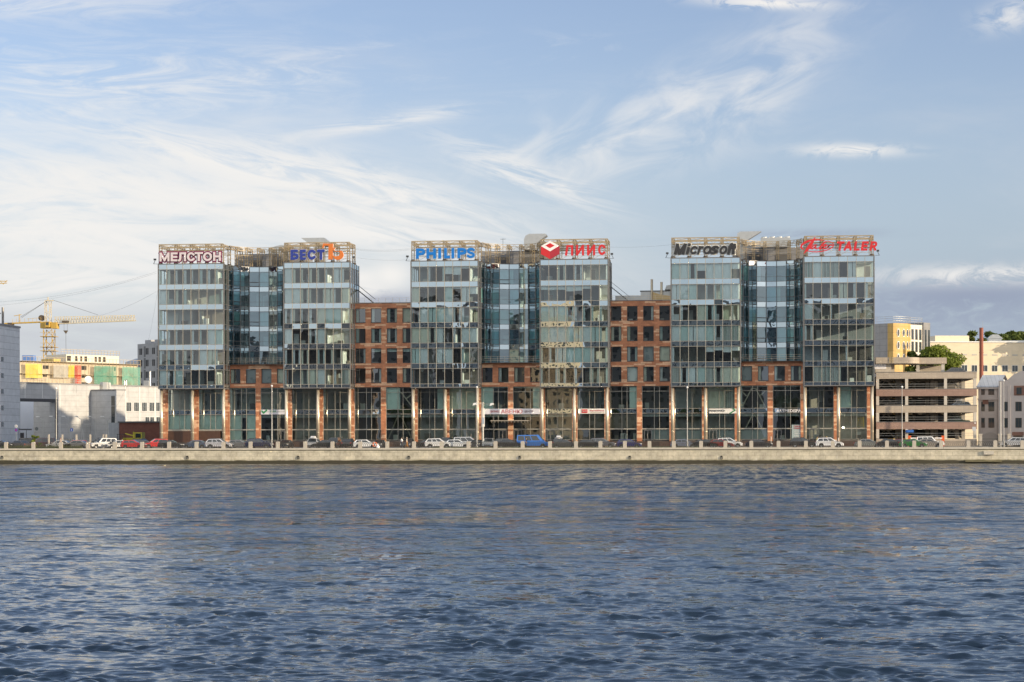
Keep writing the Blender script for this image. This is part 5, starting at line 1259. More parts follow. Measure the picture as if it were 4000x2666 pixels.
t, p, r = road_sign(63, 1660, 1672, 349, 'disc', (.7, .7, .68), 'round white speed sign above a no stopping sign at far left'); text_mesh(t, '5', 60.5, 65.5, 1662, 1670, 348.93, s_black, 'numeral')
b = MB(); q = at(63, 1681, 349); b.tube([(q.x, 348.98, q.z), (q.x, 349.02, q.z)], .28, 18); b.build('no_stopping_disc', paint('ns_blue', (.03, .06, .35)), t)
b = MB()
for s_ in (-1, 1): b.bar((q.x - .17, 348.955, q.z - .17 * s_), (q.x + .17, 348.955, q.z + .17 * s_), .03)
b.build('red_cross', s_red, t)
road_sign(143, 1669, 1683, 370, 'disc', (.10, .11, .11), 'grey back of a round road sign in the yard at left')
t, p, r = road_sign(280, 1674, 1686, 366, 'box', (.02, .10, .42), 'small blue road sign with a white mark in the yard')
b = MB(); b.box(p.x - .06, p.x + .06, 365.95, 365.975, p.z - r * .6, p.z + r * .5); b.build('white_mark', s_white, t)
t, p, r = road_sign(3805, 1668, 1683, YQ + 3, 'box', (.42, .43, .44), 'grey back of a road sign before the right end of the parking house')
# lifebuoy on the railing
p = at(1465, 1737, YP); t = thing('lifebuoy', 'orange lifebuoy hanging on the river railing', 'lifebuoy', p)
for k in range(4):
    b = MB(); b.tube([(p.x + .33 * math.cos(a), YP - .14, p.z + .33 * math.sin(a)) for a in [k * math.pi / 2 + .2 + i * (math.pi / 2 - .25) / 6 for i in range(7)]], .085, 8); b.build('orange_section', paint('buoy_orange', (.62, .13, .03)), t)
    b = MB(); b.tube([(p.x + .33 * math.cos(a), YP - .14, p.z + .33 * math.sin(a)) for a in [k * math.pi / 2 - .06 + i * .27 / 2 for i in range(3)]], .088, 8); b.build('white_band', s_white, t)
# white bag on the railing foot
b = MB(); p = at(1477, 1747, YP); b.lathe((p.x, YP - .16, 2.605), [(.26, 0), (.3, .15), (.24, .35), (.1, .48)], 9); o = b.build('white_bag', s_white); tag(o, 'white bag lying at the railing foot below the lifebuoy', 'bag')
# stanchion by the poster
b = MB(); x = ax(3012, 351.8); b.tube([(x, 351.8, ZR + .13), (x, 351.8, ZR + 1.9)], .06, 6); o = b.build('pavement_pipe', m_pole2); tag(o, 'short steel pipe standing on the pavement before the brick pier', 'post')
# ladder seen behind the shop glass
mly = mat('ladder_yellow', (.45, .33, .03), .5); b = MB(); a, c = at(3351, 1676, B + 1.2), at(3374, 1630, B + 1.2)
for x in (a.x, c.x): b.box(x - .04, x + .04, B + 1.2, B + 1.26, a.z, c.z)
for k in range(6): z = a.z + .2 + (c.z - a.z - .4) * k / 5; b.box(a.x + .04, c.x - .04, B + 1.21, B + 1.25, z - .03, z + .03)
o = b.build('yellow_ladder', mly); tag(o, 'yellow ladder standing behind the rightmost shop window', 'ladder')
# fire light glow seen through the glass is a lamp
t = thing('work_lamp', 'bright lit work lamp behind the rightmost shop window', 'lamp', at(3294, 1672, B + .9))
me_ = bpy.data.materials.new('lit_bulb'); me_.use_nodes = True; bs = me_.node_tree.nodes['Principled BSDF']; bs.inputs['Emission Color'].default_value = (1, .85, .6, 1); bs.inputs['Emission Strength'].default_value = 25
p = at(3294, 1672, B + .9); b = MB(); b.lathe((p.x, B + .9, p.z - .16), [(.02, 0), (.17, .06), (.2, .18), (.12, .3), (.02, .34)], 10); b.build('bulb', me_, t)
b = MB(); b.bar((p.x + .1, B + .95, 3.9), (p.x + .1, B + .95, p.z - .1), .025); b.build('stand', m_pole2, t)

# ------------------------------------------------------------------ people
m_skin = mat('skin', (.45, .27, .19), .6); m_hair = mat('hair_dark', (.04, .028, .02), .7)
def person(u, Y, face, shirt, legs, lab, stride=.12, arm='down', hgt=1.74, z=None, hair=m_hair):
    z0 = (ZR + .14 if z is None else z); x = ax(u, Y); t = thing('person', lab, 'person', (x, Y, z0), 'pedestrians', face)
    s = hgt / 1.75; J = {}; E = []; me = bpy.data.meshes.new('body')
    pts = [('pel', 0, 0, .98, .14), ('wai', 0, 0, 1.12, .135), ('che', 0, .01, 1.33, .155), ('nek', 0, 0, 1.50, .06), ('hd1', 0, .01, 1.58, .075), ('hd2', 0, .015, 1.66, .092), ('hd3', 0, .0, 1.74, .065)]
    for sg, n in ((-1, 'L'), (1, 'R')):
        st = stride * sg
        pts += [('hip' + n, .095 * sg, 0, .92, .095), ('kne' + n, .10 * sg, st * .55 + .03, .50, .062), ('ank' + n, .10 * sg, st - (.06 if st < 0 else 0), .09, .042), ('toe' + n, .11 * sg, st + .15, .03, .035)]
        if arm == 'up' and sg > 0: ar = [(.22, .03, 1.40, .05), (.28, .22, 1.30, .042), (.16, .36, 1.50, .034), (.12, .38, 1.56, .035)]
        elif arm == 'both': ar = [(.21 * sg, .03, 1.40, .05), (.26 * sg, .14, 1.18, .042), (.14 * sg, .34, 1.22, .034), (.10 * sg, .40, 1.24, .034)]
        else: ar = [(.21 * sg, 0, 1.42, .052), (.26 * sg, -st * .3 - .02, 1.15, .043), (.26 * sg, -st * .6 + .08, .90, .033), (.25 * sg, -st * .7 + .11, .80, .036)]
        pts += [(q + n, *a) for q, a in zip(('sho', 'elb', 'wri', 'han'), ar)]
    idx = {p[0]: i for i, p in enumerate(pts)}
    E = [('pel', 'wai'), ('wai', 'che'), ('che', 'nek'), ('nek', 'hd1'), ('hd1', 'hd2'), ('hd2', 'hd3')]
    for n in 'LR': E += [('pel', 'hip' + n), ('hip' + n, 'kne' + n), ('kne' + n, 'ank' + n), ('ank' + n, 'toe' + n), ('che', 'sho' + n), ('sho' + n, 'elb' + n), ('elb' + n, 'wri' + n), ('wri' + n, 'han' + n)]
    me.from_pydata([(p[1] * s, p[2] * s, p[3] * s) for p in pts], [(idx[a], idx[c]) for a, c in E], [])
    o = bpy.data.objects.new('body_source', me); COL.objects.link(o)
    md = o.modifiers.new('skin', 'SKIN'); sv = me.skin_vertices[0].data
    for i, p in enumerate(pts): sv[i].radius = (p[4] * s * (1.15 if p[0] in ('che', 'pel', 'wai') else 1), p[4] * s * (.8 if p[0] in ('che', 'pel', 'wai') else 1)); sv[i].use_root = (i == 0)
    o.modifiers.new('sub', 'SUBSURF').levels = 1; o.modifiers['sub'].render_levels = 1
    bpy.context.view_layer.update(); m2 = bpy.data.meshes.new_from_object(o.evaluated_get(bpy.context.evaluated_depsgraph_get())); bpy.data.objects.remove(o)
    ms = [m_skin, paint('shirt', shirt, .8), paint('trousers', legs, .85), m_trim]; m2.materials.clear()
    for q in ms: m2.materials.append(q)
    for f in m2.polygons:
        c = f.center / s; k = 0
        if c.z < .06: k = 3
        elif c.z < 1.0 and abs(c.x) < .205: k = 2
        elif c.z < 1.5 and c.z > 1.0 and not (abs(c.x) > .2 and c.z < 1.18) and c.y < .26: k = 1
        f.material_index = k; f.use_smooth = True
    ob = bpy.data.objects.new('body', m2); COL.objects.link(ob); ob.parent = t
    b = MB(); b.lathe((0, -.012 * s, 1.66 * s), [(.10 * s, -.02 * s), (.108 * s, .05 * s), (.085 * s, .105 * s), (.03 * s, .125 * s)], 10)
    b.build('hair', hair, t, local=True, smooth=True)
    return t
person(236, YQ + 2.0, R(160), (.45, .35, .28), (.12, .12, .14), 'person with reddish hair behind the railing by the lamp post foot', z=ZR + .13, hair=mat('hair_red', (.22, .07, .03), .7))
person(477, 346, R(30), (.30, .27, .20), (.25, .22, .17), 'person in beige standing between cars left of the offices', z=ZR)
person(1569, YQ + 2.2, R(70), (.70, .70, .70), (.04, .05, .08), 'pedestrian in a white shirt left of the orange trousers', .2, z=ZR + .13)
person(1589, YQ + 1.6, R(-80), (.45, .38, .30), (.60, .24, .02), 'worker in bright orange trousers at the river railing', .18, z=ZR + .13, hair=mat('hat_beige', (.45, .4, .3), .8))
person(3192, 351.9, R(-60), (.50, .42, .18), (.25, .2, .14), 'person in a yellow shirt raising an arm before the glass shop', .05, 'up')
person(3229, 352.1, R(180), (.42, .36, .28), (.12, .1, .1), 'person in tan clothes with light hair by the rightmost shop door', .05, 'both', hair=mat('hair_blond', (.50, .36, .15), .7))
person(3254, 351.8, R(100), (.20, .05, .05), (.05, .05, .06), 'person in dark red bending low beside the white crossover', .06, 'both', 1.45)
person(3275, 351.7, R(-90), (.50, .45, .42), (.10, .1, .12), 'long haired person in a pale top by the second column from the right', .15)
person(2055, YQ + 4.2, R(-90), (.02, .02, .025), (.02, .02, .025), 'person in black at the front door of the blue minibus', .1, z=ZR + .004)
# ------------------------------------------------------------------ left of the offices
def tilesdir(name, c1, bw, bh, axis, mort=.85, rough=.6, nv=.10): return tiles(name, c1, tuple(q * .93 for q in c1), tuple(q * (mort - .12) for q in c1), bw, bh, rough, 0, .045, nv * 1.6, axis=axis, offset=0)
def wall_box(name, label, cat, c, ex, ey, z0, z1, m, group=None):
    t = thing(name, label, cat, (c[0] + ex[0] / 2 + ey[0] / 2, c[1] + ex[1] / 2 + ey[1] / 2, ZR), group); b = MB(); b.obox(c, ex, ey, z0, z1); b.build('wall', m, t); return t
def on_face(b, c, d, n, s0, s1, z0, z1, out=.03, dep=.1):
    """box standing proud on a face: face origin c, unit direction d, outward unit normal n"""
    p = Vector((c[0], c[1])) + Vector(d) * s0 + Vector(n) * out; e = Vector(d) * (s1 - s0); g = Vector(n) * -dep
    b.obox(p, e, g, z0, z1)
m_wgl = mat('dull_window_glass', (.04, .05, .055), .08, 0, var=.2, spec=.8)
m_wfr = mat('white_window_frame', (.65, .65, .63), .5)
def window(root, c, d, n, s0, s1, z0, z1, fr=None, bars=1):
    fr = fr or m_wfr; b = MB(); e = .07
    on_face(b, c, d, n, s0 - e, s1 + e, z0 - e, z1 + e, .03, .06); f = b.build('window', fr, root)
    b = MB(); w_ = (s1 - s0) / (bars + 1)
    for k in range(bars + 1): on_face(b, c, d, n, s0 + w_ * k + (.03 if k else 0), s0 + w_ * (k + 1) - (.03 if k < bars else 0), z0, z1, .045, .01)
    b.build('pane', m_wgl, f)
# grey warehouse, seen along its right side wall
WY = 372.0; Xr = ax(1, WY); far = WY
while ax(77, far) > Xr: far += .5
m_gpan = tilesdir('grey_sandwich_panel', (.58, .59, .60), 60, 1.25, (0, 1, 0), .7)
zt = az(40, 1277, WY + 5)
t = wall_box('warehouse', 'grey panel warehouse with small square windows at the far left edge', 'warehouse', (Xr - 30, WY), (30, 0), (0, far - WY), ZR, zt, m_gpan)
b = MB(); b.obox((Xr - 30.2, WY - .2), (30.35, 0), (0, far - WY + .4), zt, zt + .35); b.build('roof_edge', m_pent, t)
for v in (1404, 1468, 1530, 1594, 1658):
    z = az(8, v, WY + 1); window(t, (Xr, WY), (0, 1), (1, 0), .35, 1.75, z - .45, z + .45)
b = MB(); b.box(Xr - 2.6, Xr - 1.0, WY + 1, WY + 2.5, zt + .35, zt + 2.3); b.prism([(-2.9, 2.3), (-1.8, 3.2), (-.7, 2.3)], WY + .8, WY + 2.7, lambda a, z, d: (Xr + a, d, zt + z)); b.build('roof_hut', m_pent, t)
b = MB(); b.tube([(Xr - .2, WY + 2, zt + .3), (Xr - .2, WY + 2, zt + 3.5)], .22, 8); b.build('flue', m_frame, t)

# white factory along the side street, its long wall turned to the right
A0 = Vector((ax(77, 400), 400)); A1 = Vector((ax(640, 439.5), 439.5)); dF = (A1 - A0).normalized(); nF = Vector((dF.y, -dF.x)); LF = (A1 - A0).length
def s_at(u):          # distance along the factory wall where photo column u meets it
    lo, hi = -20.0, LF + 40
    for _ in range(50):
        m = (lo + hi) / 2; p = A0 + dF * m; z = -p.x * ST + p.y * CT; uu = 2000 + FPX * (p.x * CT + p.y * ST) / z
        if uu < u: lo = m
        else: hi = m
    return lo
def z_on(u, v): s = s_at(u); return az(u, v, (A0 + dF * s).y)
m_fac = tilesdir('white_factory_panel', (.42, .42, .42), 3.2, 1.1, (dF.x, dF.y, 0), .88)
m_fac2 = tilesdir('pale_factory_panel', (.50, .55, .62), 1.1, 60, (dF.x, dF.y, 0), .9)
zf = z_on(300, 1504)
t = thing('factory', 'long white panel factory with an open gateway and silver pipes', 'factory', (A0.x, A0.y, ZR))
b = MB(); g0, g1 = s_at(79), s_at(215); zg = z_on(150, 1564)
P = lambda s: A0 + dF * s
b.obox(P(-8), dF * (g0 + 8), -nF * 1.5, ZR, zf); b.obox(P(g0), dF * (g1 - g0), -nF * 1.5, zg, zf); b.obox(P(g1), dF * 6, -nF * 1.5, ZR, zf); b.obox(P(g1 + 6), dF * (LF - g1), -nF * 12, ZR, zf)
b.build('wall', m_fac, t)
m_dk = mat('dark_steel_edge', (.05, .05, .055), .6)
b = MB(); on_face(b, A0, dF, nF, g0, g1 + .7, zg - .35, zg + .3, .05, .1); on_face(b, A0, dF, nF, g1, g1 + .7, ZR, zg - .351, .05, .1); b.build('gate_frame', m_dk, t)
b = MB(); on_face(b, A0, dF, nF, -8, g1 + 5.9, zf, zf + .25, .1, 1.7); on_face(b, A0, dF, nF, g1 + 6, LF + 6, zf, zf + .25, .1, 12.2); b.build('roof_edge', m_pent, t)
b = MB()
for q in range(14): s = 1 + q * (s_at(385) - 1) / 13; p = P(s) + nF * -.4; b.bar((p.x, p.y, zf + .25), (p.x, p.y, zf + 1.1), .03)
p, q = P(1) - nF * .4, P(s_at(385)) - nF * .4
for z in (zf + 1.1, zf + .7): b.bar((p.x, p.y, z), (q.x, q.y, z), .03)
b.build('roof_railing', m_pole2, t)
# strip joints
b = MB()
for u in (97, 165, 233, 490, 545, 605): s = s_at(u); on_face(b, A0, dF, nF, s, s + .18, ZR if u > 215 else zg + .4, zf, .02, .03)
b.build('joint_strip', m_wfr, t)
for u in (503, 533, 564, 593, 619): s = s_at(u); z = z_on(u, 1590); window(t, A0, dF, nF, s - .75, s + .75, z - .95, z + .95, bars=2)
for u in (575, 594, 618): s = s_at(u); z = z_on(u, 1640); window(t, A0, dF, nF, s - .6, s + .6, z - .45, z + .55)
# silver pipes and their housing
b = MB()
for k, u in enumerate((410, 417, 422.5)): p = P(s_at(u)) + nF * .5; b.tube([(p.x, p.y, z_on(u, 1640 - 8 * k)), (p.x, p.y, z_on(u, 1494 + k))], .22, 10)
b.build('duct_pipe', m_duct, t)
b = MB(); s = s_at(391); on_face(b, A0, dF, nF, s, s_at(406), z_on(395, 1633), z_on(395, 1494), .8, .8); b.build('duct_casing', m_duct, t)
b = MB(); p = P(s_at(412)) + nF * .9; b.tube([(p.x - 1, p.y, z_on(412, 1632)), (p.x + 1.2, p.y, z_on(412, 1640)), (p.x + 1.2, p.y, z_on(412, 1655))], .5, 10); b.build('filter_duct', m_duct, t)
# white side block behind the gateway
b = MB(); q0 = P(g0 - 20) - nF * 22; b.obox(q0, dF * (g1 - g0 + 44), -nF * 6, ZR, zf - .8); o = b.build('white_annex', mat('annex_white', (.84, .86, .90), .6, var=.03)); tag(o, 'blank white annex wall seen through the factory gateway', 'annex')
b = MB(); b.obox(P(g0 + .2) + nF * -6, dF * (g1 - g0 - 3), -nF * .2, ZR, ZR + 3.0); o = b.build('yard_fence', m_dk); tag(o, 'dark low fence standing inside the factory gateway', 'fence')
# stair tower on the factory wall
sr = s_at(391); sc0 = sr - 2.8; zs = z_on(330, 1527)
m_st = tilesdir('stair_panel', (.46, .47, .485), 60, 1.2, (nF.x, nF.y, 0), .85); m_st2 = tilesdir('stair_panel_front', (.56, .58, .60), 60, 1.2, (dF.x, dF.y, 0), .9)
b = MB(); b.use(m_fac); b.obox(P(sc0) + nF * .0, dF * 2.8, nF * 7.2, ZR, zs); st = b.build('stair_tower', m_st, t)
c = P(sc0) + nF * 7.2
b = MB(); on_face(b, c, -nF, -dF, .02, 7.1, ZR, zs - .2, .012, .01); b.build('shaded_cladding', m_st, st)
b = MB(); on_face(b, c, -nF, -dF, 0, 7.2, zs, zs + .25, .08, 2.96); b.build('parapet', m_pent, st)
for v in (1566, 1606, 1645, 1686): z = az(337, v, 412); window(t, c, -nF, -dF, .5, 1.35, z - .95, z + .95, m_dk, 0)
b = MB(); p = P(s_at(289)); 
for q in (0, .7): b.bar((p.x + dF.x * q, p.y + dF.y * q, zs - .5), (p.x + dF.x * q, p.y + dF.y * q, zf + 1.4), .04)
for k in range(8): z = zs + (zf + 1.2 - zs) * k / 7; b.bar((p.x, p.y, z), (p.x + dF.x * .7, p.y + dF.y * .7, z), .03)
b.build('roof_ladder', m_pole2, t)
# roof boxes: one white penthouse, its part in shade painted grey
s0, s1 = s_at(82), s_at(200); zb = az(150, 1472, 408)
b = MB(); b.obox(P(s0) - nF * 22.5, dF * (s1 - s0), -nF * 5, zf - .82, zb); b.build('roof_block', mat('roof_block_shaded', (.45, .46, .48), .7), t)
s0, s1 = s_at(200), s_at(274)
b = MB(); b.obox(P(s0) - nF * 22.2, dF * (s1 - s0), -nF * 5, zf - .82, zb + .15); b.build('roof_block', mat('roof_block_white', (.72, .72, .70), .7), t)
t = thing('satellite_dish', 'round white satellite dish on the factory roof edge', 'dish', (P(s_at(352)).x, P(s_at(352)).y, zf))
p = P(s_at(352)) - nF * .5; b = MB(); b.tube([(p.x, p.y, zf + .25 + .95), (p.x + .06, p.y - .12, zf + 1.2)], .78, 18); b.build('reflector', s_white, t)
b = MB(); b.bar((p.x + .1, p.y + .2, zf + .2), (p.x + .05, p.y + .05, zf + 1.2), .06); b.build('mast', m_pole2, t)
for u, h_, lab in ((500, 1.2, 'short roof vent pipe left of the pair on the factory'), (507, 1.3, 'hooked roof vent pipe on the factory'), (600, 3.4, 'tall thin flue on the factory roof by the glass tower')):
    p = P(s_at(u)) - nF * 1; b = MB(); b.tube([(p.x, p.y, zf), (p.x, p.y, zf + h_), (p.x + .25, p.y, zf + h_ + .1)], .14, 8); o = b.build('roof_vent', m_duct); tag(o, lab, 'vent pipe')
b = MB(); p = P(s_at(586)) - nF * 1; b.box(p.x - .5, p.x + .5, p.y - .5, p.y + .5, zf, zf + 1.4); o = b.build('roof_unit', m_duct); tag(o, 'square grey ventilation unit on the factory roof at right', 'vent unit')
# low brown brick shed and lean-to
m_bsh = tiles('brown_brick', (.17, .058, .038), (.12, .042, .03), (.10, .06, .05), .26, .08, .8, 0, .006, .25)
xs0 = ax(466, 376); zsd = az(520, 1652, 376)
t = wall_box('brick_shed', 'low dark brown brick shed behind the cars left of the offices', 'shed', (xs0, 376), (ax(640, 376) - xs0, 0), (0, 8), ZR - .03, zsd, m_bsh)
b = MB(); b.box(xs0 - .2, ax(640, 376) + .2, 375.8, 384.1, zsd, zsd + .25); b.build('roof', m_roof, t)
t = wall_box('lean_to', 'grey sheet lean-to between the pipes and the brick shed', 'shed', (ax(424, 378), 378), (ax(465, 378) - ax(424, 378), 0), (0, 6), ZR - .03, az(445, 1652, 378), tilesdir('grey_lean_sheet', (.30, .32, .34), .4, 60, (1, 0, 0)))
# dark canopy and white cabin behind the warehouse
b = MB(); b.box(ax(79, 372), ax(110, 372), 371, 374, az(90, 1681, 372), az(90, 1678, 372) + .1); b.box(ax(80, 372), ax(80.8, 372), 371, 371.2, ZR, az(90, 1681, 372)); b.box(ax(109, 372), ax(109.8, 372), 371, 371.2, ZR, az(90, 1681, 372)); o = b.build('bus_shelter', m_dk); tag(o, 'small dark flat roofed shelter beside the grey warehouse', 'shelter')

# crane -------------------------------------------------------------
m_yel = mat('crane_yellow', (.46, .30, .06), .55, var=.12, scale=.8); m_yel2 = mat('crane_pale', (.55, .48, .34), .55)
m_cable = mat('cable_grey', (.12, .12, .12), .6)
YC = 512.0; t = thing('tower_crane', 'yellow tower crane with a long pale jib above the building site', 'crane', (ax(192, YC), YC, ZR))
xc = ax(193, YC); z_ = lambda u, v: az(u, v, YC)
b = MB(); b.lattice((xc, YC, ZR), (xc, YC, z_(193, 1288)), 2.3, .11, 2.3)
for v in (1316, 1357, 1372): z = z_(193, v); b.box(xc - 1.9, xc + 1.9, YC - 1.7, YC + 1.7, z - .06, z + .06); b.bar((xc - 1.9, YC - 1.7, z + 1.0), (xc + 1.9, YC - 1.7, z + 1.0), .05)
b.build('mast', m_yel, t)
b = MB(); xj = ax(193, YC); b.lattice((xc - .3, YC, z_(193, 1257)), (xc - .3, YC, z_(193, 1178)), 1.3, .09, 1.5); b.box(xc - 1, xc + 1, YC - .6, YC + .6, z_(193, 1177), z_(193, 1174)); b.bar((xc - .3, YC, z_(193, 1178)), (xc - .3, YC, z_(193, 1162)), .18); b.build('tower_head', m_yel2, t)
b = MB(); b.box(ax(164, YC), ax(200, YC), YC - 1.2, YC + 1.2, z_(180, 1284), z_(180, 1258)); b.box(ax(206, YC), ax(228, YC), YC - 1.3, YC + .9, z_(216, 1285), z_(216, 1261)); b.build('slewing_platform', m_yel, t)
b = MB(); b.box(ax(187, YC), ax(204, YC), YC - 2.0, YC - .2, z_(195, 1280), z_(195, 1259)); cb = b.build('cab', m_yel, t)
b = MB(); b.box(ax(190, YC), ax(201, YC), YC - 2.02, YC - 2.001, z_(195, 1273), z_(195, 1261)); b.build('cab_window', m_wgl, cb)
b = MB(); a, c = at(212, 1253, YC), at(529, 1243, YC); dj = (c - a); hh = .85
for yy, zz in ((-.6, -.75), (.6, -.75), (0, .75)): b.bar(a + Vector((0, yy, zz * 1.2)), c + Vector((0, yy, zz * .9)), .11 if zz > 0 else .13)
n = 30
for k in range(n):
    p, q = a + dj * (k / n), a + dj * ((k + 1) / n); m_ = (p + q) / 2
    for yy in (-.6, .6): b.bar(p + Vector((0, yy, -.85)), m_ + Vector((0, 0, .8)), .06); b.bar(m_ + Vector((0, 0, .8)), q + Vector((0, yy, -.85)), .06)
b.build('jib', m_yel2, t)
b = MB(); a, c = at(164, 1259, YC), at(22, 1265, YC); 
for yy in (-.7, .7): b.bar(a + Vector((0, yy, 0)), c + Vector((0, yy, 0)), .2)
b.bar(a + Vector((0, -.7, 1.1)), c + Vector((6, -.7, 1.1)), .05)
for k in range(8): p = a + (c - a) * k / 9; b.bar(p + Vector((0, -.7, 0)), p + Vector((0, -.7, 1.1)), .04)
b.build('counter_jib', m_yel, t)
b = MB(); p, q = at(36, 1274, YC), at(52, 1262, YC); b.box(p.x, q.x, YC - .9, YC + .9, p.z, q.z); b.build('counterweight', m_foot, t)
b = MB(); p = at(76, 1262, YC); b.bar(p, p + Vector((0, 0, 2.2)), .12); b.bar(p + Vector((.6, 0, 2.1)), p + Vector((-1.4, 0, 1.8)), .1); b.build('winch_frame', m_yel, t)
b = MB(); p = at(164, 1243, YC); b.tube([(p.x, YC - .5, p.z), (p.x, YC + .5, p.z)], .75, 14); b.build('cable_drum', m_foot, t)
b = MB(); tp_ = at(188, 1174, YC)
for uv in ((80, 1240), (84, 1243)): b.bar(tp_, at(*uv, YC), .05)
b.bar(at(205, 1172, YC), at(384, 1231, YC), .06); b.build('tie_rope', m_cable, t)
b = MB(); p, q = at(246, 1262, YC), at(269, 1254, YC); b.box(p.x, q.x, YC - .8, YC + .8, p.z, q.z); b.build('trolley', m_foot, t)
b = MB()
for u in (251, 264): b.bar(at(u, 1262, YC), at(u, 1292, YC), .035)
b.bar(at(258, 1300, YC), at(258.5, 1370, YC), .05); b.build('hoist_rope', m_cable, t)
b = MB(); p, q, r_ = at(250, 1292, YC), at(265, 1292, YC), at(258, 1304, YC); b.prism([(p.x, p.z), (q.x, q.z), (r_.x, r_.z)], YC - .4, YC + .4, lambda a, c, d: (a, d, c)); b.build('hook_block', m_foot, t)
# second jib tip entering at the left edge
b = MB(); a, c = at(-160, 1106, 520), at(29, 1103, 520); 
for zz in (-.6, .6): b.bar(a + Vector((0, 0, zz)), c + Vector((0, 0, zz * .4)), .13)
for k in range(12): p = a + (c - a) * k / 12; q = a + (c - a) * (k + 1) / 12; b.bar(p + Vector((0, 0, -.6 if k % 2 else .6)), q + Vector((0, 0, .5 if k % 2 else -.5)), .07)
b.bar(a + Vector((0, 0, 0)), Vector((a.x, 520, ZR)), .8); o = b.build('tower_crane', m_yel); tag(o, 'tip of a second yellow crane jib entering at the left edge', 'crane')

# building site -----------------------------------------------------
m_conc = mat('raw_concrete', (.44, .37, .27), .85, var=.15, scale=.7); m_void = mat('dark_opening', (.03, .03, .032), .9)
def net(name, col):
    m, tt, bb = newmat(name); bb.inputs['Base Color'].default_value = (*col, 1); bb.inputs['Roughness'].default_value = .8; tt.nodes.remove(bb)
    g = tt.nodes.new('ShaderNodeNewGeometry'); n = tt.nodes.new('ShaderNodeTexNoise'); n.inputs['Scale'].default_value = .6; n.inputs['Detail'].default_value = 4; tt.links.new(g.outputs['Position'], n.inputs['Vector'])
    df = tt.nodes.new('ShaderNodeBsdfDiffuse'); df.inputs['Color'].default_value = (*col, 1); tp = tt.nodes.new('ShaderNodeBsdfTransparent'); mx = tt.nodes.new('ShaderNodeMixShader')
    r = tt.nodes.new('ShaderNodeMapRange'); r.inputs['From Min'].default_value = .3; r.inputs['From Max'].default_value = .7; r.inputs['To Min'].default_value = .40; r.inputs['To Max'].default_value = .85
    tt.links.new(n.outputs[0], r.inputs['Value']); tt.links.new(r.outputs[0], mx.inputs[0]); tt.links.new(tp.outputs[0], mx.inputs[1]); tt.links.new(df.outputs[0], mx.inputs[2]); tt.links.new(mx.outputs[0], tt.nodes['Material Output'].inputs['Surface'])
    return m
S0 = Vector((ax(78, 472), 472)); S1 = Vector((ax(538, 502), 502)); dS = (S1 - S0).normalized(); nS = Vector((dS.y, -dS.x)); LS = (S1 - S0).length
def s2(u):
    lo, hi = -10.0, LS + 10
    for _ in range(40):
        m = (lo + hi) / 2; p = S0 + dS * m; z = -p.x * ST + p.y * CT; uu = 2000 + FPX * (p.x * CT + p.y * ST) / z
        lo, hi = (m, hi) if uu < u else (lo, m)
    return lo
def zz2(u, v): return az(u, v, (S0 + dS * s2(u)).y)
t = thing('building_site', 'half built cream block wrapped in yellow, red and green netting', 'building site', (S0.x, S0.y, ZR))
zt = zz2(300, 1418); zp = zz2(350, 1386)
b = MB(); b.use(m_conc); b.obox(S0, dS * LS, -nS * 12, ZR, zt); b.build('wall', m_conc, t)
b = MB(); b.obox(S0 + dS * s2(284) - nS * 2.5, dS * (s2(490) - s2(284)), -nS * 8, zt, zp); b.build('upper_storey', mat('raw_concrete_light', (.60, .55, .45), .85), t)
b = MB(); b.obox(S0 + dS * s2(235) - nS * 2.5, dS * (s2(262) - s2(235)), -nS * 5, zt, zp - 1.2); b.build('formwork', mat('formwork_yellow', (.50, .36, .12), .8), t)
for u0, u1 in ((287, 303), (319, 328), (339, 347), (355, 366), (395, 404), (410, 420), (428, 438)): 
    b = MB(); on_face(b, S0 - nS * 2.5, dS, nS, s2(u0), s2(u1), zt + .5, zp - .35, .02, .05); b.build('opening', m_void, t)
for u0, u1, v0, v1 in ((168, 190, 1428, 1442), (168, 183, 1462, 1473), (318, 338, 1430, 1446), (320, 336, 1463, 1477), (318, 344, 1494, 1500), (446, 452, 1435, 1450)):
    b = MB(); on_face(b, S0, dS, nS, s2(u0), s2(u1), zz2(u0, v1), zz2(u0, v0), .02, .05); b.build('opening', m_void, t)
for u0, u1, v0, v1, m in ((87, 153, 1421, 1477, net('yellow_net', (.62, .50, .10))), (198, 254, 1425, 1476, net('grey_net', (.42, .40, .35))), (255, 277, 1428, 1476, net('yellow_net_dense', (.62, .48, .06))), (281, 305, 1428, 1500, net('red_net', (.45, .04, .03))), (355, 444, 1430, 1506, net('green_net', (.10, .27, .20))), (466, 537, 1434, 1508, net('pale_green_net', (.16, .35, .27)))):
    b = MB(); k = 12; v = []
    for i in range(k + 1):
        s = s2(u0) + (s2(u1) - s2(u0)) * i / k; p = S0 + dS * s + nS * (1.2 + rnd.uniform(-.12, .12)); v += [(p.x, p.y, zz2(u0, v1)), (p.x + rnd.uniform(-.05, .05), p.y, zz2(u0, v0))]
    b.idx(v, [(2 * i, 2 * i + 2, 2 * i + 3, 2 * i + 1) for i in range(k)]); b.build('safety_net', m, t, smooth=True)
b = MB()
for k in range(34):
    p = S0 + dS * (LS * k / 33) + nS * 1.1; b.bar((p.x, p.y, ZR), (p.x, p.y, zt + 1.1), .05)
for z in [zt - 3.0 * q for q in range(4)] + [zt + 1.05]:
    p, q = S0 + nS * 1.1, S0 + dS * LS + nS * 1.1; b.bar((p.x, p.y, z), (q.x, q.y, z), .05)
    if z <= zt: b.obox(S0 + nS * .02, dS * LS, nS * 1.05, z - .05, z + .02)
for k in range(20):
    p = S0 + dS * (s2(262) + (s2(490) - s2(262)) * k / 19) - nS * 2.3; b.bar((p.x, p.y, zp), (p.x, p.y, zp + 1.2), .05)
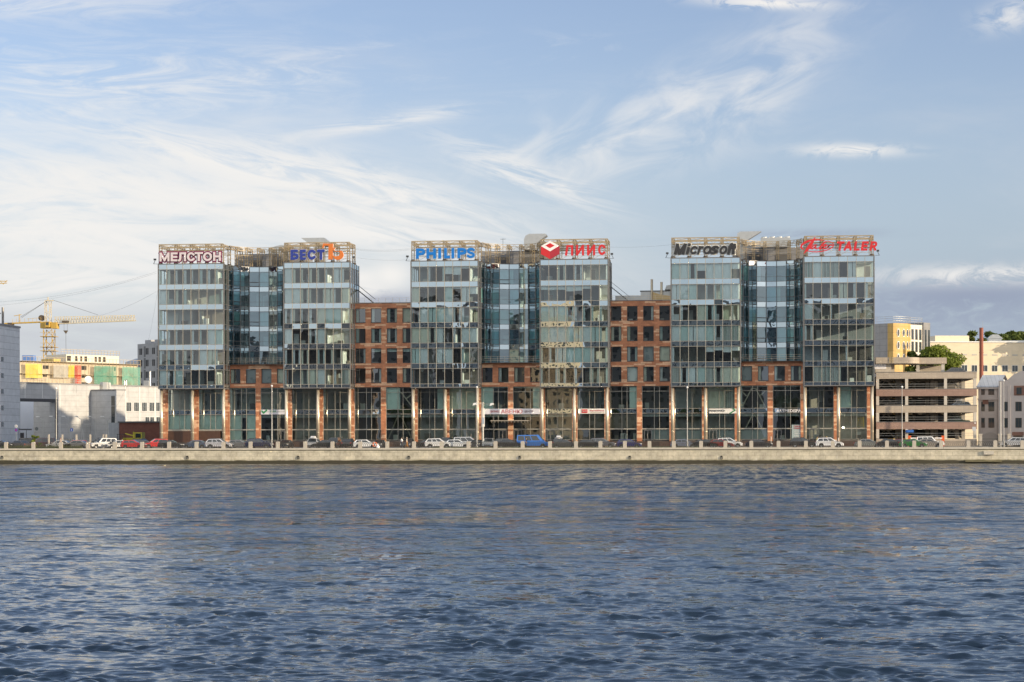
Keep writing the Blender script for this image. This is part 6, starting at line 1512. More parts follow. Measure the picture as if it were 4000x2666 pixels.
p, q = S0 + dS * s2(262) - nS * 2.3, S0 + dS * s2(490) - nS * 2.3
for z in (zp + .6, zp + 1.2): b.bar((p.x, p.y, z), (q.x, q.y, z), .05)
b.build('scaffold', mat('scaffold_tube', (.42, .33, .2), .6), t)
b = MB(); p = S0 + dS * s2(150) - nS * 4; b.box(p.x - 1.5, p.x + 1.3, p.y, p.y + 2, zt, zt + 1.6); o = b.build('site_hut', mat('hut_blue', (.10, .2, .45), .6)); tag(o, 'small blue cabin on the roof of the building site', 'cabin')

# unfinished grey apartment block -----------------------------------
G1 = Vector((ax(690, 518), 518)); G0 = Vector((ax(538, 531), 531)); dG = (G1 - G0).normalized(); nG = Vector((dG.y, -dG.x)); LG = (G1 - G0).length
zt = az(590, 1341, 525)
m_gapt = tilesdir('grey_block_panel', (.30, .305, .315), 60, 3.1, (dG.x, dG.y, 0), .8)
t = thing('apartment_block', 'unfinished grey apartment block behind the leftmost glass tower', 'apartment block', (G0.x, G0.y, ZR)); b = MB(); b.obox(G0, dG * LG, -nG * 12, ZR, zt); b.build('wall', m_gapt, t)
for r_ in range(6):
    z = zt - 2.9 - 3.1 * r_
    for k in range(6):
        s = 1.0 + k * LG / 6
        b = MB(); 
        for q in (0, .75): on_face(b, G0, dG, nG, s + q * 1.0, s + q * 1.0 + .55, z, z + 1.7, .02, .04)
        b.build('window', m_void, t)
    for k in range(3):
        s = 3.2 + k * LG / 3; b = MB(); on_face(b, G0, dG, nG, s, s + .9, z - .6, z + 2.2, .015, .03); b.build('loggia', mat('loggia_grey', (.13, .135, .14), .8) if not (r_ or k) else bpy.data.materials['loggia_grey'], t)
b = MB()
for k in range(4): b.obox(G0 + dG * (k * LG / 4 + .5) - nG * 2, dG * 3.0, -nG * 4, zt, zt + 1.1)
b.build('roof_stub', m_gapt, t)
p0, p1 = at(490, 1416, 560), at(540, 1396, 560); b = MB(); b.idx([(p0.x, 560, p0.z), (p1.x + 2, 560, p0.z), (p1.x + 2, 570, p1.z), (p0.x, 570, p1.z), (p0.x, 560, ZR), (p1.x + 2, 560, ZR), (p1.x + 2, 570, ZR), (p0.x, 570, ZR)], [(0, 1, 2, 3), (4, 5, 1, 0), (5, 6, 2, 1), (6, 7, 3, 2), (7, 4, 0, 3)]); o = b.build('hall', mat('blue_grey_roof', (.18, .21, .26), .5)); tag(o, 'low hall with a blue grey ribbed roof between site and apartments', 'hall')

# overhead wires ----------------------------------------------------
def wire(p, q, sag, lab, r=.013):
    b = MB(); p, q = Vector(p), Vector(q); b.tube([p + (q - p) * s + Vector((0, 0, -4 * sag * s * (1 - s))) for s in [i / 16 for i in range(17)]], r, 4, cap=False)
    o = b.build('overhead_wire', m_cable); tag(o, lab, 'wire', 'wires strung between the roofs')
Yw = 360
wire(at(-60, 1182, 372), at(612, 1062, D + 1), 1.2, 'upper long wire rising from the left edge to the first tower')
wire(at(-60, 1198, 374), at(612, 1068, D + 1.5), 1.0, 'lower long wire rising from the left edge to the first tower')
wire(at(200, 1250, 372), at(612, 1140, D + 1.5), 1.6, 'thin wire ending low on the first tower')
wire(at(580, 1332, 520), at(620, 1120, D + 2), .5, 'steep wire from the apartment block to the first tower')
wire(at(420, 1648, 390), at(498, 1508, 400), .2, 'slanting stay wire before the white factory wall')
wire(at(1388, 972, D + 3), at(1612, 971, D + 2), .3, 'upper wire between the orange letter and the blue letters')
wire(at(1388, 976, D + 3.4), at(1612, 976, D + 2.4), .3, 'second wire between the orange letter and the blue letters')
wire(at(1395, 1008, D + .5), at(1604, 1015, D + .5), .25, 'low wire between the first and second office blocks')
wire(at(2382, 966, D + 1), at(2630, 956, D + 1), .2, 'single wire between the red letters and the black letters')

# vehicles in the yard ----------------------------------------------
t = thing('yellow_truck', 'yellow crane truck parked before the brown brick shed', 'truck', (ax(520, 369), 369, ZR)); my = mat('truck_yellow', (.38, .33, .02), .5); x = ax(485, 369); L_ = ax(560, 369) - x
b = MB(); b.box(x, x + L_ * .62, 368, 370, ZR + .8, ZR + 1.9); b.build('bed', my, t)
b = MB(); b.box(x + L_ * .63, x + L_, 368, 370, ZR + .7, ZR + 2.9); c_ = b.build('cab', my, t)
b = MB(); b.box(x + L_ * .67, x + L_ * .95, 367.98, 367.999, ZR + 1.9, ZR + 2.7); b.build('side_window', m_cglass, c_)
b = MB(); b.bar((x + .2, 369, ZR + 2.7), (x + L_ * .55, 369, ZR + 2.2), .14); b.bar((x + L_ * .5, 369, ZR + 1.9), (x + L_ * .5, 369, ZR + 3.0), .16); b.build('boom', my, t)
for q in (.15, .35, .85):
    b = MB(); b.tube([(x + L_ * q, 367.9, ZR + .48), (x + L_ * q, 368.25, ZR + .48)], .48, 14); b.build('wheel', m_tyre, t)
t = thing('blue_tractor', 'small blue tractor left of the brown brick shed', 'tractor', (ax(451, 366), 366, ZR)); mbt = mat('tractor_blue', (.02, .10, .35), .4); x = ax(440, 366)
b = MB(); b.box(x, x + 1.1, 365.4, 366.6, ZR + .7, ZR + 1.4); b.build('bonnet', mbt, t)
b = MB(); b.box(x + 1.11, x + 2.2, 365.3, 366.7, ZR + .7, ZR + 1.5); b.box(x + 1.0, x + 2.3, 365.2, 366.8, ZR + 2.5, ZR + 2.6)
for q in ((x + 1.15, 365.35), (x + 2.15, 365.35), (x + 1.15, 366.65), (x + 2.15, 366.65)): b.bar((*q, ZR + 1.5), (*q, ZR + 2.5), .05)
b.build('cab', m_trim, t)
for q, rr in ((x + .3, .42), (x + 1.8, .75)):
    for yy in (365.1, 366.6): b = MB(); b.tube([(q, yy, ZR + rr), (q, yy + .3, ZR + rr)], rr, 16); b.build('wheel', m_tyre, t)
# ------------------------------------------------------------------ trees and shrubs
def leafmat(name, col):
    m, t, b = newmat(name); b.inputs['Roughness'].default_value = .6; b.inputs['Specular IOR Level'].default_value = .25
    b.inputs['Transmission Weight'].default_value = 0; g = t.nodes.new('ShaderNodeNewGeometry'); n = t.nodes.new('ShaderNodeTexNoise'); n.inputs['Scale'].default_value = .7; n.inputs['Detail'].default_value = 3; t.links.new(g.outputs['Position'], n.inputs['Vector'])
    mx = t.nodes.new('ShaderNodeMix'); mx.data_type = 'RGBA'; t.links.new(n.outputs[0], mx.inputs[0]); c = Vector(col); mx.inputs[6].default_value = (*(c * .6), 1); mx.inputs[7].default_value = (c.x * 1.5, c.y * 1.35, c.z * 1.1, 1); t.links.new(mx.outputs[2], b.inputs['Base Color'])
    tr = t.nodes.new('ShaderNodeBsdfTranslucent'); t.links.new(mx.outputs[2], tr.inputs['Color']); ms = t.nodes.new('ShaderNodeMixShader'); ms.inputs[0].default_value = .3
    t.links.new(b.outputs[0], ms.inputs[1]); t.links.new(tr.outputs[0], ms.inputs[2]); t.links.new(ms.outputs[0], t.nodes['Material Output'].inputs['Surface'])
    return m
m_leaf = leafmat('leaves_green', (.15, .20, .035)); m_leafd = leafmat('leaves_dark', (.09, .125, .03)); m_bark = mat('bark', (.09, .07, .05), .9, var=.3, scale=4)
def crown(parent, c, r, nclump, nleaf, size, m, seed, flat_=.75, name='crown'):
    g = np.random.default_rng(seed); cl = []
    for _ in range(nclump):
        v = g.normal(size=3); v /= np.linalg.norm(v); k = g.uniform(.35, 1.0) ** .6; cl.append((np.array(c) + v * np.array(r) * k * .86, g.uniform(.24, .42) * min(r)))
    V = []; F = []; i = 0
    for cc, rr in cl:
        v = g.normal(size=(nleaf, 3)); v /= np.linalg.norm(v, axis=1)[:, None]; pos = cc + v * rr * (g.uniform(.2, 1, (nleaf, 1)) ** .45) * np.array([1.15, 1.15, flat_])
        n = g.normal(size=(nleaf, 3)) + v * .8 + np.array([0, 0, .5]); n /= np.linalg.norm(n, axis=1)[:, None]; a = np.cross(n, g.normal(size=(nleaf, 3))); a /= np.linalg.norm(a, axis=1)[:, None]; bb = np.cross(n, a)
        s = size * g.uniform(.6, 1.3, (nleaf, 1)); q = np.stack([pos - a * s, pos - bb * s * .55, pos + a * s, pos + bb * s * .55], 1).reshape(-1, 3); V.append(q)
    V = np.concatenate(V); ctr = V.mean(0); me = bpy.data.meshes.new(name); nf = len(V) // 4
    me.vertices.add(len(V)); me.vertices.foreach_set('co', (V - ctr).astype(np.float32).ravel()); me.loops.add(nf * 4); me.loops.foreach_set('vertex_index', np.arange(nf * 4, dtype=np.int32)); me.polygons.add(nf); me.polygons.foreach_set('loop_start', (np.arange(nf) * 4).astype(np.int32)); me.polygons.foreach_set('loop_total', np.full(nf, 4, dtype=np.int32)); me.update(calc_edges=True)
    me.materials.append(m); o = bpy.data.objects.new(name, me); link(o, parent, Vector(ctr.tolist())); return cl
def tree(label, x, y, z0, h, r, rz, m, seed, group=None, ncl=26, nl=260, size=.42, name='tree'):
    t = thing(name, label, 'tree', (x, y, z0), group); c = (x, y, z0 + h - rz); cl = crown(t, c, (r, r * .9, rz), ncl, nl, size, m, seed)
    b = MB(); top = Vector((x + .2, y, z0 + h - rz * .9)); b.tube([(x, y, z0 - .2), (x + .1, y, z0 + (h - rz) * .5), top], .32, 8, r2=.2)
    for cc, rr in cl[::2]: b.tube([top + Vector((0, 0, rnd.uniform(-.5, 1))), top.lerp(Vector(cc.tolist()), .55) + Vector((0, 0, .4)), Vector(cc.tolist())], .13, 5, r2=.03)
    b.build('trunk', m_bark, t); return t
# big tree behind the parking house
YT = 408; p = at(3668, 1398, YT); rx = 96 * YT / 8000 * .93
zt = az(3668, 1339, YT)
tree('broad green tree rising behind the parking house roof', p.x, YT, ZR, zt - ZR, rx * 1.06, 4.6, m_leaf, 3, None, 52, 250, .34)
tree('smaller dark tree against the yellow wall behind the parking house', ax(3580, YT - 1), YT - 1, ZR, az(3590, 1372, YT) - ZR, 2.6, 2.8, m_leafd, 4, None, 18, 260, .36)
# poplars on the skyline
labs = ['leftmost dark tree on the skyline above the white hospital roof', 'dark skyline tree just left of the brick chimney', 'dark skyline tree just right of the brick chimney', 'rounded skyline tree above the small roof lantern', 'tall skyline tree between the lantern and the right edge', 'full skyline tree near the right edge', 'rightmost skyline tree cut by the picture edge', 'skyline tree low in the gap right of the lantern']
for k, (u, v, r) in enumerate(((3800, 1309, 2.6), (3858, 1305, 3.0), (3893, 1306, 2.8), (3915, 1302, 3.0), (3938, 1302, 3.4), (3962, 1306, 3.0), (3992, 1297, 3.6), (3875, 1316, 2.4))):
    tree(labs[k], ax(u, 520 + k), 520 + k, ZR, az(u, v, 520) - ZR + 1.3, r * 1.3, 4.8, m_leafd, 20 + k, 'trees on the skyline at right', 16, 220, .5, 'skyline_tree')
tree('tall tree standing beyond the right edge, its shadow on the cream block', ax(4190, 453), 453, ZR, 25.5, 4.2, 4.2, m_leafd, 33, None, 22, 90, .5)
# young bush and weeds by the railing at left
t = thing('bush', 'young green bush behind the railing left of the tall lamp post', 'bush', (ax(140, YQ + 3.6), YQ + 3.6, ZR)); crown(t, (ax(140, YQ + 3.6), YQ + 3.6, ZR + 1.3), (1.0, .7, 1.3), 12, 90, .16, m_leaf, 50, name='foliage')
b = MB(); x = ax(140, YQ + 3.6)
for k in range(5): b.tube([(x + rnd.uniform(-.2, .2), YQ + 3.6, ZR), (x + rnd.uniform(-.8, .8), YQ + 3.6, ZR + 2)], .02, 4)
b.build('stem', m_bark, t)
# grass tufts behind the railing: nobody could count them
g = np.random.default_rng(9); V = []
for x0, x1, n in ((-126, -112, 1500), (-52, -8, 900)):
    xs = g.uniform(x0, x1, n); ys = g.uniform(YQ + 1.3, YQ + 2.9, n); hs = g.uniform(.15, .6, n) * (1 if x0 < -100 else .45)
    for x, y, h_ in zip(xs, ys, hs): V += [(x - .03, y, ZR + .15), (x + .03, y, ZR + .15), (x + g.uniform(-.15, .15), y, ZR + .15 + h_)]
me = bpy.data.meshes.new('grass'); me.from_pydata(V, [], [(3 * i, 3 * i + 1, 3 * i + 2) for i in range(len(V) // 3)]); me.materials.append(leafmat('grass_green', (.10, .13, .03))); o = bpy.data.objects.new('grass', me); link(o); tag(o, 'tall green grass behind the river railing', 'grass', kind='stuff')
# ------------------------------------------------------------------ right of the offices: multi-storey car park
YG = D + 4.6; m_gp = tiles('beige_parapet_tile', (.38, .32, .25), (.345, .29, .23), (.22, .18, .15), .9, .6, .6, 0, .015, .12, offset=0); m_gr = tiles('pink_parapet_tile', (.28, .18, .14), (.25, .158, .122), (.16, .1, .08), .9, .6, .6, 0, .015, .14, offset=0)
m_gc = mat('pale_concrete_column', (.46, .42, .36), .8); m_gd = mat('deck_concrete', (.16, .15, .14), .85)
gx0, gx1 = ax(3423, YG), ax(3816, YG); zG = lambda v: az(3620, v, YG)
t = thing('parking_house', 'open multi storey parking house with beige and pink bands', 'parking house', ((gx0 + gx1) / 2, YG + 8, ZR))
bands = [(1480, 1455, m_gp), (1548, 1521, m_gr), (1612.5, 1585.6, m_gp), (1677, 1650, m_gr)]
for v1, v0, m in bands:
    b = MB(); b.box(gx0, gx1, YG, YG + .3, zG(v1), zG(v0)); b.box(gx1 - .3, gx1, YG + .301, YG + 22, zG(v1), zG(v0)); pr = b.build('parapet_band', m, t)
    b = MB(); b.box(gx0 - .02, gx1 + .05, YG - .05, YG + .35, zG(v0) + .002, zG(v0) + .1); b.build('coping', m_frame, t)
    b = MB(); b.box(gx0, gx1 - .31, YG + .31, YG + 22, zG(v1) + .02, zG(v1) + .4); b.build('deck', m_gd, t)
b = MB(); b.box(gx0, gx1, YG + .02, YG + .3, ZR, zG(1716)); b.build('plinth', m_gp, t)
for u in (3428.5, 3542, 3694, 3808.5):
    x = ax(u, YG); 
    tops = [(1714, 1677), (1650, 1612.5), (1585.6, 1548), (1521, 1480)]
    for v1, v0 in tops: b = MB(); b.box(x - .25, x + .25, YG - .01, YG + .45, zG(v1) + .01, zG(v0) - .01); b.build('column', m_gc, t)
for k, (x_, yy) in enumerate([(ax(3516, YG), YG + 7), (ax(3528, YG), YG + 7), (ax(3660, YG), YG + 9), (ax(3676, YG), YG + 9), (ax(3775, YG), YG + 5), (ax(3762, YG), YG + 10), (ax(3650, YG), YG + 14), (ax(3600, YG), YG + 16)]):
    b = MB(); b.box(x_ - .3, x_ + .3, yy, yy + .5, ZR, zG(1482)); b.build('inner_column', m_gc, t)
for v1, v0 in ((1714, 1677), (1650, 1612.5), (1585.6, 1548), (1521, 1480)):
    for xa, xb in ((ax(3434, YG), ax(3508, YG)), (ax(3698, YG), ax(3765, YG))):
        xm = (xa + xb) / 2; b = MB(); b.bar((xa, YG + 6, zG(v1)), (xm, YG + 6, zG(v0)), .16); b.bar((xb, YG + 6, zG(v1)), (xm, YG + 6, zG(v0)), .16); b.bar((xm - 1, YG + 6, zG(v0) - .15), (xm + 1, YG + 6, zG(v0) - .15), .14); b.build('brace', m_gc, t)
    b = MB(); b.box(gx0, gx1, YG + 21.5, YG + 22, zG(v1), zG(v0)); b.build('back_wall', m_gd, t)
    b = MB()
    for z in (.5, .9): b.bar((gx0 + .5, YG + .5, zG(v1) + z), (gx1 - .5, YG + .5, zG(v1) + z), .03)
    b.build('guard_rail', m_pole2, t)
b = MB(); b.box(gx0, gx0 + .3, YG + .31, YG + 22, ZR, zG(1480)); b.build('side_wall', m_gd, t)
# stair head on the top deck
zd = zG(1455)
b = MB(); b.box(gx0, ax(3485, YG), YG + 2, YG + 7, zd, zG(1418)); b.box(ax(3592, YG), ax(3697, YG), YG + 6.5, YG + 7, zd, zG(1424)); b.build('stair_head', tiles('beige_head_tile', (.50, .44, .35), (.47, .41, .33), (.34, .3, .24), 1.4, 1.0, .6, 0, .015, .1, offset=0), t)
n = 10; xr = ax(3598, YG)
poly = [(gx0, YG + 1)] + [(xr - 2.2 + 2.2 * math.sin(i * math.pi / 2 / n), YG + 3.2 - 2.2 * math.cos(i * math.pi / 2 / n)) for i in range(n + 1)] + [(ax(3697, YG + 4), YG + 3.4), (ax(3697, YG + 4), YG + 8), (gx0, YG + 8)]
b = MB(); z0_, z1_ = zG(1419), zG(1395); m_ = len(poly); b.idx([(x, y, z0_) for x, y in poly] + [(x, y, z1_) for x, y in poly], [tuple(range(m_ - 1, -1, -1)), tuple(m_ + i for i in range(m_))] + [(i, (i + 1) % m_, (i + 1) % m_ + m_, i + m_) for i in range(m_)]); b.build('canopy', m_gp, t)
for u in (3490, 3588, 3686):
    b = MB(); x = ax(u, YG + 2.6); b.box(x - .28, x + .28, YG + 3.6, YG + 4.1, zd, z0_ - .01); b.build('canopy_post', m_gc, t)
b = MB(); x = ax(3442, YG); b.box(x - 1.0, x + 1.0, YG + 1.93, YG + 1.99, zG(1440), zG(1421)); b.build('door', s_white, t)
b = MB()
for q in (0, .55): b.bar((ax(3478, YG) + q, YG + .9, zG(1416)), (ax(3478, YG) + q, YG + .9, zG(1372)), .04)
for k in range(9): z = zG(1414) + k * .22; b.bar((ax(3478, YG), YG + .9, z), (ax(3478, YG) + .55, YG + .9, z), .03)
b.build('roof_ladder', mat('ladder_ochre', (.45, .33, .12), .6), t)
# address plate
b = MB(); b.box(ax(3806, YG), ax(3812, YG), YG - .06, YG - .02, zG(1656), zG(1652)); b.build('address_plate', s_white, t)
make_car('suv', (.07, .065, .065), 'dark crossover parked on the top deck of the parking house', ax(3722, YG + 1.5), YG + 2.6, zd + .02 - .9, R(180), 'cars in the parking house')
make_car('suv', (.10, .13, .17), 'blue grey car with a roof box on the third parking level', ax(3742, YG + 2), YG + 2.4, zG(1585) - .95, R(180), 'cars in the parking house', rack='box')
make_car('boxy', (.03, .05, .035), 'dark green off-roader with red lamps on the second parking level', ax(3738, YG + 2), YG + 2.6, zG(1650) - .75, R(0), 'cars in the parking house')
make_car('sedan', (.12, .11, .10), 'grey sedan in the shade on the third parking level at left', ax(3484, YG + 2), YG + 3, zG(1585) - .75, R(180), 'cars in the parking house')
# barrier
t = thing('parking_barrier', 'red and white lifting barrier at the parking house entrance', 'barrier', (ax(3553, YG - 2), YG - 2, ZR + .14)); mo = paint('barrier_orange', (.60, .10, .02))
for u in (3553, 3683): b = MB(); x = ax(u, YG - 2); b.box(x - .25, x + .25, YG - 2.2, YG - 1.8, ZR, ZR + 2.0); b.build('barrier_post', mo, t)
b = MB(); b.box(ax(3556, YG - 2), ax(3606, YG - 2), YG - 2.26, YG - 2.2, ZR + 1.5, ZR + 1.66); b.box(ax(3650, YG - 2), ax(3680, YG - 2), YG - 2.26, YG - 2.2, ZR + 1.5, ZR + 1.66); b.build('boom', s_white, t)
b = MB(); x = ax(3553, YG - 1); b.box(x - .6, x + .7, YG - 1, YG + .0, zG(1690), zG(1680)); o = b.build('entrance_sign', paint('parking_blue', (.03, .12, .40))); tag(o, 'blue entrance box sign above the orange barrier post', 'sign')

# yellow and grey building behind, its lit face turned to the right
cY = Vector((ax(3490, 432), 432)); dY_ = Vector((.6, .8)); nY = Vector((.8, -.6)); zt = az(3490, 1263, 432)
m_yw = tilesdir('yellow_wall_tile', (.50, .32, .10), 1.6, 1.3, (.6, .8, 0), .85); m_gw = tilesdir('grey_wall_tile', (.30, .29, .285), 1.6, 1.3, (.8, -.6, 0), .8); m_cw = tilesdir('cream_wall_tile', (.66, .60, .50), 1.6, 1.3, (.6, .8, 0), .92); m_dg = tilesdir('dark_grey_wall_tile', (.20, .20, .20), 1.6, 1.3, (.6, .8, 0), .85)
t = thing('office_building', 'grey, yellow and cream building with hexagonal windows behind the parking house', 'building', (cY.x, cY.y, ZR))
L1, L2, L3 = 5.8, 10.4, 13.0
# left, shaded face: grey then a yellow strip
b = MB(); b.obox(cY - nY * 14, nY * 12.6, dY_ * 10, ZR, zt); b.build('grey_wall', m_gw, t)
# bowed yellow face
k = 10; arcp = [cY.copy()]; tans = []
for i in range(k): f_ = R(18 + 56 * (i + .5) / k); tans.append(Vector((math.cos(f_), math.sin(f_)))); arcp.append(arcp[-1] + tans[-1] * L1 / k)
aE = arcp[-1]
pts = [cY - nY * 1.4] + arcp + [aE - nY * 8, cY - nY * 8 + dY_ * .3, cY - nY * 1.4 + dY_ * .3]
b = MB(); m_ = len(pts); b.idx([(q.x, q.y, ZR) for q in pts] + [(q.x, q.y, zt) for q in pts], [tuple(m_ + i for i in range(m_))] + [(i, (i + 1) % m_, (i + 1) % m_ + m_, i + m_) for i in range(m_)]); b.build('yellow_wall', m_yw, t)
b = MB(); o2 = aE - nY * .05; b.obox(o2, dY_ * (L2 - L1), -nY * 8, ZR, zt - .1); b.build('cream_wall', m_cw, t)
b = MB(); b.obox(o2 + dY_ * (L2 - L1) + nY * .3, dY_ * (L3 - L2), -nY * 8, ZR, zt + .5); b.build('dark_grey_wall', m_dg, t)
zw = [az(3510, 1300, 432), az(3510, 1349, 432), az(3510, 1398, 432)]
for z in zw:
    for i in (2.0, 4.5, 6.7, 8.7):
        n_ = int(i); tan = tans[n_]; q0 = arcp[n_] + tan * (i - n_) * L1 / k; nn = Vector((tan.y, -tan.x))
        hx = [(-.42, 0), (-.2, -.82), (.2, -.82), (.42, 0), (.2, .82), (-.2, .82)]
        b = MB(); v = [(q0.x + tan.x * a + nn.x * .06, q0.y + tan.y * a + nn.y * .06, z + c) for a, c in hx]; b.face(*v); w_ = b.build('hexagonal_window', m_wfr, t)
        b = MB(); v = [(q0.x + tan.x * a * .74 + nn.x * .075, q0.y + tan.y * a * .74 + nn.y * .075, z + c * .82) for a, c in hx]; b.face(*v); b.build('pane', m_wgl, w_)
for z in [q - .2 for q in zw]:
    for s in (.8, 2.3, 3.8): window(t, o2, dY_, nY, s - .42, s + .42, z - 1.0, z + 1.1, m_frame, 0)
    window(t, o2 + dY_ * (L2 - L1) + nY * .3, dY_, nY, .5, 1.1, z - 1.4, z + 1.1, m_dkframe, 0); window(t, o2 + dY_ * (L2 - L1) + nY * .3, dY_, nY, 1.8, 2.4, z - 1.4, z + 1.1, m_dkframe, 0)
b = MB(); rp = [cY - nY * 14] + arcp + [o2 + dY_ * (L2 - L1)]
for a_, c_ in zip(rp, rp[1:]):
    for hh in (.5, 1.0, 1.4): b.bar((a_.x, a_.y, zt + hh), (c_.x, c_.y, zt + hh), .035)
for q in rp + [cY - nY * s for s in (2, 4, 6, 8, 10, 12)] + [o2 + dY_ * s for s in (1.5, 3.0, 4.2)]: b.bar((q.x, q.y, zt), (q.x, q.y, zt + 1.4), .04)
b.build('roof_railing', m_pole2, t)

# white hospital-like block
YH = 452; xh0, xh1 = ax(3622, YH), ax(4260, YH); zh = az(3800, 1337, YH)
m_hw = tiles('cream_panel', (.64, .54, .39), (.61, .52, .37), (.55, .46, .33), 1.9, 1.0, .6, 0, .02, .07, offset=0)
t = thing('white_block', 'long cream panelled block with a band of teal windows at right', 'building', ((xh0 + xh1) / 2, YH, ZR))
rot = .20; dH = Vector((math.cos(rot), math.sin(rot))); nH = Vector((dH.y, -dH.x)); cH = Vector((xh0, YH)); LH = (xh1 - xh0) / dH.x
b = MB(); b.obox(cH, dH * LH, -nH * 16, ZR, zh); b.build('wall', m_hw, t)
b = MB(); b.obox(cH - dH * .1 + nH * .15, dH * (LH + .2), -nH * 16.2, zh + .002, zh + .25); b.build('parapet', m_wfr, t)
ph0 = cH + dH * 3 - nH * 4; b = MB(); b.obox(ph0, dH * 7.6, -nH * 8, zh + .25, az(3700, 1312, YH + 5)); b.build('penthouse', m_hw, t)
def sH(u):
    lo, hi = 0.0, LH
    for _ in range(40):
        m = (lo + hi) / 2; q = cH + dH * m; z = -q.x * ST + q.y * CT; uu = 2000 + FPX * (q.x * CT + q.y * ST) / z
        lo, hi = (m, hi) if uu < u else (lo, m)
    return lo
m_teal = mat('teal_window_glass', (.02, .05, .06), .1, var=.2, spec=.8)
for u in (3750, 3789, 3829, 3868, 3908, 3947, 3987, 4027):
    s = sH(u + 18); z = az(u, 1443, YH + 8); window(t, cH, dH, nH, s - .6, s + .6, z - .65, z + .65, m_wfr, 1)
    z = az(u, 1391, YH + 8); b = MB(); on_face(b, cH, dH, nH, s - .6, s + .6, z - .16, z + .16, .03, .05); b.build('vent_slot', mat('vent_grey', (.4, .38, .34), .6) if u == 3750 else bpy.data.materials['vent_grey'], t)
b = MB(); p = at(3884, 1325, 466); b.box(p.x - 1.4, p.x + 1.4, 464, 467, p.z - 1.5, p.z); b.prism([(-1.7, 0), (-.6, .9), (.6, .9), (1.7, 0)], 463.8, 467.2, lambda a, z, d: (p.x + a, d, p.z + .003 + z)); b.build('roof_lantern', m_duct, t)
b = MB(); p = at(3905, 1348, 458); b.box(p.x, p.x + 16, 457, 460, p.z - .3, p.z + .9); b.build('roof_duct', m_duct, t)
# chimney
Yc = 428; t = thing('chimney', 'tall red brown chimney standing before the cream block', 'chimney', (ax(3834, Yc), Yc, ZR)); x = ax(3834, Yc); mch = mat('chimney_red', (.22, .065, .042), .7, var=.15, scale=.8)
b = MB(); b.tube([(x, Yc, ZR), (x, Yc, az(3834, 1281, Yc))], .44, 16, r2=.40); b.build('stack', mch, t)
b = MB()
for v in (1330, 1380, 1430): b.lathe((x, Yc, az(3834, v, Yc)), [(.42, 0), (.47, .02), (.47, .16), (.42, .18)], 16)
b.build('band', mch, t)
b = MB(); b.bar((x + .3, Yc, az(3834, 1281, Yc) - .3), (x + .3, Yc, az(3842, 1255, Yc)), .03); b.build('lightning_rod', m_pole2, t)

# old grey house at the far right, turned a little away from the sun
YO = 366.0; O0 = Vector((ax(3822, YO), YO)); rotO = -.32; dO = Vector((math.cos(rotO), math.sin(rotO))); nO = Vector((dO.y, -dO.x)); zo = az(3860, 1512, YO)
m_ow = mat('grey_lilac_plaster', (.42, .385, .365), .85, var=.1, scale=.5, bump=.004); m_or = tilesdir('sheet_metal_roof', (.42, .43, .44), .7, 60, (1, 0, 0), .8, .35); m_ob = tiles('reddish_brick_trim', (.22, .11, .08), (.18, .09, .07), (.15, .1, .08), .26, .08, .8, 0, .01, .2)
def sO(u):
    lo, hi = -2.0, 60.0
    for _ in range(40):
        m = (lo + hi) / 2; q = O0 + dO * m; z = -q.x * ST + q.y * CT; uu = 2000 + FPX * (q.x * CT + q.y * ST) / z
        lo, hi = (m, hi) if uu < u else (lo, m)
    return lo
t = thing('old_house', 'old grey plastered house with a sheet metal roof at far right', 'house', (O0.x, O0.y, ZR))
g0 = sO(3905); LO = 26.0; ze = az(3860, 1560, YO)
b = MB(); b.obox(O0, dO * g0, -nO * 10, ZR, zo); b.obox(O0 + dO * g0 + nO * .8, dO * (LO - g0), -nO * 11, ZR, zo + .2); 
# stepped gable over the right wing
gw = LO - g0; q0 = O0 + dO * g0 + nO * .8
prof = [(0, zo + .2), (0, zo + 1.0), (1.5, zo + 1.1), (2.6, zo + 2.1), (3.8, zo + 2.6), (5.6, zo + 2.7), (5.6, zo + 4.4), (8.8, zo + 4.4), (8.8, zo + 2.7), (10.6, zo + 2.6), (gw, zo + 1.0), (gw, zo + .2)]
b.prism(prof, 0, .6, lambda a, z, d: (q0.x + dO.x * a - nO.x * d, q0.y + dO.y * a - nO.y * d, z)); b.build('wall', m_ow, t)
b = MB(); p0, p1 = O0 + nO * .3 - dO * .3, O0 + dO * (g0 - .02) + nO * .3; r0, r1 = p0 - nO * 5.3, p1 - nO * 5.3
b.idx([(p0.x, p0.y, zo), (p1.x, p1.y, zo), (r1.x, r1.y, zo + 2.2), (r0.x, r0.y, zo + 2.2), (p0.x, p0.y, zo - .15), (p1.x, p1.y, zo - .15), ((p1 - nO * 10.6).x, (p1 - nO * 10.6).y, zo), ((p0 - nO * 10.6).x, (p0 - nO * 10.6).y, zo)], [(0, 1, 2, 3), (4, 5, 1, 0), (3, 2, 6, 7)]); b.build('roof', m_or, t)
b = MB(); on_face(b, O0, dO, nO, -.1, g0 - .05, ze - .12, ze + .12, .25, .25); on_face(b, O0, dO, nO, -.2, g0 - .05, zo - .4, zo - .16, .28, .28); b.build('cornice', m_ow, t)
fl_ = [(1518, 1542), (1572, 1606), (1635, 1670)]
for v0, v1 in fl_:
    for u in (3828, 3873): s = max(.6, sO(u)); window(t, O0, dO, nO, s - .45, s + .45, az(u, v1, YO), az(u, v0, YO), m_bark, 1)
for v0, v1 in fl_[1:]:
    for u in (3938, 3982): s = sO(u) - g0; window(t, q0, dO, nO, s - .45, s + .5, az(u, v1, YO - 2), az(u, v0, YO - 2), m_bark, 1)
    for uu in (13.5,): window(t, q0, dO, nO, uu - .45, uu + .5, az(3982, v1, YO - 2), az(3982, v0, YO - 2), m_bark, 1)
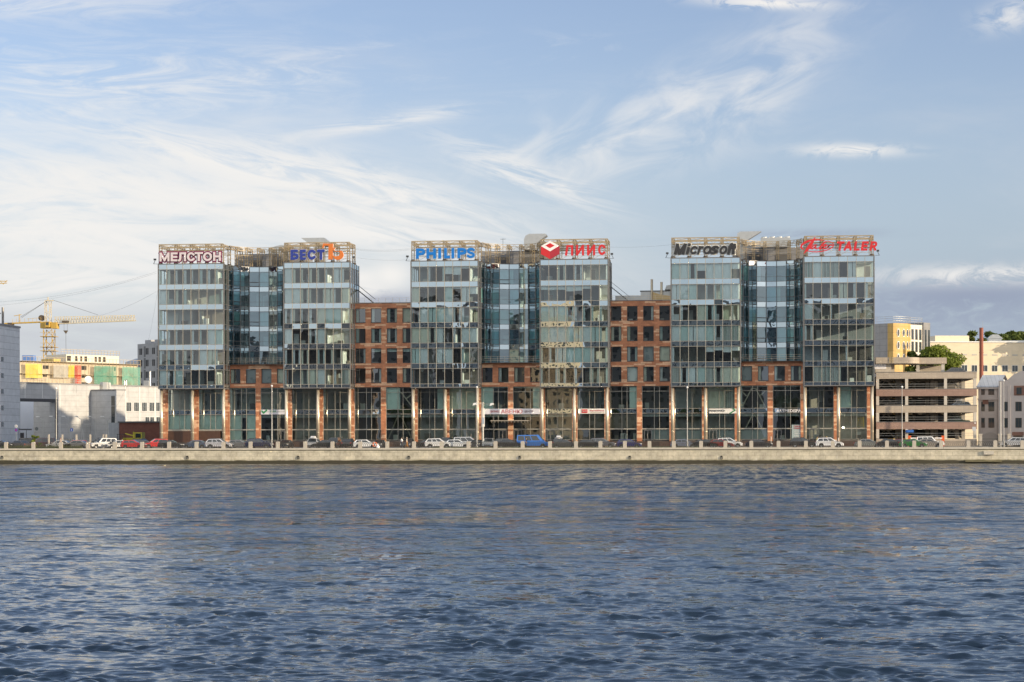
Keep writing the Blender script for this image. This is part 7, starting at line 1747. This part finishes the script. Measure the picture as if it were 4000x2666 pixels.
s = sO(3985) - g0; b = MB(); on_face(b, q0, dO, nO, s - .9, s + .9, az(3982, 1546, YO - 2), az(3982, 1508, YO - 2), .04, .05); b.build('brick_surround', m_ob, t); window(t, q0 + nO * .05, dO, nO, s - .4, s + .4, az(3982, 1541, YO - 2), az(3982, 1516, YO - 2), m_bark, 1)
b = MB()
for s in (sO(3850), ): on_face(b, O0, dO, nO, s - .5, s + .5, az(3850, 1580, YO), az(3850, 1562, YO), .05, .05)
on_face(b, q0, dO, nO, sO(3980) - g0 - 1.0, sO(3980) - g0 + 1.0, az(3980, 1702, YO - 2), az(3980, 1688, YO - 2), .05, .05); b.build('brick_arch', m_ob, t)
b = MB()
for s in (.0, g0 - .9): on_face(b, O0, dO, nO, s, s + .5, ZR, zo - .41, .10, .10)
for s in (.0, 1.6, 5.0, 9.2): on_face(b, q0, dO, nO, s, s + .45, ZR, zo + .15, .10, .10)
b.build('pilaster', m_ow, t)
b = MB(); s = sO(3980) - g0; on_face(b, q0, dO, nO, s - .8, s + .8, ZR, az(3980, 1702, YO - 2), .03, .04); b.build('door', m_bark, t)
b = MB(); q = q0 + dO * 7 - nO * 1; b.box(q.x - .5, q.x + .6, q.y, q.y + 1, zo + 4.3, zo + 6.0); b.build('chimney_stub', m_ow, t)
# gate in front of it
t = thing('gate', 'black iron gate between pale square posts by the old house', 'gate', (ax(3860, 356), 356, ZR))
for u in (3830, 3906, 3941): b = MB(); x = ax(u, 356); b.box(x - .25, x + .25, 355.8, 356.3, ZR, az(u, 1700, 356)); b.box(x - .32, x + .32, 355.74, 356.36, az(u, 1700, 356), az(u, 1700, 356) + .2); b.build('gate_post', m_post, t)
x0, x1 = ax(3836, 356), ax(3900, 356); b = MB(); n = 16
for k in range(n + 1): x = x0 + (x1 - x0) * k / n; h_ = az(3866, 1702, 356) + .55 * math.sin(math.pi * k / n); b.bar((x, 356, ZR + .1), (x, 356, h_), .035)
for z in (ZR + .3, ZR + 1.4): b.bar((x0, 356, z), (x1, 356, z), .045)
b.build('gate_leaf', m_iron, t)
x0, x1 = ax(3910, 356), ax(3937, 356); b = MB()
for k in range(8): x = x0 + (x1 - x0) * k / 7; b.bar((x, 356, ZR + .1), (x, 356, ZR + 2.1), .035)
for z in (ZR + .3, ZR + 1.9): b.bar((x0, 356, z), (x1, 356, z), .045)
b.build('side_panel', m_iron, t)
t = thing('lamp_post', 'thick white pole with three thin bands before the old house', 'lamp post', (ax(3908, 350), 350, ZR)); x = ax(3908, 350); b = MB(); b.tube([(x, 350, ZR), (x, 350, az(3908, 1492, 350))], .15, 8); b.build('pole', m_pole, t)
b = MB()
for z in (6, 8.5, 11): b.lathe((x, 350, z), [(.16, 0), (.18, .02), (.18, .1), (.16, .12)], 8)
b.build('band', m_pole2, t)

# ------------------------------------------------------------------ the viewer's own bank, seen only as reflections in the glass
def bank_house(x0, x1, y0, dep, h, col, lab, seed):
    m = mat('bank_plaster', col, .85, var=.12, scale=.4); t = thing('apartment_block', lab, 'apartment block', ((x0 + x1) / 2, y0 - dep / 2, 1.6)); b = MB(); b.box(x0, x1, y0 - dep, y0, 1.6, h); b.build('wall', m, t)
    b = MB(); b.box(x0 - .3, x1 + .3, y0 - dep - .3, y0 + .3, h, h + .6); b.build('roof', m_roof, t); g = random.Random(seed)
    z = 4.0
    while z < h - 2:
        b = MB(); x = x0 + 1.5
        while x < x1 - 2.5: b.box(x, x + 1.5, y0, y0 + .03, z, z + 1.7); x += 3.4
        b.build('window_row', m_wgl, t); z += 3.2
bank_house(-142, -112, -60, 16, 55, (.36, .32, .27), 'tall brown apartment house on the viewer bank, only seen mirrored', 1)
bank_house(-109, -92, -66, 18, 51, (.36, .33, .30), 'narrow grey apartment house on the viewer bank, only seen mirrored', 2)
bank_house(-62, 6, -60, 16, 54, (.42, .37, .30), 'wide ochre apartment house on the viewer bank, only seen mirrored', 3)
bank_house(10, 72, -63, 15, 52, (.38, .34, .30), 'wide grey brown apartment house on the viewer bank, only seen mirrored', 6)
bank_house(78, 130, -60, 15, 47, (.40, .34, .28), 'reddish apartment house on the viewer bank, only seen mirrored', 7)
bank_house(-176, -146, -62, 15, 47, (.38, .30, .24), 'brown brick apartment house on the viewer bank, only seen mirrored', 4)
bank_house(-260, -180, -70, 15, 31, (.44, .42, .38), 'long low pale house on the viewer bank, only seen mirrored', 5)
# a house set at an angle so that its end wall catches the sun
t = thing('apartment_block', 'cream angled house with a sunlit end wall, only seen mirrored', 'apartment block', (-70, -75, 1.6)); cB = Vector((-88, -66)); dB = Vector((.72, -.69)); nB = Vector((.69, .72)); b = MB(); b.obox(cB, dB * 30, -nB * 14, 1.6, 53); b.build('wall', mat('bank_cream', (.62, .52, .36), .85), t)
for k in range(15):
    b = MB()
    for q in range(8): on_face(b, cB, dB, nB, 1.5 + q * 3.5, 3.1 + q * 3.5, 4 + 3.25 * k, 5.7 + 3.25 * k, .03, .05)
    b.build('window_row', m_wgl, t)
for k, (x, h_) in enumerate(((-128, 15), (-96, 17), (-52, 14), (-20, 16), (16, 18), (60, 15), (99, 17), (140, 16))):
    tree('leafy street tree on the viewer bank, only seen mirrored', x, -40 - (k % 3) * 3, 1.6, h_, 4.5, 5, m_leafd, 70 + k, 'street trees on the viewer bank', 16, 160, .6)
